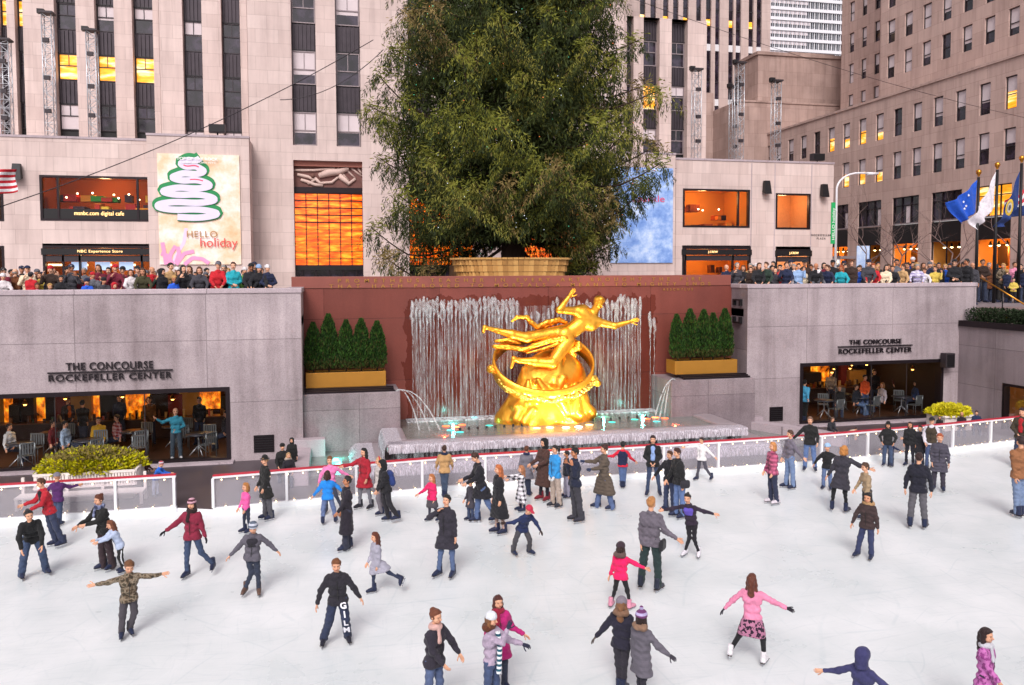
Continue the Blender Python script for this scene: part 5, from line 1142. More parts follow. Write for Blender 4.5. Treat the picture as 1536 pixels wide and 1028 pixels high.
def sdf(prims, h, k=.04, wr=0, cut=None, seed=0, pad=.05):
    """prims: (p0, p1, r0, r1[, squash vector, factor]) tapered capsules, smooth union"""
    P0 = np.array([p[0] for p in prims], float); P1 = np.array([p[1] for p in prims], float); R_ = np.array([max(p[2], p[3]) for p in prims])
    lo = np.minimum((P0 - R_[:, None]).min(0), (P1 - R_[:, None]).min(0)) - pad; hi = np.maximum((P0 + R_[:, None]).max(0), (P1 + R_[:, None]).max(0)) + pad
    n = np.ceil((hi - lo)/h).astype(int) + 1; ax = [lo[i] + np.arange(n[i])*h for i in range(3)]; G = np.stack(np.meshgrid(*ax, indexing='ij'), -1).astype(np.float32)
    F = np.full(G.shape[:3], 9., np.float32)
    for p in prims:
        a = np.array(p[0], np.float32); b = np.array(p[1], np.float32); m = max(p[2], p[3]) + k*1.6 + 2*h
        l = np.minimum(a, b) - m; u = np.maximum(a, b) + m; i0 = np.clip(np.floor((l - lo)/h).astype(int), 0, n); i1 = np.clip(np.ceil((u - lo)/h).astype(int) + 1, 0, n)
        s_ = tuple(slice(x, y) for x, y in zip(i0, i1)); g = G[s_]; ab = b - a; L2 = float(ab@ab) + 1e-9; t_ = np.clip(((g - a)@ab)/L2, 0, 1); d_ = g - a - t_[..., None]*ab
        if len(p) > 4: v = np.array(p[4], np.float32); d_ = d_ + (d_@v)[..., None]*v*(p[5] - 1)
        D_ = np.sqrt((d_*d_).sum(-1)) - (p[2] + (p[3] - p[2])*t_); f = F[s_]; hh = np.clip(.5 + .5*(f - D_)/k, 0, 1); F[s_] = np.where(f > 5, D_, f*(1 - hh) + D_*hh - k*hh*(1 - hh))
    if wr:
        s1 = seed*1.7; F += wr*(np.sin(G[..., 0]*31 + G[..., 2]*19 + s1)*np.sin(G[..., 2]*37 - G[..., 1]*23 + s1*2) + .6*np.sin(G[..., 2]*61 + 4*np.sin(G[..., 0]*17 + s1) + G[..., 1]*29))
    if cut is not None: F = np.maximum(F, cut(G))
    return polygonise(F, lo, h)
V3 = lambda *a: np.array(a, float)
def nrm(v): return v/(np.linalg.norm(v) + 1e-9)
# ---- canonical head (chin to crown 0.225 m, looking along +y), hair and hats in the same space
def head_parts():
    pr = [(V3(0, -.008, .135), V3(0, .012, .135), .078, .074), (V3(0, -.03, .14), V3(0, -.02, .15), .076, .07), (V3(0, .035, .05), V3(0, .05, .03), .046, .028), (V3(-.03, .03, .06), V3(.03, .03, .06), .042, .042), (V3(0, -.015, -.06), V3(0, -.008, .06), .05, .047),
          (V3(0, .085, .1), V3(0, .104, .076), .009, .015), (V3(-.028, .07, .118), V3(.028, .07, .118), .014, .014), (V3(-.04, .055, .082), V3(-.03, .062, .075), .02, .016), (V3(.04, .055, .082), V3(.03, .062, .075), .02, .016), (V3(-.014, .078, .046), V3(.014, .078, .046), .009, .009)]
    V, Q = sdf(pr, .0085, .018); 
    for s in (-1, 1):
        ve, qe = sdf([(V3(s*.078, -.01, .105), V3(s*.084, -.016, .075), .017, .01, V3(1, 0, 0), 2.2)], .008, .01, pad=.02); Q = np.concatenate([Q, qe + len(V)]); V = np.concatenate([V, ve])
    c = V[Q].mean(1); mi = np.zeros(len(Q), int)
    for s in (-1, 1): mi[(abs(c[:, 0] - s*.03) < .013) & (abs(c[:, 2] - .102) < .006) & (c[:, 1] > .045)] = 1; mi[(abs(c[:, 0] - s*.031) < .019) & (abs(c[:, 2] - .121) < .0055) & (c[:, 1] > .05)] = 2
    mi[(abs(c[:, 0]) < .023) & (abs(c[:, 2] - .046) < .008) & (c[:, 1] > .055)] = 3
    return V, Q, mi
HEAD = head_parts()
def capcut(G): return np.maximum(G[..., 1]*.9 + .0 - np.maximum(0, G[..., 2] - .135)*1.6 - .03, .02 - G[..., 2]) 
def hairgen(kind):
    sc = [(V3(0, -.012, .145), V3(0, .004, .148), .09, .087), (V3(0, -.035, .12), V3(0, -.03, .1), .08, .07)]
    if kind == 'short': pr = sc; cut = lambda G: np.maximum(G[..., 1] - .035 - np.maximum(0, G[..., 2] - .13)*1.5, .055 - G[..., 2] + np.maximum(0, G[..., 1] + .02)*.6)
    if kind == 'bald': pr = [(V3(0, -.03, .1), V3(0, -.02, .1), .085, .085)]; cut = lambda G: np.maximum(np.maximum(G[..., 1] - .0, .06 - G[..., 2]), G[..., 2] - .125)
    if kind == 'long': pr = sc + [(V3(-.06, -.03, .1), V3(-.07, -.02, -.08), .045, .04), (V3(.06, -.03, .1), V3(.07, -.02, -.08), .045, .04), (V3(0, -.07, .1), V3(0, -.085, -.14), .065, .06)]; cut = lambda G: np.where(G[..., 2] > .02, G[..., 1] - .028 - np.maximum(0, G[..., 2] - .14)*1.6, G[..., 1] - .045)
    if kind == 'bob': pr = sc + [(V3(-.065, -.015, .1), V3(-.07, .0, .0), .042, .04), (V3(.065, -.015, .1), V3(.07, 0, .0), .042, .04), (V3(0, -.065, .1), V3(0, -.07, 0), .06, .055)]; cut = lambda G: G[..., 1] - .028 - np.maximum(0, G[..., 2] - .14)*1.6
    if kind == 'curly': pr = sc + [(V3(.055*cos(a), -.03 + .05*sin(a), z), V3(.07*cos(a), -.03 + .06*sin(a), z), .05, .045) for a in np.arange(2.4, 7.2, .7) for z in (.14, .08, .02)]; cut = lambda G: G[..., 1] - .03 - np.maximum(0, G[..., 2] - .14)*1.6
    if kind in ('pony', 'bun'):
        pr = list(sc) + ([(V3(0, -.1, .14), V3(0, -.14, .1), .03, .035), (V3(0, -.14, .1), V3(0, -.13, -.04), .035, .015)] if kind == 'pony' else [(V3(0, -.07, .21), V3(0, -.09, .2), .038, .035)]); cut = lambda G: np.where((G[..., 1] < -.08) | (G[..., 2] > .2), -1., np.maximum(G[..., 1] - .028 - np.maximum(0, G[..., 2] - .14)*1.6, .05 - G[..., 2] + np.maximum(0, G[..., 1])*.8))
    return sdf(pr, .0095, .02, wr=.006, cut=cut)
def hatgen(kind):
    if kind == 'beanie': V, Q = sdf([(V3(0, -.015, .145), V3(0, .0, .15), .1, .096)], .01, .02, cut=lambda G: .125 - G[..., 2] - G[..., 1]*.12)
    if kind == 'pompon': V, Q = sdf([(V3(0, -.015, .145), V3(0, .0, .15), .102, .098), (V3(0, -.01, .27), V3(0, -.01, .275), .034, .034)], .01, .012, cut=lambda G: .115 - G[..., 2] - G[..., 1]*.12)
    if kind == 'cap': V, Q = sdf([(V3(0, -.01, .15), V3(0, 0, .15), .096, .093), (V3(0, .09, .155), V3(0, .15, .145), .055, .05, V3(0, 0, 1), 5.)], .009, .008, cut=lambda G: .14 - G[..., 2] )
    if kind == 'brim': V, Q = sdf([(V3(0, -.01, .16), V3(0, 0, .19), .092, .085), (V3(0, -.02, .155), V3(0, .02, .155), .12, .12, V3(0, 0, 1), 9.)], .009, .012, cut=lambda G: .142 - G[..., 2])
    if kind == 'hood': V, Q = sdf([(V3(0, -.025, .14), V3(0, -.0, .14), .115, .11), (V3(0, -.05, .06), V3(0, -.04, -.04), .1, .1)], .011, .04, wr=.002, cut=lambda G: np.maximum(G[..., 1] - .055 - np.maximum(0, G[..., 2] - .14)*.7, -.08 - G[..., 2]))
    if kind == 'earmuff':
        V, Q = sdf([(V3(s*.088, -.01, .09), V3(s*.094, -.01, .09), .036, .034) for s in (-1, 1)] + [(V3(.1*cos(a), -.01, .12 + .13*sin(a)), V3(.1*cos(a + .4), -.01, .12 + .13*sin(a + .4)), .014, .014) for a in np.arange(0, 2.8, .4)], .008, .01)
    if kind == 'scarf': V, Q = sdf([(V3(.075*cos(a), -.005 + .07*sin(a), -.05 + .012*sin(a*2)), V3(.075*cos(a + .5), -.005 + .07*sin(a + .5), -.05), .042, .042) for a in np.arange(0, 6.2, .5)] + [(V3(.03, .09, -.06), V3(.05, .13, -.25), .035, .045, V3(0, 1, 0), 1.8)], .012, .02, wr=.003)
    if kind == 'furhood': V, Q = sdf([(V3(.095*cos(a), -.05 + .06*sin(a), -.03), V3(.095*cos(a + .5), -.05 + .06*sin(a + .5), -.03), .045, .045) for a in np.arange(0, 6.2, .5)], .011, .03, wr=.006)
    return V, Q
GC = {}
def headgear(kind):
    if kind not in GC: GC[kind] = hairgen(kind) if kind in ('short', 'bald', 'long', 'bob', 'curly', 'pony', 'bun') else hatgen(kind)
    return GC[kind]
def handgen(curl):
    pr = [(V3(-.022, 0, .01), V3(-.028, 0, .085), .015, .014), (V3(.0, 0, 0), V3(.0, 0, .09), .02, .015), (V3(.022, 0, .01), V3(.028, 0, .083), .014, .013), (V3(0, 0, -.04), V3(0, 0, .01), .026, .022)]
    for x, L_, a0 in ((-.032, .06, 1.), (-.011, .078, .85), (.011, .074, .9), (.031, .056, 1.1)):
        p = V3(x, 0, .09 - abs(x)*.25); d_ = 0.
        for s_, (f, r_) in enumerate(((.45, .0095), (.3, .0085), (.25, .0075))): d_ += curl*a0*(.7 if s_ == 0 else 1); q = p + L_*f*V3(x*1.6, sin(d_), cos(d_)); pr.append((p, q, r_, r_*.92)); p = q
    p = V3(-.03, .004, .025)
    for a, L_ in ((.9, .035), (.65, .03), (.45, .024)): q = p + L_*V3(-sin(a), .35 + curl*.3, cos(a)); pr.append((p, q, .0115, .0095)); p = q
    return sdf(pr, .0055, .006)
HANDS = {'relaxed': handgen(.35), 'grip': handgen(1.1), 'open': handgen(.06)}
def bootgen(lo=False):
    V, Q = sdf([(V3(0, -.05, .045), V3(0, .16, .03), .048, .036), (V3(0, -.045, .06), V3(0, -.035, .2), .052, .056), (V3(0, .02, .07), V3(0, .1, .05), .046, .04)], .012, .03, cut=lambda G: np.maximum(.002 - G[..., 2], G[..., 2] - .215)); return V, Q
BOOT = bootgen(); 
def framem(x, y, z, o, s): return lambda V: o + s*(V[:, :1]*x + V[:, 1:2]*y + V[:, 2:3]*z)
SKIN = [plain(c, .55, 0, .08, 8, 0, .3, 'skin') for c in ('d6a183', 'c78f70', 'dba98c', 'b57a5a', '8a5a40')]
EYE = plain('1c1412', .3); BROW = plain('3a2418', .8); LIP = plain('a8584c', .5)
BLADE = plain('c9ccd2', .25, .85, .05)
def dirv(th, ph, R_, Fw): th, ph = radians(th), radians(ph); return R_*sin(th)*cos(ph) - V3(0, 0, 1)*cos(th)*cos(ph) - Fw*sin(ph)
def person(px=None, top=None, feet=None, face=0, A=(-8, 0, -4, 12), B=(8, 0, 4, 12), LA=(-4, 0, -2, 0), LB=(4, 0, 2, 0), lean=(0, 0), hd=0, nod=0, jac=('jacket', '20202a'), leg=('trousers', '2c3a5c'), hair=('short', '3a261a'), hat=None, neck=None, extra=(), shoe='1c2440', skate=True, skin=0,
           label='', group=None, ground=None, height=None, res=.019, kid=0., hands=('relaxed', 'relaxed'), glove=None, z0=0., seat=False, world=None):
    """A = the person's right side, B = left; limb angles are (swing in the picture plane, towards the viewer)"""
    if ground is None: ground = onZ(px, feet, z0)
    g = np.array(ground, float); vd = nrm(V3(g[0], g[1], 0)); Rr = V3(vd[1], -vd[0], 0)   # local picture-right
    if world is not None: vd = V3(sin(world), cos(world), 0); Rr = V3(vd[1], -vd[0], 0)
    if top is not None:
        r_ = ray(px, top); t_ = (g[:2]@_F[:2])/(r_[:2]@_F[:2]); need = (CAM + r_*t_)[2] - g[2]
    f = radians(face); fwd = Rr*sin(f) - vd*cos(f); rt = np.cross(fwd, V3(0, 0, 1))   # person's own right
    Up = V3(0, 0, 1); K = 1 + .28*kid; HS = (.225*K)
    tors = -dirv(-lean[0], -lean[1], Rr, vd)
    D = lambda a, i: dirv(a[i], a[i+1], Rr, vd)
    sc0 = 1.72; tl, sl = .42*(1 - .1*kid), .42*(1 - .08*kid); ua, fa = .272, .235
    hip = V3(0, 0, 0); tf = nrm(fwd + Up*0 - tors*(fwd@tors)); J = {}
    for s_, a, nm in ((1, LA, 'A'), (-1, LB, 'B')):
        h0 = hip + rt*s_*.088; kn = h0 + D(a, 0)*tl; an = kn + D(a, 2)*sl; J['h'+nm], J['k'+nm], J['a'+nm] = h0, kn, an
    foot = .1 + (.07 if skate else 0); zmin = min(J['aA'][2], J['aB'][2]) - foot + .02; off = -zmin
    if seat: off = .47 + .02
    sh = hip + tors*.5; nk = hip + tors*.545
    for s_, a, nm in ((1, A, 'A'), (-1, B, 'B')):
        s0 = hip + tors*.475 + rt*s_*.165; el = s0 + D(a, 0)*ua; wr_ = el + D(a, 2)*fa; J['s'+nm], J['e'+nm], J['w'+nm] = s0, el, wr_
    hf = radians(hd); hy = nrm(fwd*cos(hf) + rt*sin(hf)); hz = nrm(tors*.5 + Up*.5 + hy*sin(radians(nod))*1.); hy = nrm(hy - hz*(hy@hz)); hx = np.cross(hy, hz); ho = nk + tors*.055 + hz*.02
    full = off + (ho + hz*HS*1.03)[2]; S = (need/full) if top is not None else (height or 1.)
    ctr = hip*0
    fix = lambda v: (np.asarray(v) + V3(0, 0, off) - ctr)*S
    root = thing('person', g, label, 'person', group); parts = {}
    def mk(nm, V, Q, mats, mi=None, par=None):
        return link(nm, npmesh(nm, V, Q, mats, mi), par or root)
    h_ = res
    def C_(a, b, r0, r1, *x): return (fix(a), fix(b), r0*S, r1*S, *x)
    chest = hip + tors*.36; waist = hip + tors*.18
    sk = SKIN[skin]; GL = fabric(glove) if glove else sk
    # body
    body = [C_(hip - rt*.07, hip + rt*.07, .098, .098), C_(waist - rt*.05, waist + rt*.05, .095, .095), C_(chest - rt*.075, chest + rt*.075, .105, .105), C_(hip + tors*.47 - rt*.13, hip + tors*.47 + rt*.13, .05, .05), C_(chest, nk, .07, .05)]
    for nm in 'AB': body += [C_(J['s'+nm], J['e'+nm], .05, .04), C_(J['e'+nm], J['w'+nm], .038, .027), C_(J['h'+nm], J['k'+nm], .066, .043), C_(J['k'+nm], J['a'+nm], .042, .03)]
    V, Q = sdf(body, max(.026, h_), .04); mi = np.full(len(Q), 0); Vs, Qs, Ms = [V], [Q], [mi]; n = len(V)
    hv, hq, hm = HEAD; W_ = framem(hx, hy, hz, fix(ho), S*K)(hv); Vs.append(W_); Qs.append(hq + n); Ms.append(hm); n += len(W_)
    for nm, s_, kd in (('A', 1, hands[0]), ('B', -1, hands[1])):
        vv, qq = HANDS[kd]; z_ = nrm(J['w'+nm] - J['e'+nm]); x_ = nrm(np.cross(z_, rt if abs(z_@rt) < .8 else fwd))*(-1); y_ = np.cross(z_, x_)
        if s_ < 0: pass
        W_ = framem(x_*1., y_*-1. if s_ > 0 else y_, z_, fix(J['w'+nm] + z_*.03), S*(.93 + .1*kid))(vv); Vs.append(W_); Qs.append(qq + n); Ms.append(np.full(len(qq), 4)); n += len(W_)
    mk('body', np.concatenate(Vs), np.concatenate(Qs), [sk, EYE, BROW, LIP, GL], np.concatenate(Ms))
    # upper garment
    kind, col = jac[0], jac[1]; pat = jac[2] if len(jac) > 2 else None; c2 = jac[3] if len(jac) > 3 else None; puff = 1.5 if pat == 'puffer' else 1.
    hem = {'sweater': .0, 'jacket': -.06, 'coat': -.3, 'longcoat': -.5, 'dress': -.3}[kind]; e = .012*puff + (.008 if kind != 'sweater' else 0)
    up = [C_(waist - rt*.06, waist + rt*.06, .1 + e, .1 + e), C_(chest - rt*.08, chest + rt*.08, .107 + e, .107 + e), C_(hip + tors*.465 - rt*.13, hip + tors*.465 + rt*.13, .055 + e, .055 + e), C_(chest + tors*.08, nk - tors*.01, .09, .062 + e*.5), C_(hip - rt*.065, hip + rt*.065, .106 + e, .106 + e)]
    for nm in 'AB': up += [C_(J['s'+nm], J['e'+nm], .056 + e*.5, .049 + e*.5), C_(J['e'+nm], J['w'+nm] - nrm(J['w'+nm] - J['e'+nm])*.005, .048 + e*.4, .037 + e*.35)]
    if kind != 'dress':   # standing collar
        for a_ in np.arange(0, 6.2, .52): q = [nk - tors*.012 + .066*(rt*cos(x) + fwd*sin(x)) + tors*.02*cos(x - 4.7) for x in (a_, a_ + .52)]; up.append(C_(q[0], q[1], .02, .02))
    tm_ = (nrm(J['kA'] - J['hA']) + nrm(J['kB'] - J['hB']))/2; spread = np.linalg.norm(J['kA'] - J['kB'] - rt*.17)
    if hem < -.02:
        nlev = max(1, int(-hem/.11))
        for i in range(1, nlev + 1):
            q = -hem*i/nlev; fl = {'jacket': .1, 'coat': .2, 'longcoat': .22, 'dress': .32}[kind]; c = hip + tm_*q; w_ = .065 + q*fl*.5 + spread*q*.5; dv = nrm((J['kA'] - J['kB']))
            up.append(C_(c - dv*w_, c + dv*w_, .108 + e + q*fl*.35, .108 + e + q*fl*.35))
    hemn = nrm(-tm_ if hem < -.15 else tors); hp = fix(hip + (tm_*(-hem) if hem < 0 else 0)); 
    def cutj(G): return -((G - hp.astype(np.float32))@hemn.astype(np.float32)) - (0.02*S if hem >= 0 else .03*S)
    armlow = None
    if hem >= -.15:   # keep hanging sleeves uncut by the hem
        def cutj(G, base=cutj): 
            c = base(G); d_ = np.full(c.shape, 9., np.float32)
            for nm in 'AB':
                a = fix(J['e'+nm]).astype(np.float32); b = fix(J['w'+nm]).astype(np.float32); ab = b - a; t_ = np.clip(((G - a)@ab)/(ab@ab), 0, 1); q = G - a - t_[..., None]*ab; d_ = np.minimum(d_, np.sqrt((q*q).sum(-1)) - .075*S)
            return np.minimum(c, np.where(d_ < 0, -1., 9.))
    V, Q = sdf(up, h_, .032, wr=.0075*S, cut=cutj, seed=g[0]); parts['top'] = mk({'sweater': 'sweater', 'jacket': 'jacket', 'coat': 'coat', 'longcoat': 'coat', 'dress': 'dress'}[kind], V, Q, [fabric(col, .8, pat, c2)])
    if kind in ('jacket', 'coat') and res < .024 and fwd@vd < .35:   # zip or button placket down the front
        P = [fix(hip + tors*q + fwd*(.1 + e + .004 + .018*min(1, q/.3)*(1 if q < .4 else 0) - (.03 if q > .42 else 0))) for q in (-.02, .1, .22, .34, .44)]
        mb = MB(); mb.tube(P, .007*S, fabric('101014'), 5); me = bpy.data.meshes.new('zip'); me.from_pydata(mb.v, [], mb.f); me.materials.append(mb.mats[0]); link('zip', me, root)
    # lower garment
    lk, lc = leg[0], leg[1]; lc = hexc(lc); gy = sum(lc)/3; lc = tuple(round((.62*x + .38*gy)*.9, 4) for x in lc); fl = {'trousers': .02, 'flare': .028, 'slim': .002, 'leggings': -.006, 'bare': 0, 'skirt': 0, 'sweats': .03}.get(lk, .02)
    if lk != 'bare':
        lo_ = [C_(hip - rt*.066, hip + rt*.066, .108, .108), C_(waist - rt*.05, waist + rt*.05, .1, .1)]
        if lk == 'skirt':
            for q in (.12, .24, .34): c = hip + tm_*q; dv = nrm(J['kA'] - J['kB']); w_ = .07 + spread*q*.5; lo_.append(C_(c - dv*w_, c + dv*w_, .115 + q*.12, .115 + q*.12))
            hp2 = fix(hip + tm_*.34); V, Q = sdf(lo_, h_, .04, cut=lambda G: -((G - hp2.astype(np.float32))@nrm(-tm_).astype(np.float32)) - .03*S, wr=.003*S)
            mk('skirt', V, Q, [fabric(lc, .85, *leg[2:4])])
            lo_ = []; 
            for nm in 'AB': lo_ += [C_(J['h'+nm], J['k'+nm], .08, .056), C_(J['k'+nm], J['a'+nm], .056, .042)]
            V, Q = sdf(lo_, h_, .03); mk('tights', V, Q, [fabric(leg[4] if len(leg) > 4 else '1a1a20')])
        else:
            for nm in 'AB': lo_ += [C_(J['h'+nm], J['k'+nm], .088 + fl*.4, .062 + fl*.7), C_(J['k'+nm], J['a'+nm] + nrm(J['a'+nm] - J['k'+nm])*(.05 if lk == 'flare' else .0), .06 + fl*.7, .046 + fl*1.2)]
            V, Q = sdf(lo_, h_, .03, wr=.0065*S, seed=g[1]); parts['low'] = mk('leggings' if lk == 'leggings' else 'trousers', V, Q, [fabric(lc, .85, *leg[2:4])])
    # feet
    sm = fabric(shoe, .45)
    for nm, s_ in (('A', 1), ('B', -1)):
        shin = nrm(J['a'+nm] - J['k'+nm]); lifted = (J['a'+nm][2] + off - (foot - .02)) > .1
        z_ = -shin if lifted else nrm(Up*1.0 - shin*.25); y_ = nrm(fwd + rt*s_*.18); y_ = nrm(y_ - z_*(y_@z_)) if lifted else nrm(y_*1.); z_ = nrm(z_ - y_*(z_@y_)); x_ = np.cross(y_, z_)
        W_ = framem(x_, y_, z_, fix(J['a'+nm] - z_*(.08)), S*(1.05 + .1*kid))(BOOT[0]); o_ = mk('skate' if skate else 'shoe', W_, BOOT[1], [sm])
        if skate:
            mb = MB(); F_ = framem(x_, y_, z_, fix(J['a'+nm] - z_*(.08)), S*1.05)
            for q in ((-.006, .006, -.095, .185, -.058, -.035, BLADE), (-.008, .008, -.07, -.03, -.036, .006, BLADE), (-.008, .008, .07, .12, -.036, .006, BLADE), (-.038, .038, -.1, .19, .0, .008, plain('2a1c14', .6))):
                b_ = MB(); b_.box(*q); arr = F_(np.array(b_.v)); n0 = len(mb.v); mb.v += [tuple(v) for v in arr]; mb.f += [tuple(n0 + i for i in f_) for f_ in b_.f]; mb.m += [mb.mi(q[6])]*6; mb.sm += [False]*6
            me = bpy.data.meshes.new('blade'); me.from_pydata(mb.v, [], mb.f); [me.materials.append(m) for m in mb.mats]; me.polygons.foreach_set('material_index', mb.m); link('blade', me, o_)
    HF = lambda V: framem(hx, hy, hz, fix(ho), S*K)(V)
    def gear(k_, c, nm, *p):
        V, Q = headgear(k_); mk(nm, HF(V), Q, [fabric(c, .9 if nm != 'hair' else .55, *p)])
    if hair and not (hat and hat[0] == 'hood'): gear(hair[0], hair[1], 'hair')
    if hat: gear(hat[0], hat[1], {'beanie': 'hat', 'pompon': 'hat', 'cap': 'cap', 'brim': 'hat', 'hood': 'hood', 'earmuff': 'earmuffs'}[hat[0]], *hat[2:])
    if neck: gear(neck[0], neck[1], {'scarf': 'scarf', 'furhood': 'fur_collar'}[neck[0]], *neck[2:])
    for x in extra:
        if x[0] == 'pack':
            c = hip + tors*.3 - fwd*.19; V, Q = sdf([C_(c + tors*.14 - rt*.08, c + tors*.14 + rt*.08, .09, .09), C_(c - tors*.12 - rt*.09, c - tors*.12 + rt*.09, .1, .1), C_(c - rt*.08, c + rt*.08, .1, .1)], .02, .05); mk('backpack', V, Q, [fabric(x[1], .7)])
        if x[0] == 'bag': c = hip + rt*x[2]*.24 + fwd*-.02; V, Q = sdf([C_(c - fwd*.07, c + fwd*.07, .07, .07, rt, 1.7), C_(c - fwd*.07 - Up*.08, c + fwd*.07 - Up*.08, .07, .07, rt, 1.7)], .02, .04); mk('shoulder_bag', V, Q, [fabric(x[1], .6)])
        if x[0] == 'camera':
            c = J['wA'] + nrm(J['wA'] - J['eA'])*.1; V, Q = sdf([C_(c - rt*.05, c + rt*.05, .032, .032), C_(c, c + fwd*.06, .026, .022)], .012, .01); mk('held_camera', V, Q, [M['black']])
        if x[0] == 'vest': 
            e2 = e + .014; V, Q = sdf([C_(waist - rt*.06, waist + rt*.06, .1 + e2, .1 + e2), C_(chest - rt*.07, chest + rt*.07, .107 + e2, .107 + e2), C_(hip - rt*.06, hip + rt*.06, .106 + e2, .106 + e2), C_(hip + tors*.46 - rt*.07, hip + tors*.46 + rt*.07, .06 + e2, .06 + e2)], h_, .04, wr=.003, cut=lambda G: -((G - fix(hip).astype(np.float32))@tors.astype(np.float32)) - .03*S); mk('vest', V, Q, [fabric(x[1])])
        if x[0] == 'front':   # contrasting front or back panel
            sg = x[2]; c0 = chest + fwd*sg*.07; wd = len(x) > 3; V, Q = sdf([C_(c0 - rt*.07 + tors*.04, c0 + rt*.07 + tors*.04, .075, .075), C_(c0 - rt*.06 - tors*.04, c0 + rt*.06 - tors*.04, .07, .07)] if wd else [C_(c0 - tors*.2, c0 + tors*.12, .08, .07)], .018, .02); mk('shirt_front', V, Q, [fabric(x[1])])
        if x[0] == 'stripes':
            for nm in 'AB':
                s_ = 1 if nm == 'A' else -1; V, Q = sdf([C_(J['h'+nm] + rt*s_*.075, J['k'+nm] + rt*s_*.06, .03, .026), C_(J['k'+nm] + rt*s_*.06, J['a'+nm] + rt*s_*.045, .026, .03)], .015, .02); mk('side_stripe', V, Q, [fabric(x[1])])
        if x[0] == 'word':
            nm = x[2]; a = fix(J['h'+nm]); b = fix(J['a'+nm]); 
            for i, ch in enumerate(x[1]):
                cu = bpy.data.curves.new('t', 'FONT'); cu.body = ch; cu.size = .17*S; cu.extrude = .004; cu.offset = .006*S; cu.align_x = 'CENTER'; o_ = bpy.data.objects.new('t', cu); COL.objects.link(o_); me = bpy.data.meshes.new_from_object(o_.evaluated_get(bpy.context.evaluated_depsgraph_get())); bpy.data.objects.remove(o_)
                kn_ = fix(J['k'+nm]); fr_ = .2 + .42*i; q = a + (kn_ - a)*fr_ if fr_ < 1 else kn_ + (b - kn_)*(fr_ - 1); zz = nrm(a - kn_) if fr_ < 1 else nrm(kn_ - b); yy = -vd; xx = nrm(np.cross(zz, vd))*-1.; 
                for v in me.vertices: v.co = Vector(q + nrm(-Rr*0 + Rr)*v.co.x + zz*(v.co.y - .06) - vd*(.13*S + v.co.z))
                me.materials.append(plain('e8e8f0', .6)); link('printed_letter', me, parts['low'])
        if x[0] == 'longscarf':
            c = nk + fwd*.13 + rt*.02; mb = MB(); pts = [fix(c), fix(c + fwd*.04 - tors*.2), fix(c + fwd*.03 - tors*.5), fix(c + fwd*.02 - tors*.72)]; mb.tube(pts, [.045*S]*4, fabric(x[1], .85, 'stripe', x[2]), 8); me = bpy.data.meshes.new('scarf'); me.from_pydata(mb.v, [], mb.f); me.materials.append(mb.mats[0]); link('scarf', me, root)
    return root
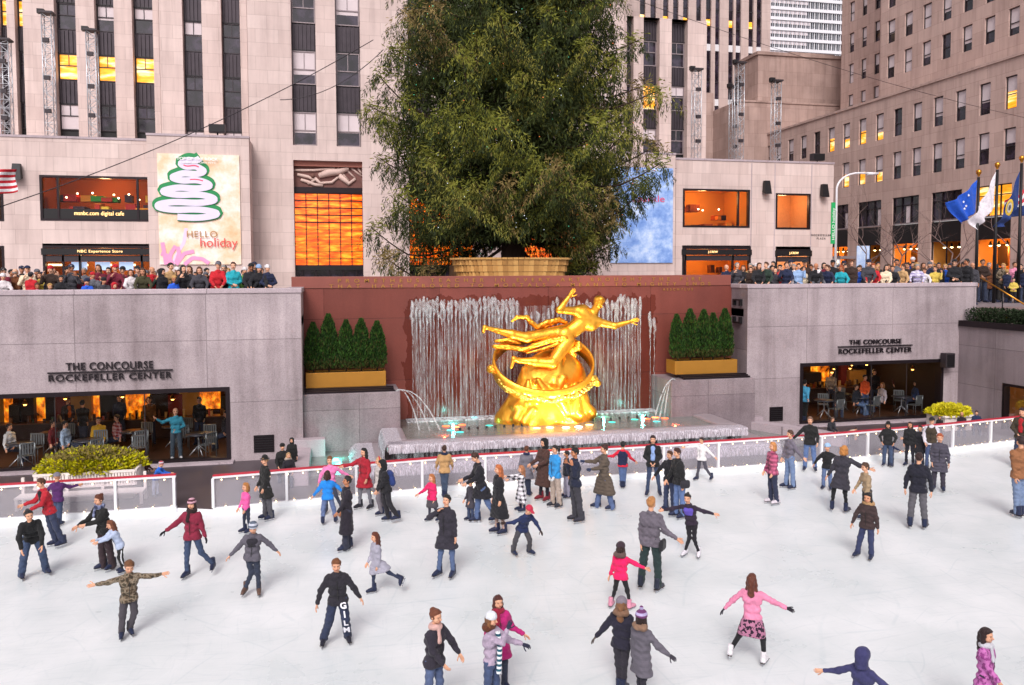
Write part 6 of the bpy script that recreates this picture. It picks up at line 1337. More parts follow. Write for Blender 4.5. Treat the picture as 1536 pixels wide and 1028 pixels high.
# ================================================================== GILDED STATUE (generic stand-in)
def statue():
    Y = 27.9; c0 = onY(820, 630, Y); r = thing('gilded_statue', (c0[0], 28.1, .8), 'shining golden reclining figure above a ring on a golden mound in the fountain', 'statue'); base = V3(c0[0], 28.1, .8)
    m, nt, b = newmat('gilding'); v = objv(nt); b.inputs['Metallic'].default_value = .85
    nt.links.new(mixc(nt, noise(nt, v, 2.2, 5), hexc('f0a028'), hexc('ffc24a')), b.inputs['Base Color']); nt.links.new(math_(nt, 'ADD', math_(nt, 'MULTIPLY', noise(nt, v, 5, 4), .25), .2), b.inputs['Roughness']); bump(nt, b, noise(nt, v, 3.5, 3), .5, .06); G_ = m
    J = lambda px, py, dy=0.: onY(px, py, Y + dy) - base
    px = 28.7/1200
    def put(nm, V, Q, m=G_): return link(nm, npmesh(nm, V, Q, [m]), r)
    # mound
    zt = J(852, 522, .2); w_ = J(740, 632, .25), J(902, 628, .25); cx_ = (w_[0][0] + w_[1][0])/2; sy = (V3(0, 1, 0), 1.9); pr = [(V3(cx_, .25, -.1), V3(zt[0] - .5, .25, 1.35), 1.98, 1.3, *sy), (V3(cx_ + .1, .3, 1.2), V3(zt[0] - .14, .3, zt[2] - .45), 1.25, .5, *sy), (V3(cx_ - 1.2, .1, .1), V3(cx_ - .5, .1, 1.), .5, .35, *sy), (V3(cx_ + 1.2, .1, .1), V3(cx_ + .75, .1, 1.2), .55, .25, *sy), (V3(cx_ + .1, -.2, .1), V3(cx_ + .35, 0, 1.6), .62, .22), (V3(cx_ - .6, -.2, .0), V3(cx_ - .3, 0, .9), .6, .3)]
    rk = random.Random(3)
    for i_ in range(34):
        a_ = rk.uniform(3.2, 6.2); hz_ = rk.uniform(.0, .85); R_ = 1.95 - 1.35*hz_; p_ = V3(cx_ + .12*hz_ + R_*cos(a_)*.93, .25 + R_*sin(a_)*.5, .1 + hz_*zt[2]*.8); q_ = p_ + V3(rk.uniform(-.3, .3), 0, rk.uniform(.2, .6)); q_[0] = q_[0]*.9 + cx_*.1; pr.append((p_, q_, rk.uniform(.1, .26), rk.uniform(.06, .16)))
    V, Q = sdf(pr, .035, .07, wr=.0, cut=lambda G: -.03 - G[..., 2]); put('mound', V, Q)
    # ring: a plain flat band, tilted
    c = J(815.5, 549, .1); rx, rz, ry = 77*px, 41*px, .95; mb = MB(); n = 72; prof = [(-.03, -.23), (.045, -.23), (.065, 0), (.045, .23), (-.03, .23), (-.04, 0)]
    for i in range(n):
        a = 2*pi*i/n; d_ = V3(cos(a), sin(a)*.8, sin(a)*.4)
        for o_, z_ in prof: mb.v.append(tuple(c + V3(rx*cos(a), ry*sin(a), rz*sin(a)) + nrm(d_)*o_ + V3(0, -.35*z_, z_)))
    for i in range(n):
        for k in range(6): a = i*6 + k; b_ = i*6 + (k + 1) % 6; c_ = ((i + 1) % n)*6 + (k + 1) % 6; d_ = ((i + 1) % n)*6 + k; mb.f.append((a, d_, c_, b_)); mb.m.append(mb.mi(G_)); mb.sm.append(True)
    me = bpy.data.meshes.new('ring'); me.from_pydata(mb.v, [], mb.f); me.materials.append(G_); me.polygons.foreach_set('use_smooth', mb.sm); link('ring', me, r)
    # foliage-like swags under the ring
    pt = plain('9fae5a', .4, .6, .3, 6, .4); pr = []
    for a in np.arange(3.5, 5.95, .09): p = c + V3(rx*cos(a), ry*sin(a) - .03, rz*sin(a) - .12 + .04*sin(a*13)); pr.append((p, p + V3(.1, -.02, .03*sin(a*9)), .085 + .03*sin(a*17), .07))
    V, Q = sdf(pr, .02, .04, wr=.012); put('swag', V, Q, plain('d8b050', .35, .8, .25, 6, .4))
    for q in ((737, 554), (893, 573)): V, Q = sdf([(J(q[0], q[1], -.1), J(q[0] + 3, q[1] + 2, -.15), .17, .13)], .02, .03, wr=.015); put('finial', V, Q)
    # figure, one continuous body
    hd = J(898.5, 454, -.25); nk = J(890, 470, -.1); sA = J(867, 467, -.1); eA = J(839, 465, -.28); wA = J(853, 446, -.35); sB = J(895, 483, -.15); eB = J(922, 489, -.3); wB = J(944, 483, -.4); ch = J(878, 479, 0); wa = J(862, 493, 0); hp = J(846, 503, 0)
    h1, k1, a1 = J(842, 499, .1), J(790, 507, .0), J(745, 496, .1); h2, k2, a2 = J(850, 512, -.1), J(828, 545, -.45), J(778, 541, -.25)
    s = 1.3; pr = [(ch + V3(-.12, 0, .2), ch + V3(.18, -.05, -.13), .27, .25), (sA, sB, .16, .15), (ch, wa, .27, .22), (wa, hp, .22, .25), (nk, hd, .12, .11), (ch, nk, .2, .13), (hp, h2, .26, .22), (hp, h1, .25, .2),
              (sA, eA, .13, .095), (eA, wA, .095, .055), (sB, eB, .13, .09), (eB, wB, .09, .055), (h1, k1, .22, .14), (k1, (k1 + a1)/2, .15, .13), ((k1 + a1)/2, a1, .13, .07), (h2, k2, .23, .145), (k2, (k2 + a2)/2 , .15, .13), ((k2 + a2)/2, a2, .13, .07),
              (a1, J(727, 491, .05), .075, .05), (J(727, 491, .05), J(725, 498, .0), .06, .045), (a2, J(770, 538, -.3), .08, .06), (J(771, 538, -.3), J(767, 551, -.35), .065, .04)]
    pr = [(p[0], p[1], p[2]*1.3, p[3]*1.3) for p in pr]; V, Q = sdf(pr, .017, .06, wr=.0); Vs, Qs, n = [V], [Q], len(V)
    hz = nrm(hd - nk); hy = nrm(V3(.55, -.75, -.1)); hy = nrm(hy - hz*(hy@hz)); hx = np.cross(hy, hz); W_ = framem(hx, hy, hz, hd - hz*.22, 1.95)(HEAD[0]); Vs.append(W_); Qs.append(HEAD[1] + n); n += len(W_)
    for w_, e_, kd in ((wA, eA, 'open'), (wB, eB, 'relaxed')): vv, qq = HANDS[kd]; z_ = nrm(w_ - e_); x_ = nrm(np.cross(z_, V3(0, 1, 0))); y_ = np.cross(z_, x_); W_ = framem(x_, y_, z_, w_ + z_*.06, 1.95)(vv); Vs.append(W_); Qs.append(qq + n); n += len(W_)
    put('figure', np.concatenate(Vs), np.concatenate(Qs)); V, Q = headgear('short'); put('hair', framem(hx, hy, hz, hd - hz*.22, 2.0)(V), Q)
    # drapery bands
    def dr(P, R_): 
        P = [J(*p) for p in P]; pr = [(P[i], P[i+1], R_[i], R_[i+1]) for i in range(len(P) - 1)]; V, Q = sdf([(*p, V3(0, .4, .9), 1.35) for p in pr], .02, .05, wr=.008); put('drapery', V, Q)
    dr([(848, 484, .2), (838, 480, .25), (820, 484, .25), (806, 491, .2), (798, 485, .15), (790, 476, .15), (776, 476, .1), (768, 482, .1)], [.1, .13, .13, .12, .1, .1, .09, .05])
    dr([(838, 482, .3), (818, 490, .3), (803, 494, .3)], [.09, .09, .05]); dr([(852, 515, -.2), (846, 508, -.3), (826, 511, -.25), (802, 519, -.15), (788, 525, -.1), (760, 521, -.05), (742, 520, 0)], [.1, .15, .14, .13, .12, .12, .1]); dr([(848, 520, -.25), (836, 516, -.3), (815, 524, -.25), (790, 530, -.2)], [.08, .09, .08, .04])
    dr([(745, 512, .05), (762, 510, .0), (780, 516, 0)], [.09, .08, .05])
    V, Q = sdf([(J(856, 527, -.2), J(868, 521, -.25), .09, .13), (J(851, 524, -.1), J(862, 533, -.2), .1, .08), (J(866, 517, -.2), J(868, 515, -.25), .1, .08)], .02, .04, wr=.012); put('ornament', V, Q)
statue()

# ================================================================== RESTAURANT FURNITURE
def chairdata():
    mb = MB(); m = plain('8f9698', .35, .7)
    for x in (-.2, .2): mb.tube([(x, -.2, 0), (x, -.2, .45)], .014, m, 6); mb.tube([(x, .2, 0), (x, .2, .45), (x, .24, .86)], .014, m, 6)
    L = mb; s_ = MB(); [s_.box(-.21, .21, -.2 + i*.085, -.2 + i*.085 + .06, .44, .46, m) for i in range(5)]; b = MB(); [b.box(-.19 + i*.075, -.19 + i*.075 + .045, .215, .235, .5, .85, m) for i in range(6)]; b.box(-.21, .21, .22, .25, .84, .88, m)
    out = []
    for nm, q in (('legs', L), ('seat', s_), ('backrest', b)): o = q.build(nm, base=(0, 0, 0)); out.append((nm, o.data)); bpy.data.objects.remove(o)
    return out
CH = chairdata()
def chair(x, y, a, label, grp): r = thing('chair', (x, y, .12), label, 'chair', grp); r.rotation_euler = (0, 0, a); [link(n_, d_, r) for n_, d_ in CH]
def tabl(x, y, label, grp=None):
    r = thing('table', (x, y, .12), label, 'table', grp); mb = MB(); m = plain('4a4a50', .3, .4); mb.lathe((x, y, .84), [(0, -.02), (.42, -.02), (.42, .01), (0, .01)], m, 20); mb.build('table_top', r); mb = MB(); mb.tube([(x, y, .4), (x, y, .82)], .03, M['steel'], 8)
    for k in range(4): a = k*pi/2 + .5; mb.tube([(x, y, .45), (x + .15*cos(a), y + .15*sin(a), .3), (x + .32*cos(a), y + .32*sin(a), .14)], .018, M['steel'], 6)
    mb.build('pedestal', r)
TL = [(130, 28.4), (30, 28.3), (200, 29.6), (298, 28.6), (262, 30.2), (80, 30)]
for i, (px_, y) in enumerate(TL):
    x = XY(px_, y, 660); tabl(x, y, ['round cafe table behind the yellow shrub bed inside the left window', 'round cafe table with steel pedestal at the far left window', 'round cafe table deeper inside the left restaurant middle', 'round cafe table right of the standing man in the left window', 'round cafe table behind the standing man in the left window', 'round cafe table deep in the far left restaurant corner'][i])
    for k, a in enumerate((.3, 2.6)): chair(x + .68*sin(a)*1., y + .62*cos(a), -a + random.uniform(-.3, .3), 'steel slatted cafe chair at a round table inside the left restaurant window', 'cafe chairs inside the left window')
chair(XY(209, 28.2, 640), 28.2, 3.3, 'pale slatted cafe chair close to the glass right of the yellow shrub bed', None)
TR = [(1236, 29.8), (1290, 30.2), (1352, 29.9), (1262, 31.2), (1390, 30.6)]
for i, (px_, y) in enumerate(TR):
    x = XY(px_, y, 610); tabl(x, y, ['round cafe table beside the person in light blue inside the right window', 'round cafe table in the middle of the right restaurant window', 'round cafe table towards the right end of the right restaurant window', 'round cafe table deep inside the right restaurant on its left', 'round cafe table in the dark right corner of the right restaurant'][i])
    for k, a in enumerate((.5, 2.9)): chair(x + .68*sin(a), y + .62*cos(a), -a, 'steel slatted cafe chair at a round table inside the right restaurant window', 'cafe chairs inside the right window')

# ================================================================== PEOPLE
SIT = dict(LA=(-10, 70, 0, 0), LB=(10, 70, 0, 0), seat=True, skate=False, res=.026)
STAND = dict(skate=False, res=.026)
NAMEC = {'black': '1b1a20', 'white': 'd8d2d4', 'brown': '6a3c20', 'red': 'b31a26', 'yellow': 'c9b050', 'pink': 'e08aa8', 'green': '74a050', 'navy': '1c2440', 'blue': '1f4fae', 'light blue': '8aa6cc', 'olive': '3c3a24', 'tan': 'b79468', 'teal': '1f9aa8', 'grey': '5f6068', 'dark grey': '3a3940', 'maroon': '6a1c30', 'dark green': '25352c', 'orange': 'c84a1a', 'purple': '4a2a5c', 'lavender': '9288b4', 'cream': 'd9c8ac', 'dark brown': '33241e', 'bright blue': '2458c8'}
HC = {'dark': '1d1512', 'brown': '4a2d1c', 'blond': 'b08850', 'grey': '8f8a86', 'ginger': '9a4a22', 'black': '0f0d10'}
POSE = {'rail': dict(A=(-22, 25, 18, 52), B=(22, 25, -18, 52), lean=(0, 14), nod=4), 'stand': dict(A=(-8, 5, -2, 20), B=(8, 5, 2, 20)), 'photo': dict(A=(-20, 42, 40, -10) , B=(20, 42, 178, 12), hands=('grip', 'grip')), 'phone': dict(A=(-26, 30, 150, 25), B=(20, 25, -30, 40), nod=-5), 'cross': dict(A=(-18, 10, 65, 25), B=(18, 10, -65, 25)), 'chin': dict(A=(-22, 35, 160, 15), B=(20, 25, -30, 45), lean=(0, 14), nod=-8), 'side': dict(A=(-10, 25, 30, 40), B=(15, 15, -30, 50), lean=(6, 8)), 'up': dict(A=(-25, 35, 165, 20), B=(25, 35, 195, 20))}
USED = set()
LK = [0]
def watcher(px_, top, row, spec, where, pose='rail', face=0, kid=0., kind='jacket', hat=None, pat=None, name=None, zb=SZ, hd=0):
    col, (hs, hc) = spec; yy = row; g = (XY(px_, yy, 400), yy, zb); hn = {'short': '%s haired' % hc, 'long': 'long %s haired' % hc, 'bob': '%s bobbed' % hc, 'pony': '%s ponytailed' % hc, 'bald': 'balding %s' % hc}[hs]
    who = 'child' if kid else 'person'; gar = {'jacket': 'jacket', 'coat': 'coat', 'sweater': 'top', 'longcoat': 'long coat'}[kind] if not pat else {'check': 'checked shirt', 'puffer': 'puffer jacket', 'camo': 'patterned jacket'}[pat]
    lab = ('%s %s in %s %s, %s' % (hn, who, col, gar, where)) if not hat else '%s in %s %s and %s %s, %s' % (who, col, gar, hat[1], {'beanie': 'hat', 'cap': 'cap', 'hood': 'hood'}[hat[0]], where)
    if lab in USED: lab += ', ' + ('in front' if row < 29.6 else 'behind'); 
    USED.add(lab); po = POSE[pose]; LK[0] += 1; rr = random.Random(LK[0]*7)
    jit = lambda t_: tuple(v + rr.uniform(-7, 7) for v in t_)
    kw = {k: (jit(v) if k in ('A', 'B') else v) for k, v in po.items()}
    return person(px=px_, top=top, ground=g, face=face + rr.uniform(-12, 12), jac=(kind, NAMEC[col], *((pat, 'd8d4e0') if pat == 'check' else (pat,) if pat else ())), leg=('trousers', rr.choice(('1c1c26', '2a3a5c', '33302e'))), hair=(hs, HC[hc]), hat=(hat[0], NAMEC[hat[1]]) if hat else None, label=lab, kid=kid, skate=False, res=.03, hd=hd + rr.uniform(-25, 25), skin=rr.choice((0, 0, 1, 2, 2, 3)), extra=((('camera'),),) if pose == 'photo' else (), **kw)
L1, L2 = 28.3, 28.95
W = 'left parapet '
for a in ((4, 410, L1, ('white', ('short', 'grey')), W + 'at the very left edge', 'rail', 15, 0, 'jacket', ('beanie', 'white')), (23, 403, L2, ('brown', ('bald', 'grey')), W + 'below the loudspeaker', 'stand', 160), (46, 408, L1, ('red', ('short', 'dark')), W + 'near the left edge', 'stand', 150, 0, 'jacket', ('cap', 'dark grey')),
          (59, 409, L2, ('yellow', ('bob', 'brown')), W + 'left of the shopfront', 'photo', 0), (55, 424, L1, ('pink', ('short', 'brown')), W + 'beside the red jacket', 'rail', 10, .8), (74, 425, L1, ('green', ('short', 'blond')), W + 'left part', 'rail', 0, .8), (79, 402, L2, ('navy', ('bald', 'grey')), W + 'below the shop sign', 'stand', 20), (91, 413, L1, ('black', ('short', 'dark')), W + 'leaning over beside a green clad child', 'rail', 0, 0, 'coat'), (105, 419, L2, ('black', ('short', 'brown')), W + 'under the first screen', 'stand', 30),
          (118, 416, L2, ('maroon', ('short', 'dark')), W + 'between two screens', 'stand', 20), (130, 417, L1, ('bright blue', ('short', 'dark')), W + 'left of centre', 'rail', 0, .7, 'jacket', ('beanie', 'navy')), (137, 407, L2, ('red', ('short', 'dark')), W + 'behind the child in blue', 'photo', 0), (155, 416, L1, ('dark grey', ('short', 'dark')), W + 'under the third screen', 'rail', 0, .5, 'jacket', ('beanie', 'black')),
          (172, 411, L2, ('maroon', ('short', 'dark')), W + 'arms raised by the shop doors', 'up', 0, 0, 'jacket', ('hood', 'black')), (171, 424, L1, ('navy', ('short', 'brown')), W + 'in front of raised arms', 'rail', 0, .8, 'jacket', ('hood', 'red')), (184, 414, L2, ('pink', ('pony', 'brown')), W + 'beside the white jacket', 'rail', 10, .4), (196, 404, L1, ('white', ('bob', 'brown')), W + 'below the shop doors', 'photo', 30), (214, 402, L1, ('olive', ('long', 'brown')), W + 'below the left edge of the banner', 'rail', 0, 0, 'coat'),
          (228, 400, L2, ('red', ('bald', 'grey')), W + 'below the left edge of the banner', 'stand', 15), (243, 403, L1, ('black', ('short', 'dark')), W + 'under the banner left side', 'stand', 40, 0, 'coat', ('hood', 'black')), (256, 394, L2, ('tan', ('short', 'dark')), W + 'behind the child in blue under the banner', 'stand', 30), (261, 413, L1, ('bright blue', ('short', 'blond')), W + 'under the banner', 'rail', 10, .8),
          (275, 398, L1, ('black', ('long', 'dark')), W + 'under the word holiday', 'phone', 35), (284, 399, L2, ('dark grey', ('long', 'brown')), W + 'under the word holiday', 'phone', -20), (299, 400, L1, ('dark grey', ('bob', 'brown')), W + 'left of the bright red jacket', 'rail', 0, 0, 'coat'), (324, 392, L1, ('red', ('short', 'dark')), W + 'under the banner right side', 'side', -10, 0, 'jacket', ('cap', 'grey')), (337, 398, L2, ('grey', ('short', 'dark')), W + 'between red and teal jackets', 'stand', 0, 0, 'jacket', None, 'camo'),
          (350, 393, L1, ('teal', ('pony', 'brown')), W + 'under the banner right corner', 'cross', 10), (367, 401, L2, ('green', ('short', 'brown')), W + 'right of the teal jacket', 'stand', 0, 0, 'jacket', ('beanie', 'white')), (373, 395, L1, ('black', ('short', 'dark')), W + 'right of the teal jacket', 'side', -10, 0, 'coat', ('cap', 'black')), (381, 393, L2, ('navy', ('short', 'brown')), W + 'behind the light blue hat', 'stand', 0, 0, 'jacket', ('cap', 'navy')), (388, 397, L1, ('black', ('long', 'dark')), W + 'second from the right end', 'rail', 20, 0, 'jacket', ('beanie', 'light blue')), (401, 397, L1, ('navy', ('short', 'brown')), W + 'at the right end', 'cross', 20, 0, 'jacket', ('beanie', 'white'), 'puffer'),
          (35, 415, L2 + .5, ('grey', ('short', 'brown')), W + 'behind near the left edge', 'stand', 30), (112, 410, L2 + .6, ('dark grey', ('short', 'grey')), W + 'back row under the first screen', 'stand', 10), (148, 410, L2 + .6, ('black', ('long', 'brown')), W + 'back row under the second screen', 'stand', -20), (208, 405, L2 + .5, ('navy', ('short', 'dark')), W + 'back row by the shop doors', 'stand', 0), (310, 402, L2 + .4, ('black', ('short', 'dark')), W + 'behind the red capped visitor', 'stand', 20), (342, 402, L2 + .5, ('navy', ('short', 'blond')), W + 'back row under the banner right side', 'stand', 30)):
    watcher(*a)
RA, RB, RC = 29.25, 29.95, 30.7
W = 'right parapet '
for a in ((1090, 397, 31.2, ('navy', ('bald', 'grey')), 'behind the red wall below the orange window', 'stand', 20), (1106, 394, RB + .6, ('dark grey', ('short', 'grey')), 'behind the right end of the red wall', 'phone', 10), (1115, 398, RB + .5, ('black', ('bob', 'brown')), 'behind the right end of the red wall', 'stand', -20), (1123, 395, RB + .5, ('tan', ('short', 'grey')), 'behind the right end of the red wall', 'side', -20),
          (1136, 394, RA, ('black', ('long', 'brown')), W + 'at its left end', 'side', 10, 0, 'coat'), (1149, 393, RA, ('dark green', ('short', 'brown')), W + 'near its left end', 'chin', 0), (1158, 398, RB, ('navy', ('short', 'dark')), W + 'near its left end', 'stand', 30), (1170, 397, RB, ('red', ('short', 'dark')), W + 'below the right shop sign', 'stand', 0, .4), (1180, 393, RA, ('navy', ('short', 'brown')), W + 'below the right shop sign', 'chin', 20), (1191, 396, RB, ('white', ('short', 'grey')), W + 'below the right shop sign', 'stand', 10), (1198, 395, RA, ('light blue', ('short', 'brown')), W + 'left of the tall dark coat', 'photo', 10),
          (1207, 390, RB, ('dark brown', ('short', 'dark')), W + 'below the right shop sign', 'stand', 10, 0, 'coat', ('cap', 'black')), (1224, 395, RA, ('black', ('bald', 'grey')), W + 'below the engraved lettering', 'rail', 0), (1228, 405, RA - .02, ('grey', ('short', 'brown')), W + 'below the engraved lettering', 'rail', 0, .9, 'jacket', ('beanie', 'white')), (1241, 397, RA, ('navy', ('short', 'brown')), W + 'left of the street lamp', 'rail', -10), (1249, 390, RB, ('black', ('short', 'dark')), W + 'beside the street lamp', 'stand', 0, 0, 'jacket', ('cap', 'black')), (1262, 398, RA, ('teal', ('long', 'ginger')), W + 'right of the street lamp', 'rail', 0), (1277, 389, RA, ('dark brown', ('short', 'dark')), W + 'left of the pale blue poster', 'stand', 0, 0, 'coat', ('cap', 'brown')),
          (1288, 399, RB, ('blue', ('short', 'dark')), W + 'below the pale blue poster', 'stand', 20), (1300, 389, RA, ('dark grey', ('short', 'dark')), W + 'right of blue poster', 'side', 0, 0, 'jacket', ('beanie', 'navy')), (1310, 395, RA, ('red', ('short', 'ginger')), W + 'in the middle', 'rail', 0), (1317, 393, RB, ('black', ('short', 'dark')), W + 'behind the red coat', 'stand', 10), (1327, 397, RA, ('cream', ('long', 'dark')), W + 'right of the red coat', 'side', 10), (1339, 398, RA, ('black', ('short', 'brown')), W + 'right of the red coat', 'rail', 0), (1345, 389, RB, ('grey', ('short', 'dark')), W + 'in the middle', 'stand', 0), (1352, 396, RA, ('tan', ('short', 'brown')), W + 'leaning sideways in the middle', 'side', -30),
          (1358, 394, RB, ('black', ('short', 'dark')), W + 'in front of the glowing shop', 'stand', 0), (1376, 396, RA, ('lavender', ('short', 'grey')), W + 'in front of the glowing shop', 'rail', 0, 0, 'jacket', None, 'check'), (1387, 402, RA + .2, ('white', ('short', 'brown')), W + 'right of the checked shirt', 'rail', -20), (1394, 398, RB, ('orange', ('short', 'brown')), W + 'right of the checked shirt', 'stand', 0), (1397, 390, RC, ('dark grey', ('bald', 'grey')), W + 'in front of a stone pier', 'stand', 0), (1403, 399, RA, ('yellow', ('short', 'brown')), W + 'right of the checked shirt', 'photo', 0), (1408, 394, RB, ('black', ('short', 'dark')), W + 'towards the right end', 'stand', 10), (1418, 396, RB, ('blue', ('short', 'blond')), W + 'towards the right end', 'stand', -20),
          (1432, 389, RA, ('black', ('short', 'dark')), W + 'fourth from its right end', 'cross', 0, 0, 'coat', ('cap', 'black')), (1450, 388, RA, ('black', ('short', 'dark')), W + 'beside the flagpole', 'stand', -30), (1459, 394, RA + .3, ('dark grey', ('bald', 'grey')), W + 'at its right end', 'stand', 0),
          (1160, 392, RC, ('dark grey', ('long', 'dark')), W + 'back row between two shop signs', 'stand', 0), (1216, 396, RC, ('black', ('short', 'brown')), W + 'back row below the end pier', 'stand', 30), (1236, 394, RC, ('maroon', ('bob', 'dark')), W + 'back row left of the street lamp', 'stand', 0), (1268, 396, RC, ('black', ('short', 'dark')), W + 'back row right of the street lamp', 'stand', 0), (1333, 396, RC, ('navy', ('short', 'brown')), W + 'back row in the middle', 'stand', 20), (1369, 384, RC, ('bright blue', ('short', 'brown')), 'riding high above the right crowd', 'stand', 0, .9, 'jacket', ('beanie', 'white')), (1369, 393, RC - .0, ('dark brown', ('short', 'dark')), 'beneath the blue clad child in the right crowd', 'stand', 0), (1385, 394, RC, ('olive', ('long', 'brown')), W + 'back row right of the checked shirt', 'stand', 10), (1425, 396, RC, ('maroon', ('long', 'dark')), W + 'back row towards the right end', 'stand', 0), (1442, 397, RC, ('grey', ('short', 'blond')), W + 'back row beside the flagpole', 'stand', 0),
          (1130, 398, RC, ('maroon', ('short', 'dark')), 'back row behind the corner of the right wall', 'stand', 0)):
    if a[0] == 1369 and a[1] == 384: kid_ = a; continue
    watcher(*a)
cn = ['black', 'navy', 'dark grey', 'maroon', 'olive', 'dark brown', 'black', 'grey', 'dark brown', 'black', 'cream', 'navy', 'dark grey', 'dark green']
hn_ = [('short', 'dark'), ('long', 'brown'), ('short', 'brown'), ('bob', 'blond'), ('short', 'grey'), ('long', 'dark'), ('bald', 'grey'), ('short', 'black')]
zones = [(0, 'by the left edge'), (60, 'under the shop sign'), (120, 'under the screens'), (180, 'by the shop doors'), (240, 'under the banner'), (300, 'under the word holiday'), (350, 'near the right end')]
zr = [(1120, 'near its left end'), (1160, 'below the shop sign'), (1215, 'by the end pier'), (1260, 'by the street lamp'), (1300, 'by the blue poster'), (1340, 'before the lit canopy'), (1390, 'before the stone pier'), (1430, 'near its right end')]
rq = random.Random(4)
for side, xs, zz_, rows in (('left', range(8, 400, 11), zones, (L1 + .35, L2 + .5, L2 + .95)), ('right', range(1124, 1462, 13), zr, (RA + .4, RB + .4, RC + .4))):
    for i, x_ in enumerate(xs):
        z_ = [n_ for a_, n_ in zz_ if a_ <= x_][-1]; row = rows[i % 3]; rn = ('second row ', 'third row ', 'rearmost row ')[i % 3]
        for tr in range(40):
            c_ = rq.choice(cn); h_ = rq.choice(hn_)
            if not any(u.endswith('%s parapet %s%s' % (side, rn, z_)) and ' %s jacket' % c_ in u for u in USED): break
        watcher(x_ + rq.uniform(-4, 4), rq.uniform(396, 411) if side == 'left' else rq.uniform(389, 403), row, (c_, h_), '%s parapet %s%s' % (side, rn, z_), rq.choice(('stand', 'stand', 'photo', 'phone', 'side', 'up')), rq.uniform(-50, 50), 0, 'jacket', rq.choice((None, None, ('cap', rq.choice(('black', 'navy'))), ('beanie', rq.choice(('red', 'grey', 'white'))))))
watcher(1369, 386, 30.9, ('bright blue', ('short', 'brown')), 'sitting high above the right crowd', 'stand', 0, .8, 'jacket', ('beanie', 'white'), zb=5.35)
W = 'right steps '
for a in ((1474, 389, 31.6, ('dark brown', ('short', 'dark')), W + 'beside the first flagpole', 'cross', 20), (1484, 394, 31.9, ('brown', ('short', 'grey')), W + 'left of the second flagpole', 'stand', 60, 0, 'coat'), (1494, 396, 32.3, ('black', ('long', 'dark')), W + 'at the second flagpole', 'stand', -30, 0, 'coat'), (1505, 395, 31.2, ('olive', ('long', 'blond')), W + 'between the flagpoles', 'cross', -20, 0, 'jacket', None, 'camo'), (1511, 404, 30.9, ('navy', ('short', 'blond')), W + 'between the flagpoles', 'stand', 150), (1522, 393, 31.6, ('pink', ('short', 'brown')), W + 'left of the edge flagpole', 'stand', 20), (1521, 417, 30.5, ('yellow', ('short', 'dark')), W + 'beside the brass handrail', 'cross', 0, .6), (1531, 396, 31.0, ('black', ('short', 'dark')), W + 'at the edge of the picture', 'stand', -20), (1537, 402, 30.6, ('navy', ('bob', 'dark')), W + 'at the edge of the picture', 'stand', -30), (1500, 402, 32.6, ('dark grey', ('short', 'dark')), W + 'back row', 'stand', 0), (1479, 399, 32.8, ('navy', ('long', 'brown')), W + 'back row', 'stand', 0)):
    watcher(*a)

# diners and staff inside the restaurants, seen through the glass
def diner(px_, Y, top, lab, jac, hair, face=0, sit=True, **k):
    g = (XY(px_, Y, 650), Y, .12); kw = dict(SIT if sit else STAND); kw.update(k)
    if sit: f = radians(face); 
    if sit and abs(face) > 45: s_ = 80 if face > 0 else -80; kw.update(LA=(s_, 5, 0, 0), LB=(s_, 5, 0, 0)) 
    elif sit and abs(face) > 100: pass
    return person(px=px_, height=.97, ground=g, face=face, jac=jac, hair=hair, label=lab, **{**dict(A=(-8, 20, 10, 55), B=(8, 20, -10, 55)), **kw})
diner(264, 28.1, 617, 'man in a teal shirt and grey trousers standing behind the left restaurant glass', ('sweater', '2f7f96'), ('bald', '4a3526'), 0, False, A=(-70, 10, -130, 20), B=(20, 5, -60, 10), leg=('trousers', '31485a'), shoe='c8c8c8')
diner(98, 28.9, 650, 'seated diner in a pale blue shirt behind the yellow shrub bed', ('jacket', '9fb4cc'), ('short', '1d1512'), 60)
diner(80, 29.2, 655, 'seated diner in dark red behind the pale blue shirt', ('jacket', '6a1c20'), ('short', '1d1512'), 60)
diner(148, 29.4, 655, 'seated diner in bright yellow inside the left restaurant', ('jacket', 'd0a020'), ('short', '4a2d1c'), 0)
diner(176, 29.7, 652, 'seated diner in a red patterned top inside the left restaurant', ('sweater', '8a2424', 'check', 'c0a0a0'), ('short', '2d1c14'), -60)
diner(14, 28.8, 660, 'seated diner with white sleeves at the far left window', ('sweater', 'c8c8c8'), ('short', '2d1c14'), 50)
diner(300, 30.4, 625, 'waiter in black standing at the right end of the left restaurant', ('jacket', '141318'), ('short', '1d1512'), -20, False)
diner(125, 30.6, 622, 'waiter in black before the glowing amber wall', ('jacket', '1a1518'), ('short', '1d1512'), 160, False); diner(103, 31.4, 618, 'waiter with an orange apron in the left restaurant background', ('jacket', '30221c'), ('short', '4a2d1c'), 30, False, extra=(('front', 'c0601c', 1),)); diner(180, 31.6, 622, 'diner in dark blue standing deep in the left restaurant', ('jacket', '1c2440'), ('short', '1d1512'), 0, False)
diner(225, 30.9, 628, 'diner in brown seated left of the standing teal shirted man', ('jacket', '5a3a20'), ('short', '4a2d1c'), 0, False); diner(340, 29.6, 640, 'seated diner in charcoal by the right edge of the left window', ('jacket', '26242c'), ('short', '1d1512'), -60)
diner(1206, 29.2, 578, 'person in a light blue jacket standing at the left end of the right restaurant window', ('jacket', '4aa0c8'), ('short', '1d1512'), 160, False, leg=('trousers', '14141a'))
diner(1296, 30.0, 592, 'person in bright orange standing inside the right restaurant', ('sweater', 'd0501c'), ('short', '1d1512'), 40, False, leg=('trousers', '2a4a80')); diner(1283, 30.1, 600, 'seated diner in blue jeans beside the bright orange top', ('jacket', '20242e'), ('short', '4a2d1c'), 60, leg=('trousers', '3a68a0'))
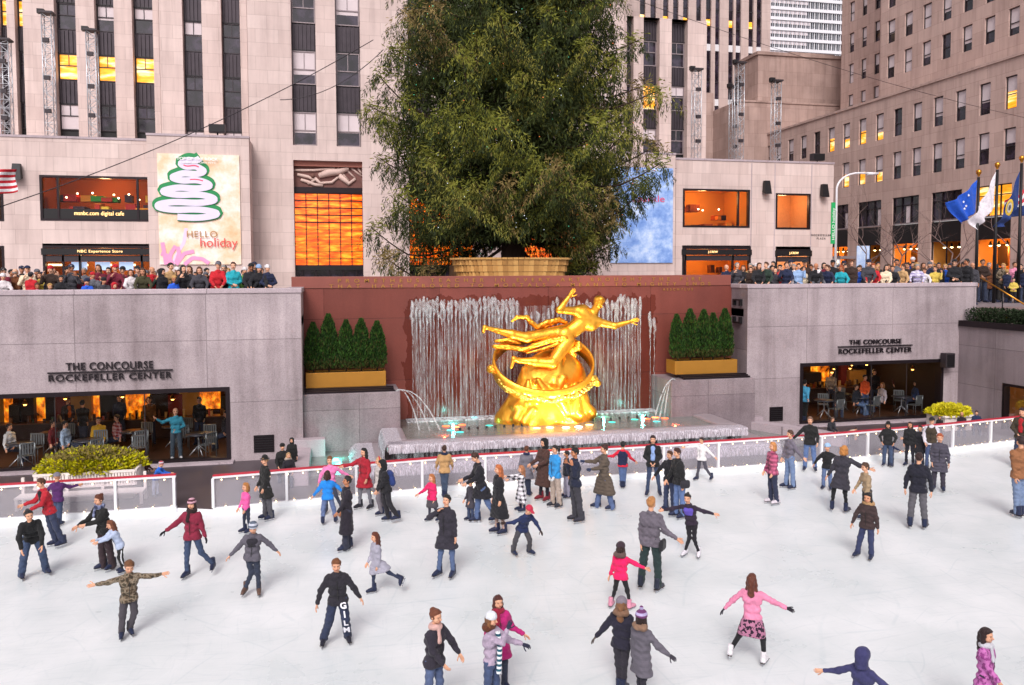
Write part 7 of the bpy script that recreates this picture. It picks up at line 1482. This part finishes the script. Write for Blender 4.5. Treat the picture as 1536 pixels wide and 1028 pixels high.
diner(1258, 30.0, 602, 'seated diner in black inside the right restaurant near its left end', ('jacket', '15151a'), ('short', '9a6a40'), 0); diner(1322, 30.3, 590, 'diner with fair hair seated in the middle of the right restaurant', ('jacket', 'b0a8b0'), ('bob', '9a6a40'), -50)
diner(1245, 31.6, 580, 'waiter in white and grey at the back of the right restaurant', ('sweater', '6a6468'), ('short', '1d1512'), 0, False); diner(1372, 30.4, 600, 'seated diner in dark blue at the right end of the right restaurant', ('jacket', '24365c'), ('short', '1d1512'), -60); diner(1310, 31.5, 575, 'standing diner in dark clothes beneath the amber light of the right restaurant', ('jacket', '221a1c'), ('short', '4a2d1c'), 20, False); diner(1345, 31.8, 580, 'waiter in dark red at the back of the right restaurant', ('jacket', '4a1a1c'), ('short', '1d1512'), 0, False)
# skaters and rink-side people: px, head top, feet
def sk(px_, top, feet, face, label, **k): return person(px=px_, top=top, feet=feet, face=face, label=label, **k)
JB, JN = 'trousers', 'trousers'
near = dict(res=.016)
sk(50, 758, 865, 15, 'woman in a black jacket and jeans stooping with hands on her knees at the left', jac=('jacket', '17171d'), leg=('flare', '2c4a78'), hair=('bun', '20140f'), lean=(-4, 38), A=(-14, 28, 8, 12), B=(14, 28, -2, 12), LA=(-12, 22, -8, -18), LB=(16, 22, 8, -18), nod=-14, **near)
sk(76, 716, 822, -70, 'man in a red jacket leaning left against the left barrier', jac=('jacket', 'a81e2c'), leg=('trousers', '27365e'), hair=('short', '4a2d1c'), lean=(-14, 0), A=(-30, -10, -75, 0), B=(-25, 15, -70, 10), LA=(6, 0, 14, 0), LB=(14, 5, 18, 0), extra=(('front', '1a1a20', 1),))
sk(88, 709, 790, 150, 'child in a purple jacket and grey hat holding the left barrier behind the red jacket', jac=('jacket', '4a2058'), leg=('trousers', '2a4472'), hair=None, hat=('beanie', '77727c'), kid=.6, A=(60, -20, 95, -10), B=(-40, -20, -60, -20), skin=1)
sk(158, 739, 856, -60, 'woman in a black cardigan with a blue patterned scarf and brown trousers', jac=('jacket', '1a1618'), leg=('flare', '3d2730'), hair=('bun', '5a3020'), neck=('scarf', '8088a8', 'check', '30344c'), lean=(-8, 10), A=(-40, 20, -65, 20), B=(-30, -10, -80, 0), LA=(-2, 0, 2, 0), LB=(6, 0, 8, 0), **near)
sk(181, 778, 860, -70, 'girl in a pale blue hoodie and black trousers with a white side stripe', jac=('jacket', 'a9b6cf'), leg=('trousers', '181820'), hair=('long', '6a3c26'), lean=(-22, 5), A=(-45, 10, -85, 0), B=(-60, 10, -80, 15), LA=(6, 0, 10, 0), LB=(-6, 5, 16, 0), kid=.6, extra=(('stripes', 'd8dae4'),), **near)
sk(195, 839, 955, 5, 'boy in a camouflage jacket skating with both arms held out', jac=('jacket', '6b5a48', 'camo'), leg=('trousers', '4a444e'), hair=('short', '6a4428'), A=(-82, 5, -88, 0), B=(78, 5, 92, 0), LA=(-8, 5, -4, 0), LB=(2, 0, -14, -10), lean=(2, 4), nod=18, hands=('open', 'open'), kid=.7, **near)
sk(290, 748, 866, -25, 'woman in a maroon jacket with a striped hat and black gloves, arm stretched left', jac=('jacket', '7e2038'), leg=('slim', '274572'), hair=('bob', '2a1812'), hat=('beanie', 'c89aa8', 'stripe', '54303a'), neck=('scarf', '2a1a1c'), glove='1a1a22', A=(-48, 10, -58, 0), B=(12, 5, 16, 10), LA=(-6, 5, -2, 0), LB=(14, 0, 36, -8), **near)
sk(370, 724, 800, -60, 'small girl in a pink sweater behind the boy in grey', jac=('sweater', 'e0589a'), leg=('leggings', '22304c'), hair=('bob', 'a06a38'), kid=.9, A=(-10, 0, -30, 10), B=(-10, 0, -20, 0))
sk(379, 781, 893, -10, 'boy in a grey and black jacket and knit hat gliding with arms spread', jac=('jacket', '57545e'), leg=('slim', '27344f'), hair=None, hat=('beanie', 'b8bcc8', 'stripe', '5a6474'), A=(-40, 5, -46, 0), B=(48, 5, 42, 0), LA=(10, 5, -22, -5), LB=(6, 5, 2, 0), lean=(4, 8), nod=15, kid=.4, extra=(('front', '26242c', 1, 1),), shoe='5a4238', **near)
sk(399, 684, 781, -70, 'man in a black coat and black brimmed hat with grey trousers by the barrier', jac=('coat', '121216'), leg=('trousers', '55545e'), hair=('short', '8a6a4a'), hat=('brim', '101014'), A=(-8, 10, -30, 10), B=(-4, 0, -20, 0), LA=(2, 0, 0, 0), LB=(8, 0, 6, 0))
sk(496, 684, 768, -5, 'girl in a pink sweater leaning back on the barrier', jac=('sweater', 'e67aac'), leg=('slim', '38425e'), hair=('short', '6a4428'), A=(-28, -10, -16, 5), B=(52, -10, 60, -5), LA=(-4, 12, -4, 10), LB=(12, 12, 24, 0), kid=.3)
sk(492, 706, 787, 175, 'child in a bright blue jacket with white stripes seen from behind', jac=('jacket', '1c7cd0'), leg=('trousers', '4a6aa8'), hair=('bob', '38201a'), A=(46, -5, 40, 0), B=(-30, -5, -42, 0), LA=(14, 0, 10, -8), LB=(-8, 0, -4, 0), kid=.5)
sk(521, 714, 826, -75, 'woman in a long dark coat skating left with bowed head', jac=('longcoat', '211c26'), leg=('flare', '2c3048'), hair=('short', '1c1210'), A=(-4, 5, -16, 10), B=(-18, 0, -40, 0), LA=(2, 0, 6, 0), LB=(-6, 0, -4, 0), skin=3, nod=-10, **near)
sk(547, 672, 764, -50, 'woman in a dark red cardigan with long black hair and grey jeans', jac=('coat', '9a1c2c'), leg=('slim', '6e6e7c'), hair=('long', '120e12'), A=(-62, 0, -80, 5), B=(10, 10, -20, 20), LA=(-8, 5, -4, 0), LB=(10, 5, 8, 0), shoe='20202a')
sk(569, 686, 773, -80, 'blond person with red earmuffs behind the blue backpack', jac=('jacket', 'b8b0ac'), leg=('trousers', '7a707c'), hair=('bob', 'b99a70'), hat=('earmuff', 'd0182c'), LA=(16, 0, 12, 0), LB=(-6, 0, 12, 0))
sk(580, 690, 784, -75, 'skater in a shiny black puffer jacket carrying a dark blue backpack', jac=('jacket', '1c1a20', 'puffer'), leg=('trousers', '24222c'), hair=('short', '141014'), lean=(-10, 0), A=(-10, 10, -20, 10), B=(-10, 0, -40, 0), LA=(-2, 0, 12, 0), LB=(8, 0, 32, 0), extra=(('pack', '23356c'),), hat=('hood', '1a181e'))
sk(508, 834, 968, 0, 'teenage boy in a black fleece and navy sweatpants with white letters down the leg', jac=('jacket', '26242c'), leg=('sweats', '1f3058'), hair=('short', '6a3f22'), A=(-32, 5, -16, 10), B=(34, 5, 30, 0), LA=(-12, 8, -16, -14), LB=(7, 8, 6, -20), lean=(-2, 12), nod=0, extra=(('word', 'GILM', 'B'),), kid=.2, shoe='16182a', res=.014)
sk(566, 798, 892, -65, 'girl in a light grey dress coat and navy leggings striding left', jac=('dress', '9c9aa8'), leg=('leggings', '233358'), hair=('long', '5a2c1c'), A=(-8, 10, -30, 15), B=(4, 0, -10, 0), LA=(-8, 0, -4, 0), LB=(44, 0, 58, 0), lean=(-4, 0), kid=.5, **near)
sk(648, 711, 783, -50, 'small girl in a magenta quilted jacket and grey skirt', jac=('jacket', 'd0205c', 'puffer'), leg=('skirt', '4a444c', None, None, '3a3a48'), hair=('long', 'a8683c'), A=(-38, 5, -60, 0), B=(6, 0, -10, 5), LA=(-4, 0, -2, 0), LB=(10, 0, 22, 0), kid=.8)
sk(667, 668, 748, 178, 'man in a tan jacket and jeans leaning on the barrier with his back turned', jac=('jacket', 'b08a5c'), leg=('slim', '2c4668'), hair=('short', '3a2418'), A=(18, -15, 10, -45), B=(-18, -15, -10, -45), neck=('scarf', '1f2840'))
sk(670, 743, 866, -30, 'man in a dark overcoat and jeans holding a hand up to his face', jac=('coat', '2c2933'), leg=('slim', '3a5e96'), hair=('short', '1a1412'), A=(-60, 10, 130, 15), B=(8, 0, 4, 10), LA=(-6, 5, -8, 0), LB=(6, 0, 2, 0), nod=-15, **near)
sk(722, 679, 786, -75, 'man in a black jacket and jeans bending over the small child in front of him', jac=('coat', '1c1b22'), leg=('trousers', '3c62a0'), hair=('short', '3a2418'), lean=(-9, 0), A=(-20, 5, -70, 10), B=(-20, 0, -62, 0), LA=(-8, 0, -4, 0), LB=(18, 0, 30, 0), nod=22)
sk(706, 718, 782, -60, 'small child in a dark grey coat steadied by the man in black', jac=('coat', '3e3b44'), leg=('trousers', '2c4472'), hair=('short', '5a3a26'), A=(-10, 10, -30, 10), B=(-8, 0, -20, 0), kid=.9)
sk(748, 697, 802, -70, 'red haired woman in a long black coat with bare calves', jac=('longcoat', '1b1a20'), leg=('leggings', 'b08878'), hair=('long', 'b0643a'), A=(-4, 10, -14, 10), B=(6, 0, -10, 10), LA=(-2, 0, -2, 0), LB=(8, 0, 6, 0), shoe='18203c')
sk(782, 698, 768, -75, 'girl in a black and white checked coat reaching left', jac=('longcoat', '26242c', 'check', 'e8e4ea'), leg=('leggings', 'c0a0a0'), hair=('long', 'a06a48'), A=(-82, 5, -88, 0), B=(-75, 0, -85, 5), kid=.7, extra=())
sk(783, 754, 834, 40, 'boy in a navy jacket and red cap crouching forward with arms out', jac=('jacket', '1f2a50'), leg=('trousers', '46424a'), hair=None, hat=('cap', 'b83048'), lean=(18, 25), A=(-60, 5, -85, 0), B=(38, 10, 30, 5), LA=(-22, 22, -8, -25), LB=(26, 15, 0, -20), kid=.7, glove='3a2a24', nod=15)
sk(790, 669, 745, 170, 'person in a grey wool coat seen from behind at the barrier', jac=('coat', '6b6872'), leg=('slim', '1f2c4c'), hair=('short', '5a3320'), A=(14, -5, 10, -30), B=(-14, -5, -10, -30), neck=('scarf', '1d2748'), LA=(0, 0, 4, 0), LB=(8, 0, 10, 0))
sk(816, 658, 752, -50, 'figure with a black hood and brown coat cradling a dark bag at the barrier', jac=('longcoat', '48302a'), leg=('slim', '1a1c30'), hair=('short', '141014'), hat=('hood', '131217'), A=(-20, 20, -60, 30), B=(-10, 10, -70, 10), extra=(('bag', '17161c', 1),), shoe='7a1c2a')
sk(833, 668, 762, -55, 'woman in a bright blue jacket and khaki trousers with white gloves', jac=('jacket', '2f8ccc'), leg=('trousers', 'b79c88'), hair=('pony', '20140f'), glove='d8dade', A=(-8, 8, -6, 18), B=(-6, 0, -25, 12), LA=(-2, 0, 0, 0), LB=(6, 0, 4, 0), shoe='2a2c36')
sk(862, 671, 784, -70, 'person in a navy jacket and dark trousers raising a hand to the face', jac=('jacket', '1d2236'), leg=('trousers', '3a3844'), hair=('short', '14100f'), A=(-16, 15, 195, 20), B=(-10, 5, -165, 5), LA=(2, 0, 4, 0), LB=(10, 0, 6, 0), skin=3, shoe='2a2834')
sk(850, 676, 748, -80, 'companion in pale trousers just left of the navy jacket', jac=('jacket', '20222e'), leg=('trousers', '9c96b4'), hair=('short', '14100f'), skin=3, kid=.2)
sk(906, 667, 765, -75, 'woman in a long olive brown puffer coat and flared jeans reaching left', jac=('longcoat', '574c42', 'puffer'), leg=('flare', '3f62a0'), hair=('bun', '3a2018'), glove='2a3450', A=(-60, 8, -92, 5), B=(-30, 0, -80, 0), LA=(-12, 0, -10, 0), LB=(14, 0, 12, 0))
sk(934, 662, 733, 178, 'boy in a navy vest with red sleeves seen from behind at the barrier', jac=('jacket', 'c82038'), leg=('trousers', '3460a0'), hair=('short', '1a1412'), A=(30, -5, 50, -30), B=(-50, -5, -80, -20), extra=(('vest', '1c2240'),), kid=.6)
sk(979, 653, 744, 0, 'young man in a black jacket over a blue shirt standing with clasped hands', jac=('jacket', '16161c'), leg=('slim', '27406c'), hair=('short', '2a1a14'), A=(-14, 8, 42, 22), B=(14, 8, -42, 22), LA=(-4, 0, -6, 0), LB=(8, 0, 8, 0), extra=(('front', '8aa4d4', 1),))
sk(1019, 672, 778, -60, 'man in a black jacket and jeans with a dark shoulder bag', jac=('jacket', '17171c'), leg=('trousers', '3f6cb0'), hair=('short', '3a2018'), lean=(-6, 0), A=(-14, 10, -30, 12), B=(10, 5, 0, 10), extra=(('bag', '26242c', -1),))
sk(1004, 676, 768, -40, 'man in black reaching down behind the shoulder bag man', jac=('jacket', '1c1b22'), leg=('trousers', '2a3c68'), hair=('short', '4a2d1c'), A=(-38, 5, -36, 5), B=(6, 0, 4, 10))
sk(1052, 656, 722, -30, 'girl in a white jacket and grey trousers with arms spread by the barrier', jac=('jacket', 'dcd8d8'), leg=('slim', '4a4658'), hair=('short', '2a1812'), A=(-84, 0, -80, 5), B=(42, 0, 48, 5), LA=(-4, 0, -12, 0), LB=(14, 0, 34, 0), kid=.3)
sk(1037, 739, 836, -15, 'girl in a purple and black top gliding with arms stretched wide', jac=('sweater', '2a2030'), leg=('leggings', '1f1a26'), hair=('bun', '20120f'), A=(-74, 0, -76, 0), B=(72, 0, 80, 0), LA=(4, 5, -16, -5), LB=(-2, 8, 18, -8), lean=(-10, 8), shoe='d8d4dc', extra=(('front', '5a4aa8', 1, 1),), kid=.3, **near)
sk(976, 745, 887, 160, 'blond woman in a grey jacket and dark green trousers seen from behind', jac=('jacket', '625c66'), leg=('trousers', '1c3a3a'), hair=('bun', 'b07a48'), A=(22, 0, 60, 8), B=(-6, 0, 0, 10), LA=(6, 0, 2, 0), LB=(-8, 0, -6, -6), neck=None, extra=(('bag', '1a1c22', 1),), shoe='1e2434', res=.014)
sk(931, 813, 914, 150, 'child in a hot pink jacket with a fur hood reaching right', jac=('jacket', 'e01a5c'), leg=('leggings', '1c1a22'), hair=('bob', '30201c'), hat=('beanie', '3a2c34'), neck=('furhood', '5c4844'), A=(64, 0, 70, 5), B=(-12, 0, -20, 0), LA=(14, 0, 12, 0), LB=(-10, 0, -16, 0), kid=.8, shoe='d08aa0', **near)
sk(932, 895, 1040, 165, 'girl in a navy jacket and grey knit hat near the bottom, arm out left', jac=('jacket', '222030'), leg=('slim', '2e2838'), hair=('long', '7a5438'), hat=('beanie', '7e7680'), A=(10, 5, 20, 15), B=(-34, 0, -40, 0), glove='5a524e', neck=('furhood', '7a5c48'), kid=.2, res=.014)
sk(962, 915, 1058, 140, 'child in a grey puffer coat and striped pompon hat at the bottom', jac=('coat', '5e5a64', 'puffer'), leg=('slim', '2c2a3c'), hair=('bob', '2a1c18'), hat=('pompon', 'b0a4cc', 'stripe', '6a3a68'), A=(40, 8, 56, 5), B=(-6, 0, 0, 10), neck=('furhood', '8a6c58'), glove='3a3640', kid=.4, res=.014)
sk(1128, 862, 997, 170, 'girl in a pink sweater and patterned skirt with long brown hair seen from behind', jac=('sweater', 'dd86a6'), leg=('skirt', 'c05a90', 'blotch', '2a1a2c', '1b1820'), hair=('long', '5c3022'), A=(64, 0, 72, 5), B=(-46, 0, -40, 0), LA=(16, 0, 4, -6), LB=(-22, 0, -26, -6), lean=(-2, -4), shoe='ddd8de', kid=.2, glove='2a2630', res=.014)
sk(1158, 663, 757, -60, 'blond woman in a pink plaid jacket and navy trousers', jac=('jacket', 'c06080', 'check', '6a2c48'), leg=('trousers', '232c50'), hair=('bob', 'b87c48'), A=(-8, 5, -24, 12), B=(0, 0, -20, 5), LA=(0, 0, 2, 0), LB=(4, 0, 8, 0), shoe='c8c0c8')
sk(1184, 645, 734, -60, 'man in a grey hooded sweater and pale jeans skating left', jac=('sweater', '6a6470'), leg=('trousers', '5a80b8'), hair=('short', '4a3226'), A=(-10, 5, -20, 10), B=(28, 0, 44, 5), LA=(-2, 0, -6, 0), LB=(6, 0, 2, 0))
sk(1214, 625, 707, 0, 'man in a black quarter zip and jeans standing near the right barrier', jac=('jacket', '15151b'), leg=('trousers', '3c6cb0'), hair=('short', '6a5040'), A=(-40, 5, -44, 5), B=(16, 10, 0, 40), LA=(-4, 0, -4, 0), LB=(6, 0, 6, 0))
sk(1240, 665, 735, -10, 'child in a black hoodie with a pale blue hat beside the blond woman', jac=('jacket', '17171e'), leg=('trousers', '4a6ea8'), hair=None, hat=('beanie', '9cbce0'), A=(-40, 0, -30, 5), B=(60, 0, 90, 5), kid=.7)
sk(1261, 668, 769, 165, 'curly blond woman in a dark cardigan and black leggings reaching right', jac=('coat', '33313a'), leg=('leggings', '1a1a22'), hair=('curly', 'b0763c'), A=(62, 0, 76, 5), B=(-20, 0, -30, 5), LA=(2, 0, 6, 0), LB=(-14, 0, -4, 0), lean=(5, 0))
sk(1300, 694, 782, -60, 'boy in a beige shirt behind the puffer jacket child', jac=('sweater', '9a8468'), leg=('trousers', '3a3436'), hair=('short', '4a3426'), A=(-20, 0, -30, 5), B=(-4, 0, -10, 0), kid=.6, lean=(-6, 0))
sk(1300, 739, 839, -20, 'child in a brown puffer jacket with a fur trimmed hood and blue jeans', jac=('jacket', '3a2c2c', 'puffer'), leg=('trousers', '25346a'), hair=('bob', '20140f'), neck=('furhood', 'a8845c'), A=(-30, 5, -20, 5), B=(14, 5, 8, 5), LA=(-12, 0, -10, 0), LB=(2, 0, 2, 0), kid=.5, skin=1, **near)
sk(1331, 633, 700, -5, 'woman in a black brimmed hat and black coat holding a toddler at the barrier', jac=('jacket', '17161c'), leg=('trousers', '2c4a74'), hair=('long', '141014'), hat=('brim', '121216'), A=(-30, 10, 20, 30), B=(30, 10, -20, 30), skin=1)
sk(1336, 661, 700, -5, 'toddler in navy held up in front of the black hatted woman', jac=('jacket', '1d2440'), leg=('trousers', '1c2c50'), hair=('short', '4a2d1c'), hat=('beanie', '6f8a6a'), A=(-60, 0, -70, 0), B=(60, 0, 70, 0), kid=1.)
sk(1364, 633, 700, -15, 'dark haired woman in a black jacket behind the group at the right barrier', jac=('jacket', '1a181e'), leg=('slim', '1d1c2c'), hair=('long', '38201a'), skin=1)
sk(1379, 638, 702, -15, 'man in a black coat reaching left at the right barrier', jac=('coat', '1d1c22'), leg=('slim', '2a3450'), hair=('short', '2a1c16'), A=(-66, 5, -62, 5), B=(10, 5, 4, 10))
sk(1396, 626, 706, -10, 'man in a cap and brown vest over a white shirt', jac=('jacket', 'c8c4cc'), leg=('slim', '2c4a80'), hair=('short', '2a1c16'), hat=('cap', '17171c'), A=(-14, 5, 10, 25), B=(10, 0, 6, 10), extra=(('vest', '3e3428'),))
sk(1408, 650, 737, 0, 'red haired child in a dark grey padded coat and charcoal trousers', jac=('coat', '45424e', 'puffer'), leg=('trousers', '3a3246'), hair=('short', '9a4c2c'), A=(-12, 5, 4, 15), B=(14, 5, 6, 5), LA=(-6, 0, -2, 0), LB=(2, 0, 2, 0), kid=.4)
sk(1376, 679, 794, 175, 'man in a navy sweater and grey trousers seen from behind at the right', jac=('jacket', '1b1b28'), leg=('trousers', '5b5862'), hair=('short', '2e1c16'), A=(20, 0, 4, 5), B=(-18, 0, -6, 5), LA=(4, 0, 6, -8), LB=(-6, 0, -4, 0), neck=None, **near)
sk(1528, 654, 777, -150, 'man in a tan brown jacket and pale jeans at the right edge', jac=('jacket', '8a5c3c'), leg=('trousers', '5f80b0'), hair=('short', '2e1c16'), A=(-4, 0, 0, 10), B=(8, 0, 4, 10), **near)
sk(1531, 612, 702, -20, 'person in an olive jacket with red trim at the right edge of the barrier', jac=('jacket', '3a3226'), leg=('trousers', '27365e'), hair=('short', '2e1c16'), A=(-20, 15, 40, 30), B=(14, 10, -30, 30), extra=(('front', 'a01c24', 1),))
sk(652, 912, 1078, 50, 'woman with a brown bun, pale scarf and dark jacket at the bottom centre', jac=('jacket', '2c2833'), leg=('slim', '3e5c94'), hair=('bun', '6a3c28'), neck=('scarf', 'c9a29a'), A=(14, 8, 40, 5), B=(34, 0, 30, 0), lean=(3, 4), res=.013)
sk(738, 918, 1076, 60, 'woman in white knit hat, mauve sweater and striped scarf raising her gloved hand', jac=('sweater', 'a898ac'), leg=('slim', '2c4a80'), hair=('bob', '7a5030'), hat=('beanie', 'd4d8e2'), neck=('furhood', '5c3422'), glove='2a2c40', A=(72, 5, 158, 0), B=(50, 0, 70, 0), extra=(('longscarf', '1c5468', hexc('e8ecf0')),), hands=('open', 'relaxed'), res=.013)
sk(748, 893, 1038, 20, 'young woman with long brown hair in a magenta coat behind the white knit hat', jac=('coat', 'b0206c'), leg=('slim', '2a3450'), hair=('long', '4c2620'), neck=('scarf', '8a1c34'), A=(-10, 0, -6, 5), B=(20, 0, 60, 5), res=.014)
sk(1292, 972, 1128, 150, 'child in a blue violet hooded sweatshirt at the bottom edge right', jac=('sweater', '3c3c66'), leg=('trousers', '2a2c44'), hair=None, hat=('hood', '3a3a64'), A=(50, 0, 60, 5), B=(-64, 0, -80, 5), kid=.3, res=.014)
sk(1476, 942, 1092, 70, 'girl in a purple pink patterned coat with long dark hair at the bottom right', jac=('coat', 'b868a8', 'blotch', '8a3a7c'), leg=('slim', '2a2438'), hair=('long', '2c1418'), neck=('scarf', 'c0c0c8'), A=(20, 5, 40, 5), B=(-6, 0, 0, 5), kid=.3, res=.014)
# seated and standing behind the barrier on the terrace
def terr(px_, Y, top, face, label, **k):
    kw = dict(res=.022, skate=False); kw.update(k); return person(px=px_, top=top, ground=(XY(px_, Y, 690), Y, .1), face=face, label=label, **kw)
terr(438, 25.2, 657, -10, 'person in a black hood standing behind the seated couple at the barrier', jac=('coat', '121217'), hair=('short', '141014'), hat=('hood', '111116'), A=(-14, 10, 20, 30), B=(10, 5, 6, 10))
terr(424, 24.6, 665, 10, 'seated person in a black hat and coat on the pool edge', jac=('coat', '15151a'), hair=('short', '141014'), hat=('beanie', '121216'), seat=True, LA=(-10, 70, 0, 0), LB=(4, 70, 0, 0), A=(-12, 20, 20, 50), B=(12, 20, -20, 50))
terr(433, 23.9, 679, 15, 'blond woman seated in a dark jacket behind the barrier', jac=('jacket', '201e26'), hair=('long', 'b08a60'), seat=True, LA=(-10, 70, 0, 0), LB=(4, 70, 0, 0), neck=('furhood', 'a8998c'), A=(-12, 20, 20, 50), B=(12, 20, -20, 50))
terr(216, 24.6, 684, 60, 'dark haired person in brown beside the white bench', jac=('jacket', '4a2820'), hair=('short', '2a1812'), lean=(10, 10), A=(20, 10, 60, 20), B=(20, 0, 50, 10))
terr(232, 23.6, 692, 60, 'child in a blue jacket and white hat leaning over the left barrier end', jac=('jacket', '1f5cb8'), leg=('trousers', '8a9cc4'), hair=None, hat=('beanie', 'c8b8c0', 'stripe', 'a04050'), kid=.6, lean=(25, 10), A=(50, 10, 80, 10), B=(40, 10, 80, 10))
terr(1243, 25.6, 625, 40, 'person in a black leather jacket seated behind the right barrier', jac=('jacket', '26262c'), hair=('short', '5a4638'), seat=True, LA=(60, 40, 0, 0), LB=(50, 40, 0, 0), A=(20, 20, 60, 30), B=(10, 20, 50, 40), lean=(14, 10))
terr(1270, 24.8, 640, 75, 'person in a cream sweater bending over behind the right barrier', jac=('jacket', 'c8b49c'), hair=('short', '2a1812'), lean=(62, 10), A=(30, 10, 10, 20), B=(30, 5, 10, 10), leg=('trousers', '33415c'))
terr(1408, 25.0, 624, 0, 'dark haired woman in black standing behind the red haired child', jac=('jacket', '17151b'), hair=('long', '2a1812'))
terr(1441, 25.3, 618, 0, 'bald man in a dark shirt seated before the white planter', jac=('sweater', '241c22'), hair=('bald', '3a2a20'), seat=True, LA=(-12, 60, 0, 0), LB=(14, 60, 0, 0), A=(-12, 20, 10, 40), B=(12, 20, -10, 40), skin=1)
terr(1463, 25.4, 616, 10, 'young man in a dark blue T shirt seated right of the white planter', jac=('sweater', '1c2a48'), hair=('short', '2e1c16'), seat=True, LA=(-12, 60, 0, 0), LB=(20, 60, 6, 0), A=(-12, 20, 10, 40), B=(30, 10, 40, 30))
terr(1428, 24.6, 652, 10, 'toddler in a lime green top behind the right barrier', jac=('sweater', '7cb83a'), hair=('short', '8a6a40'), kid=1.)
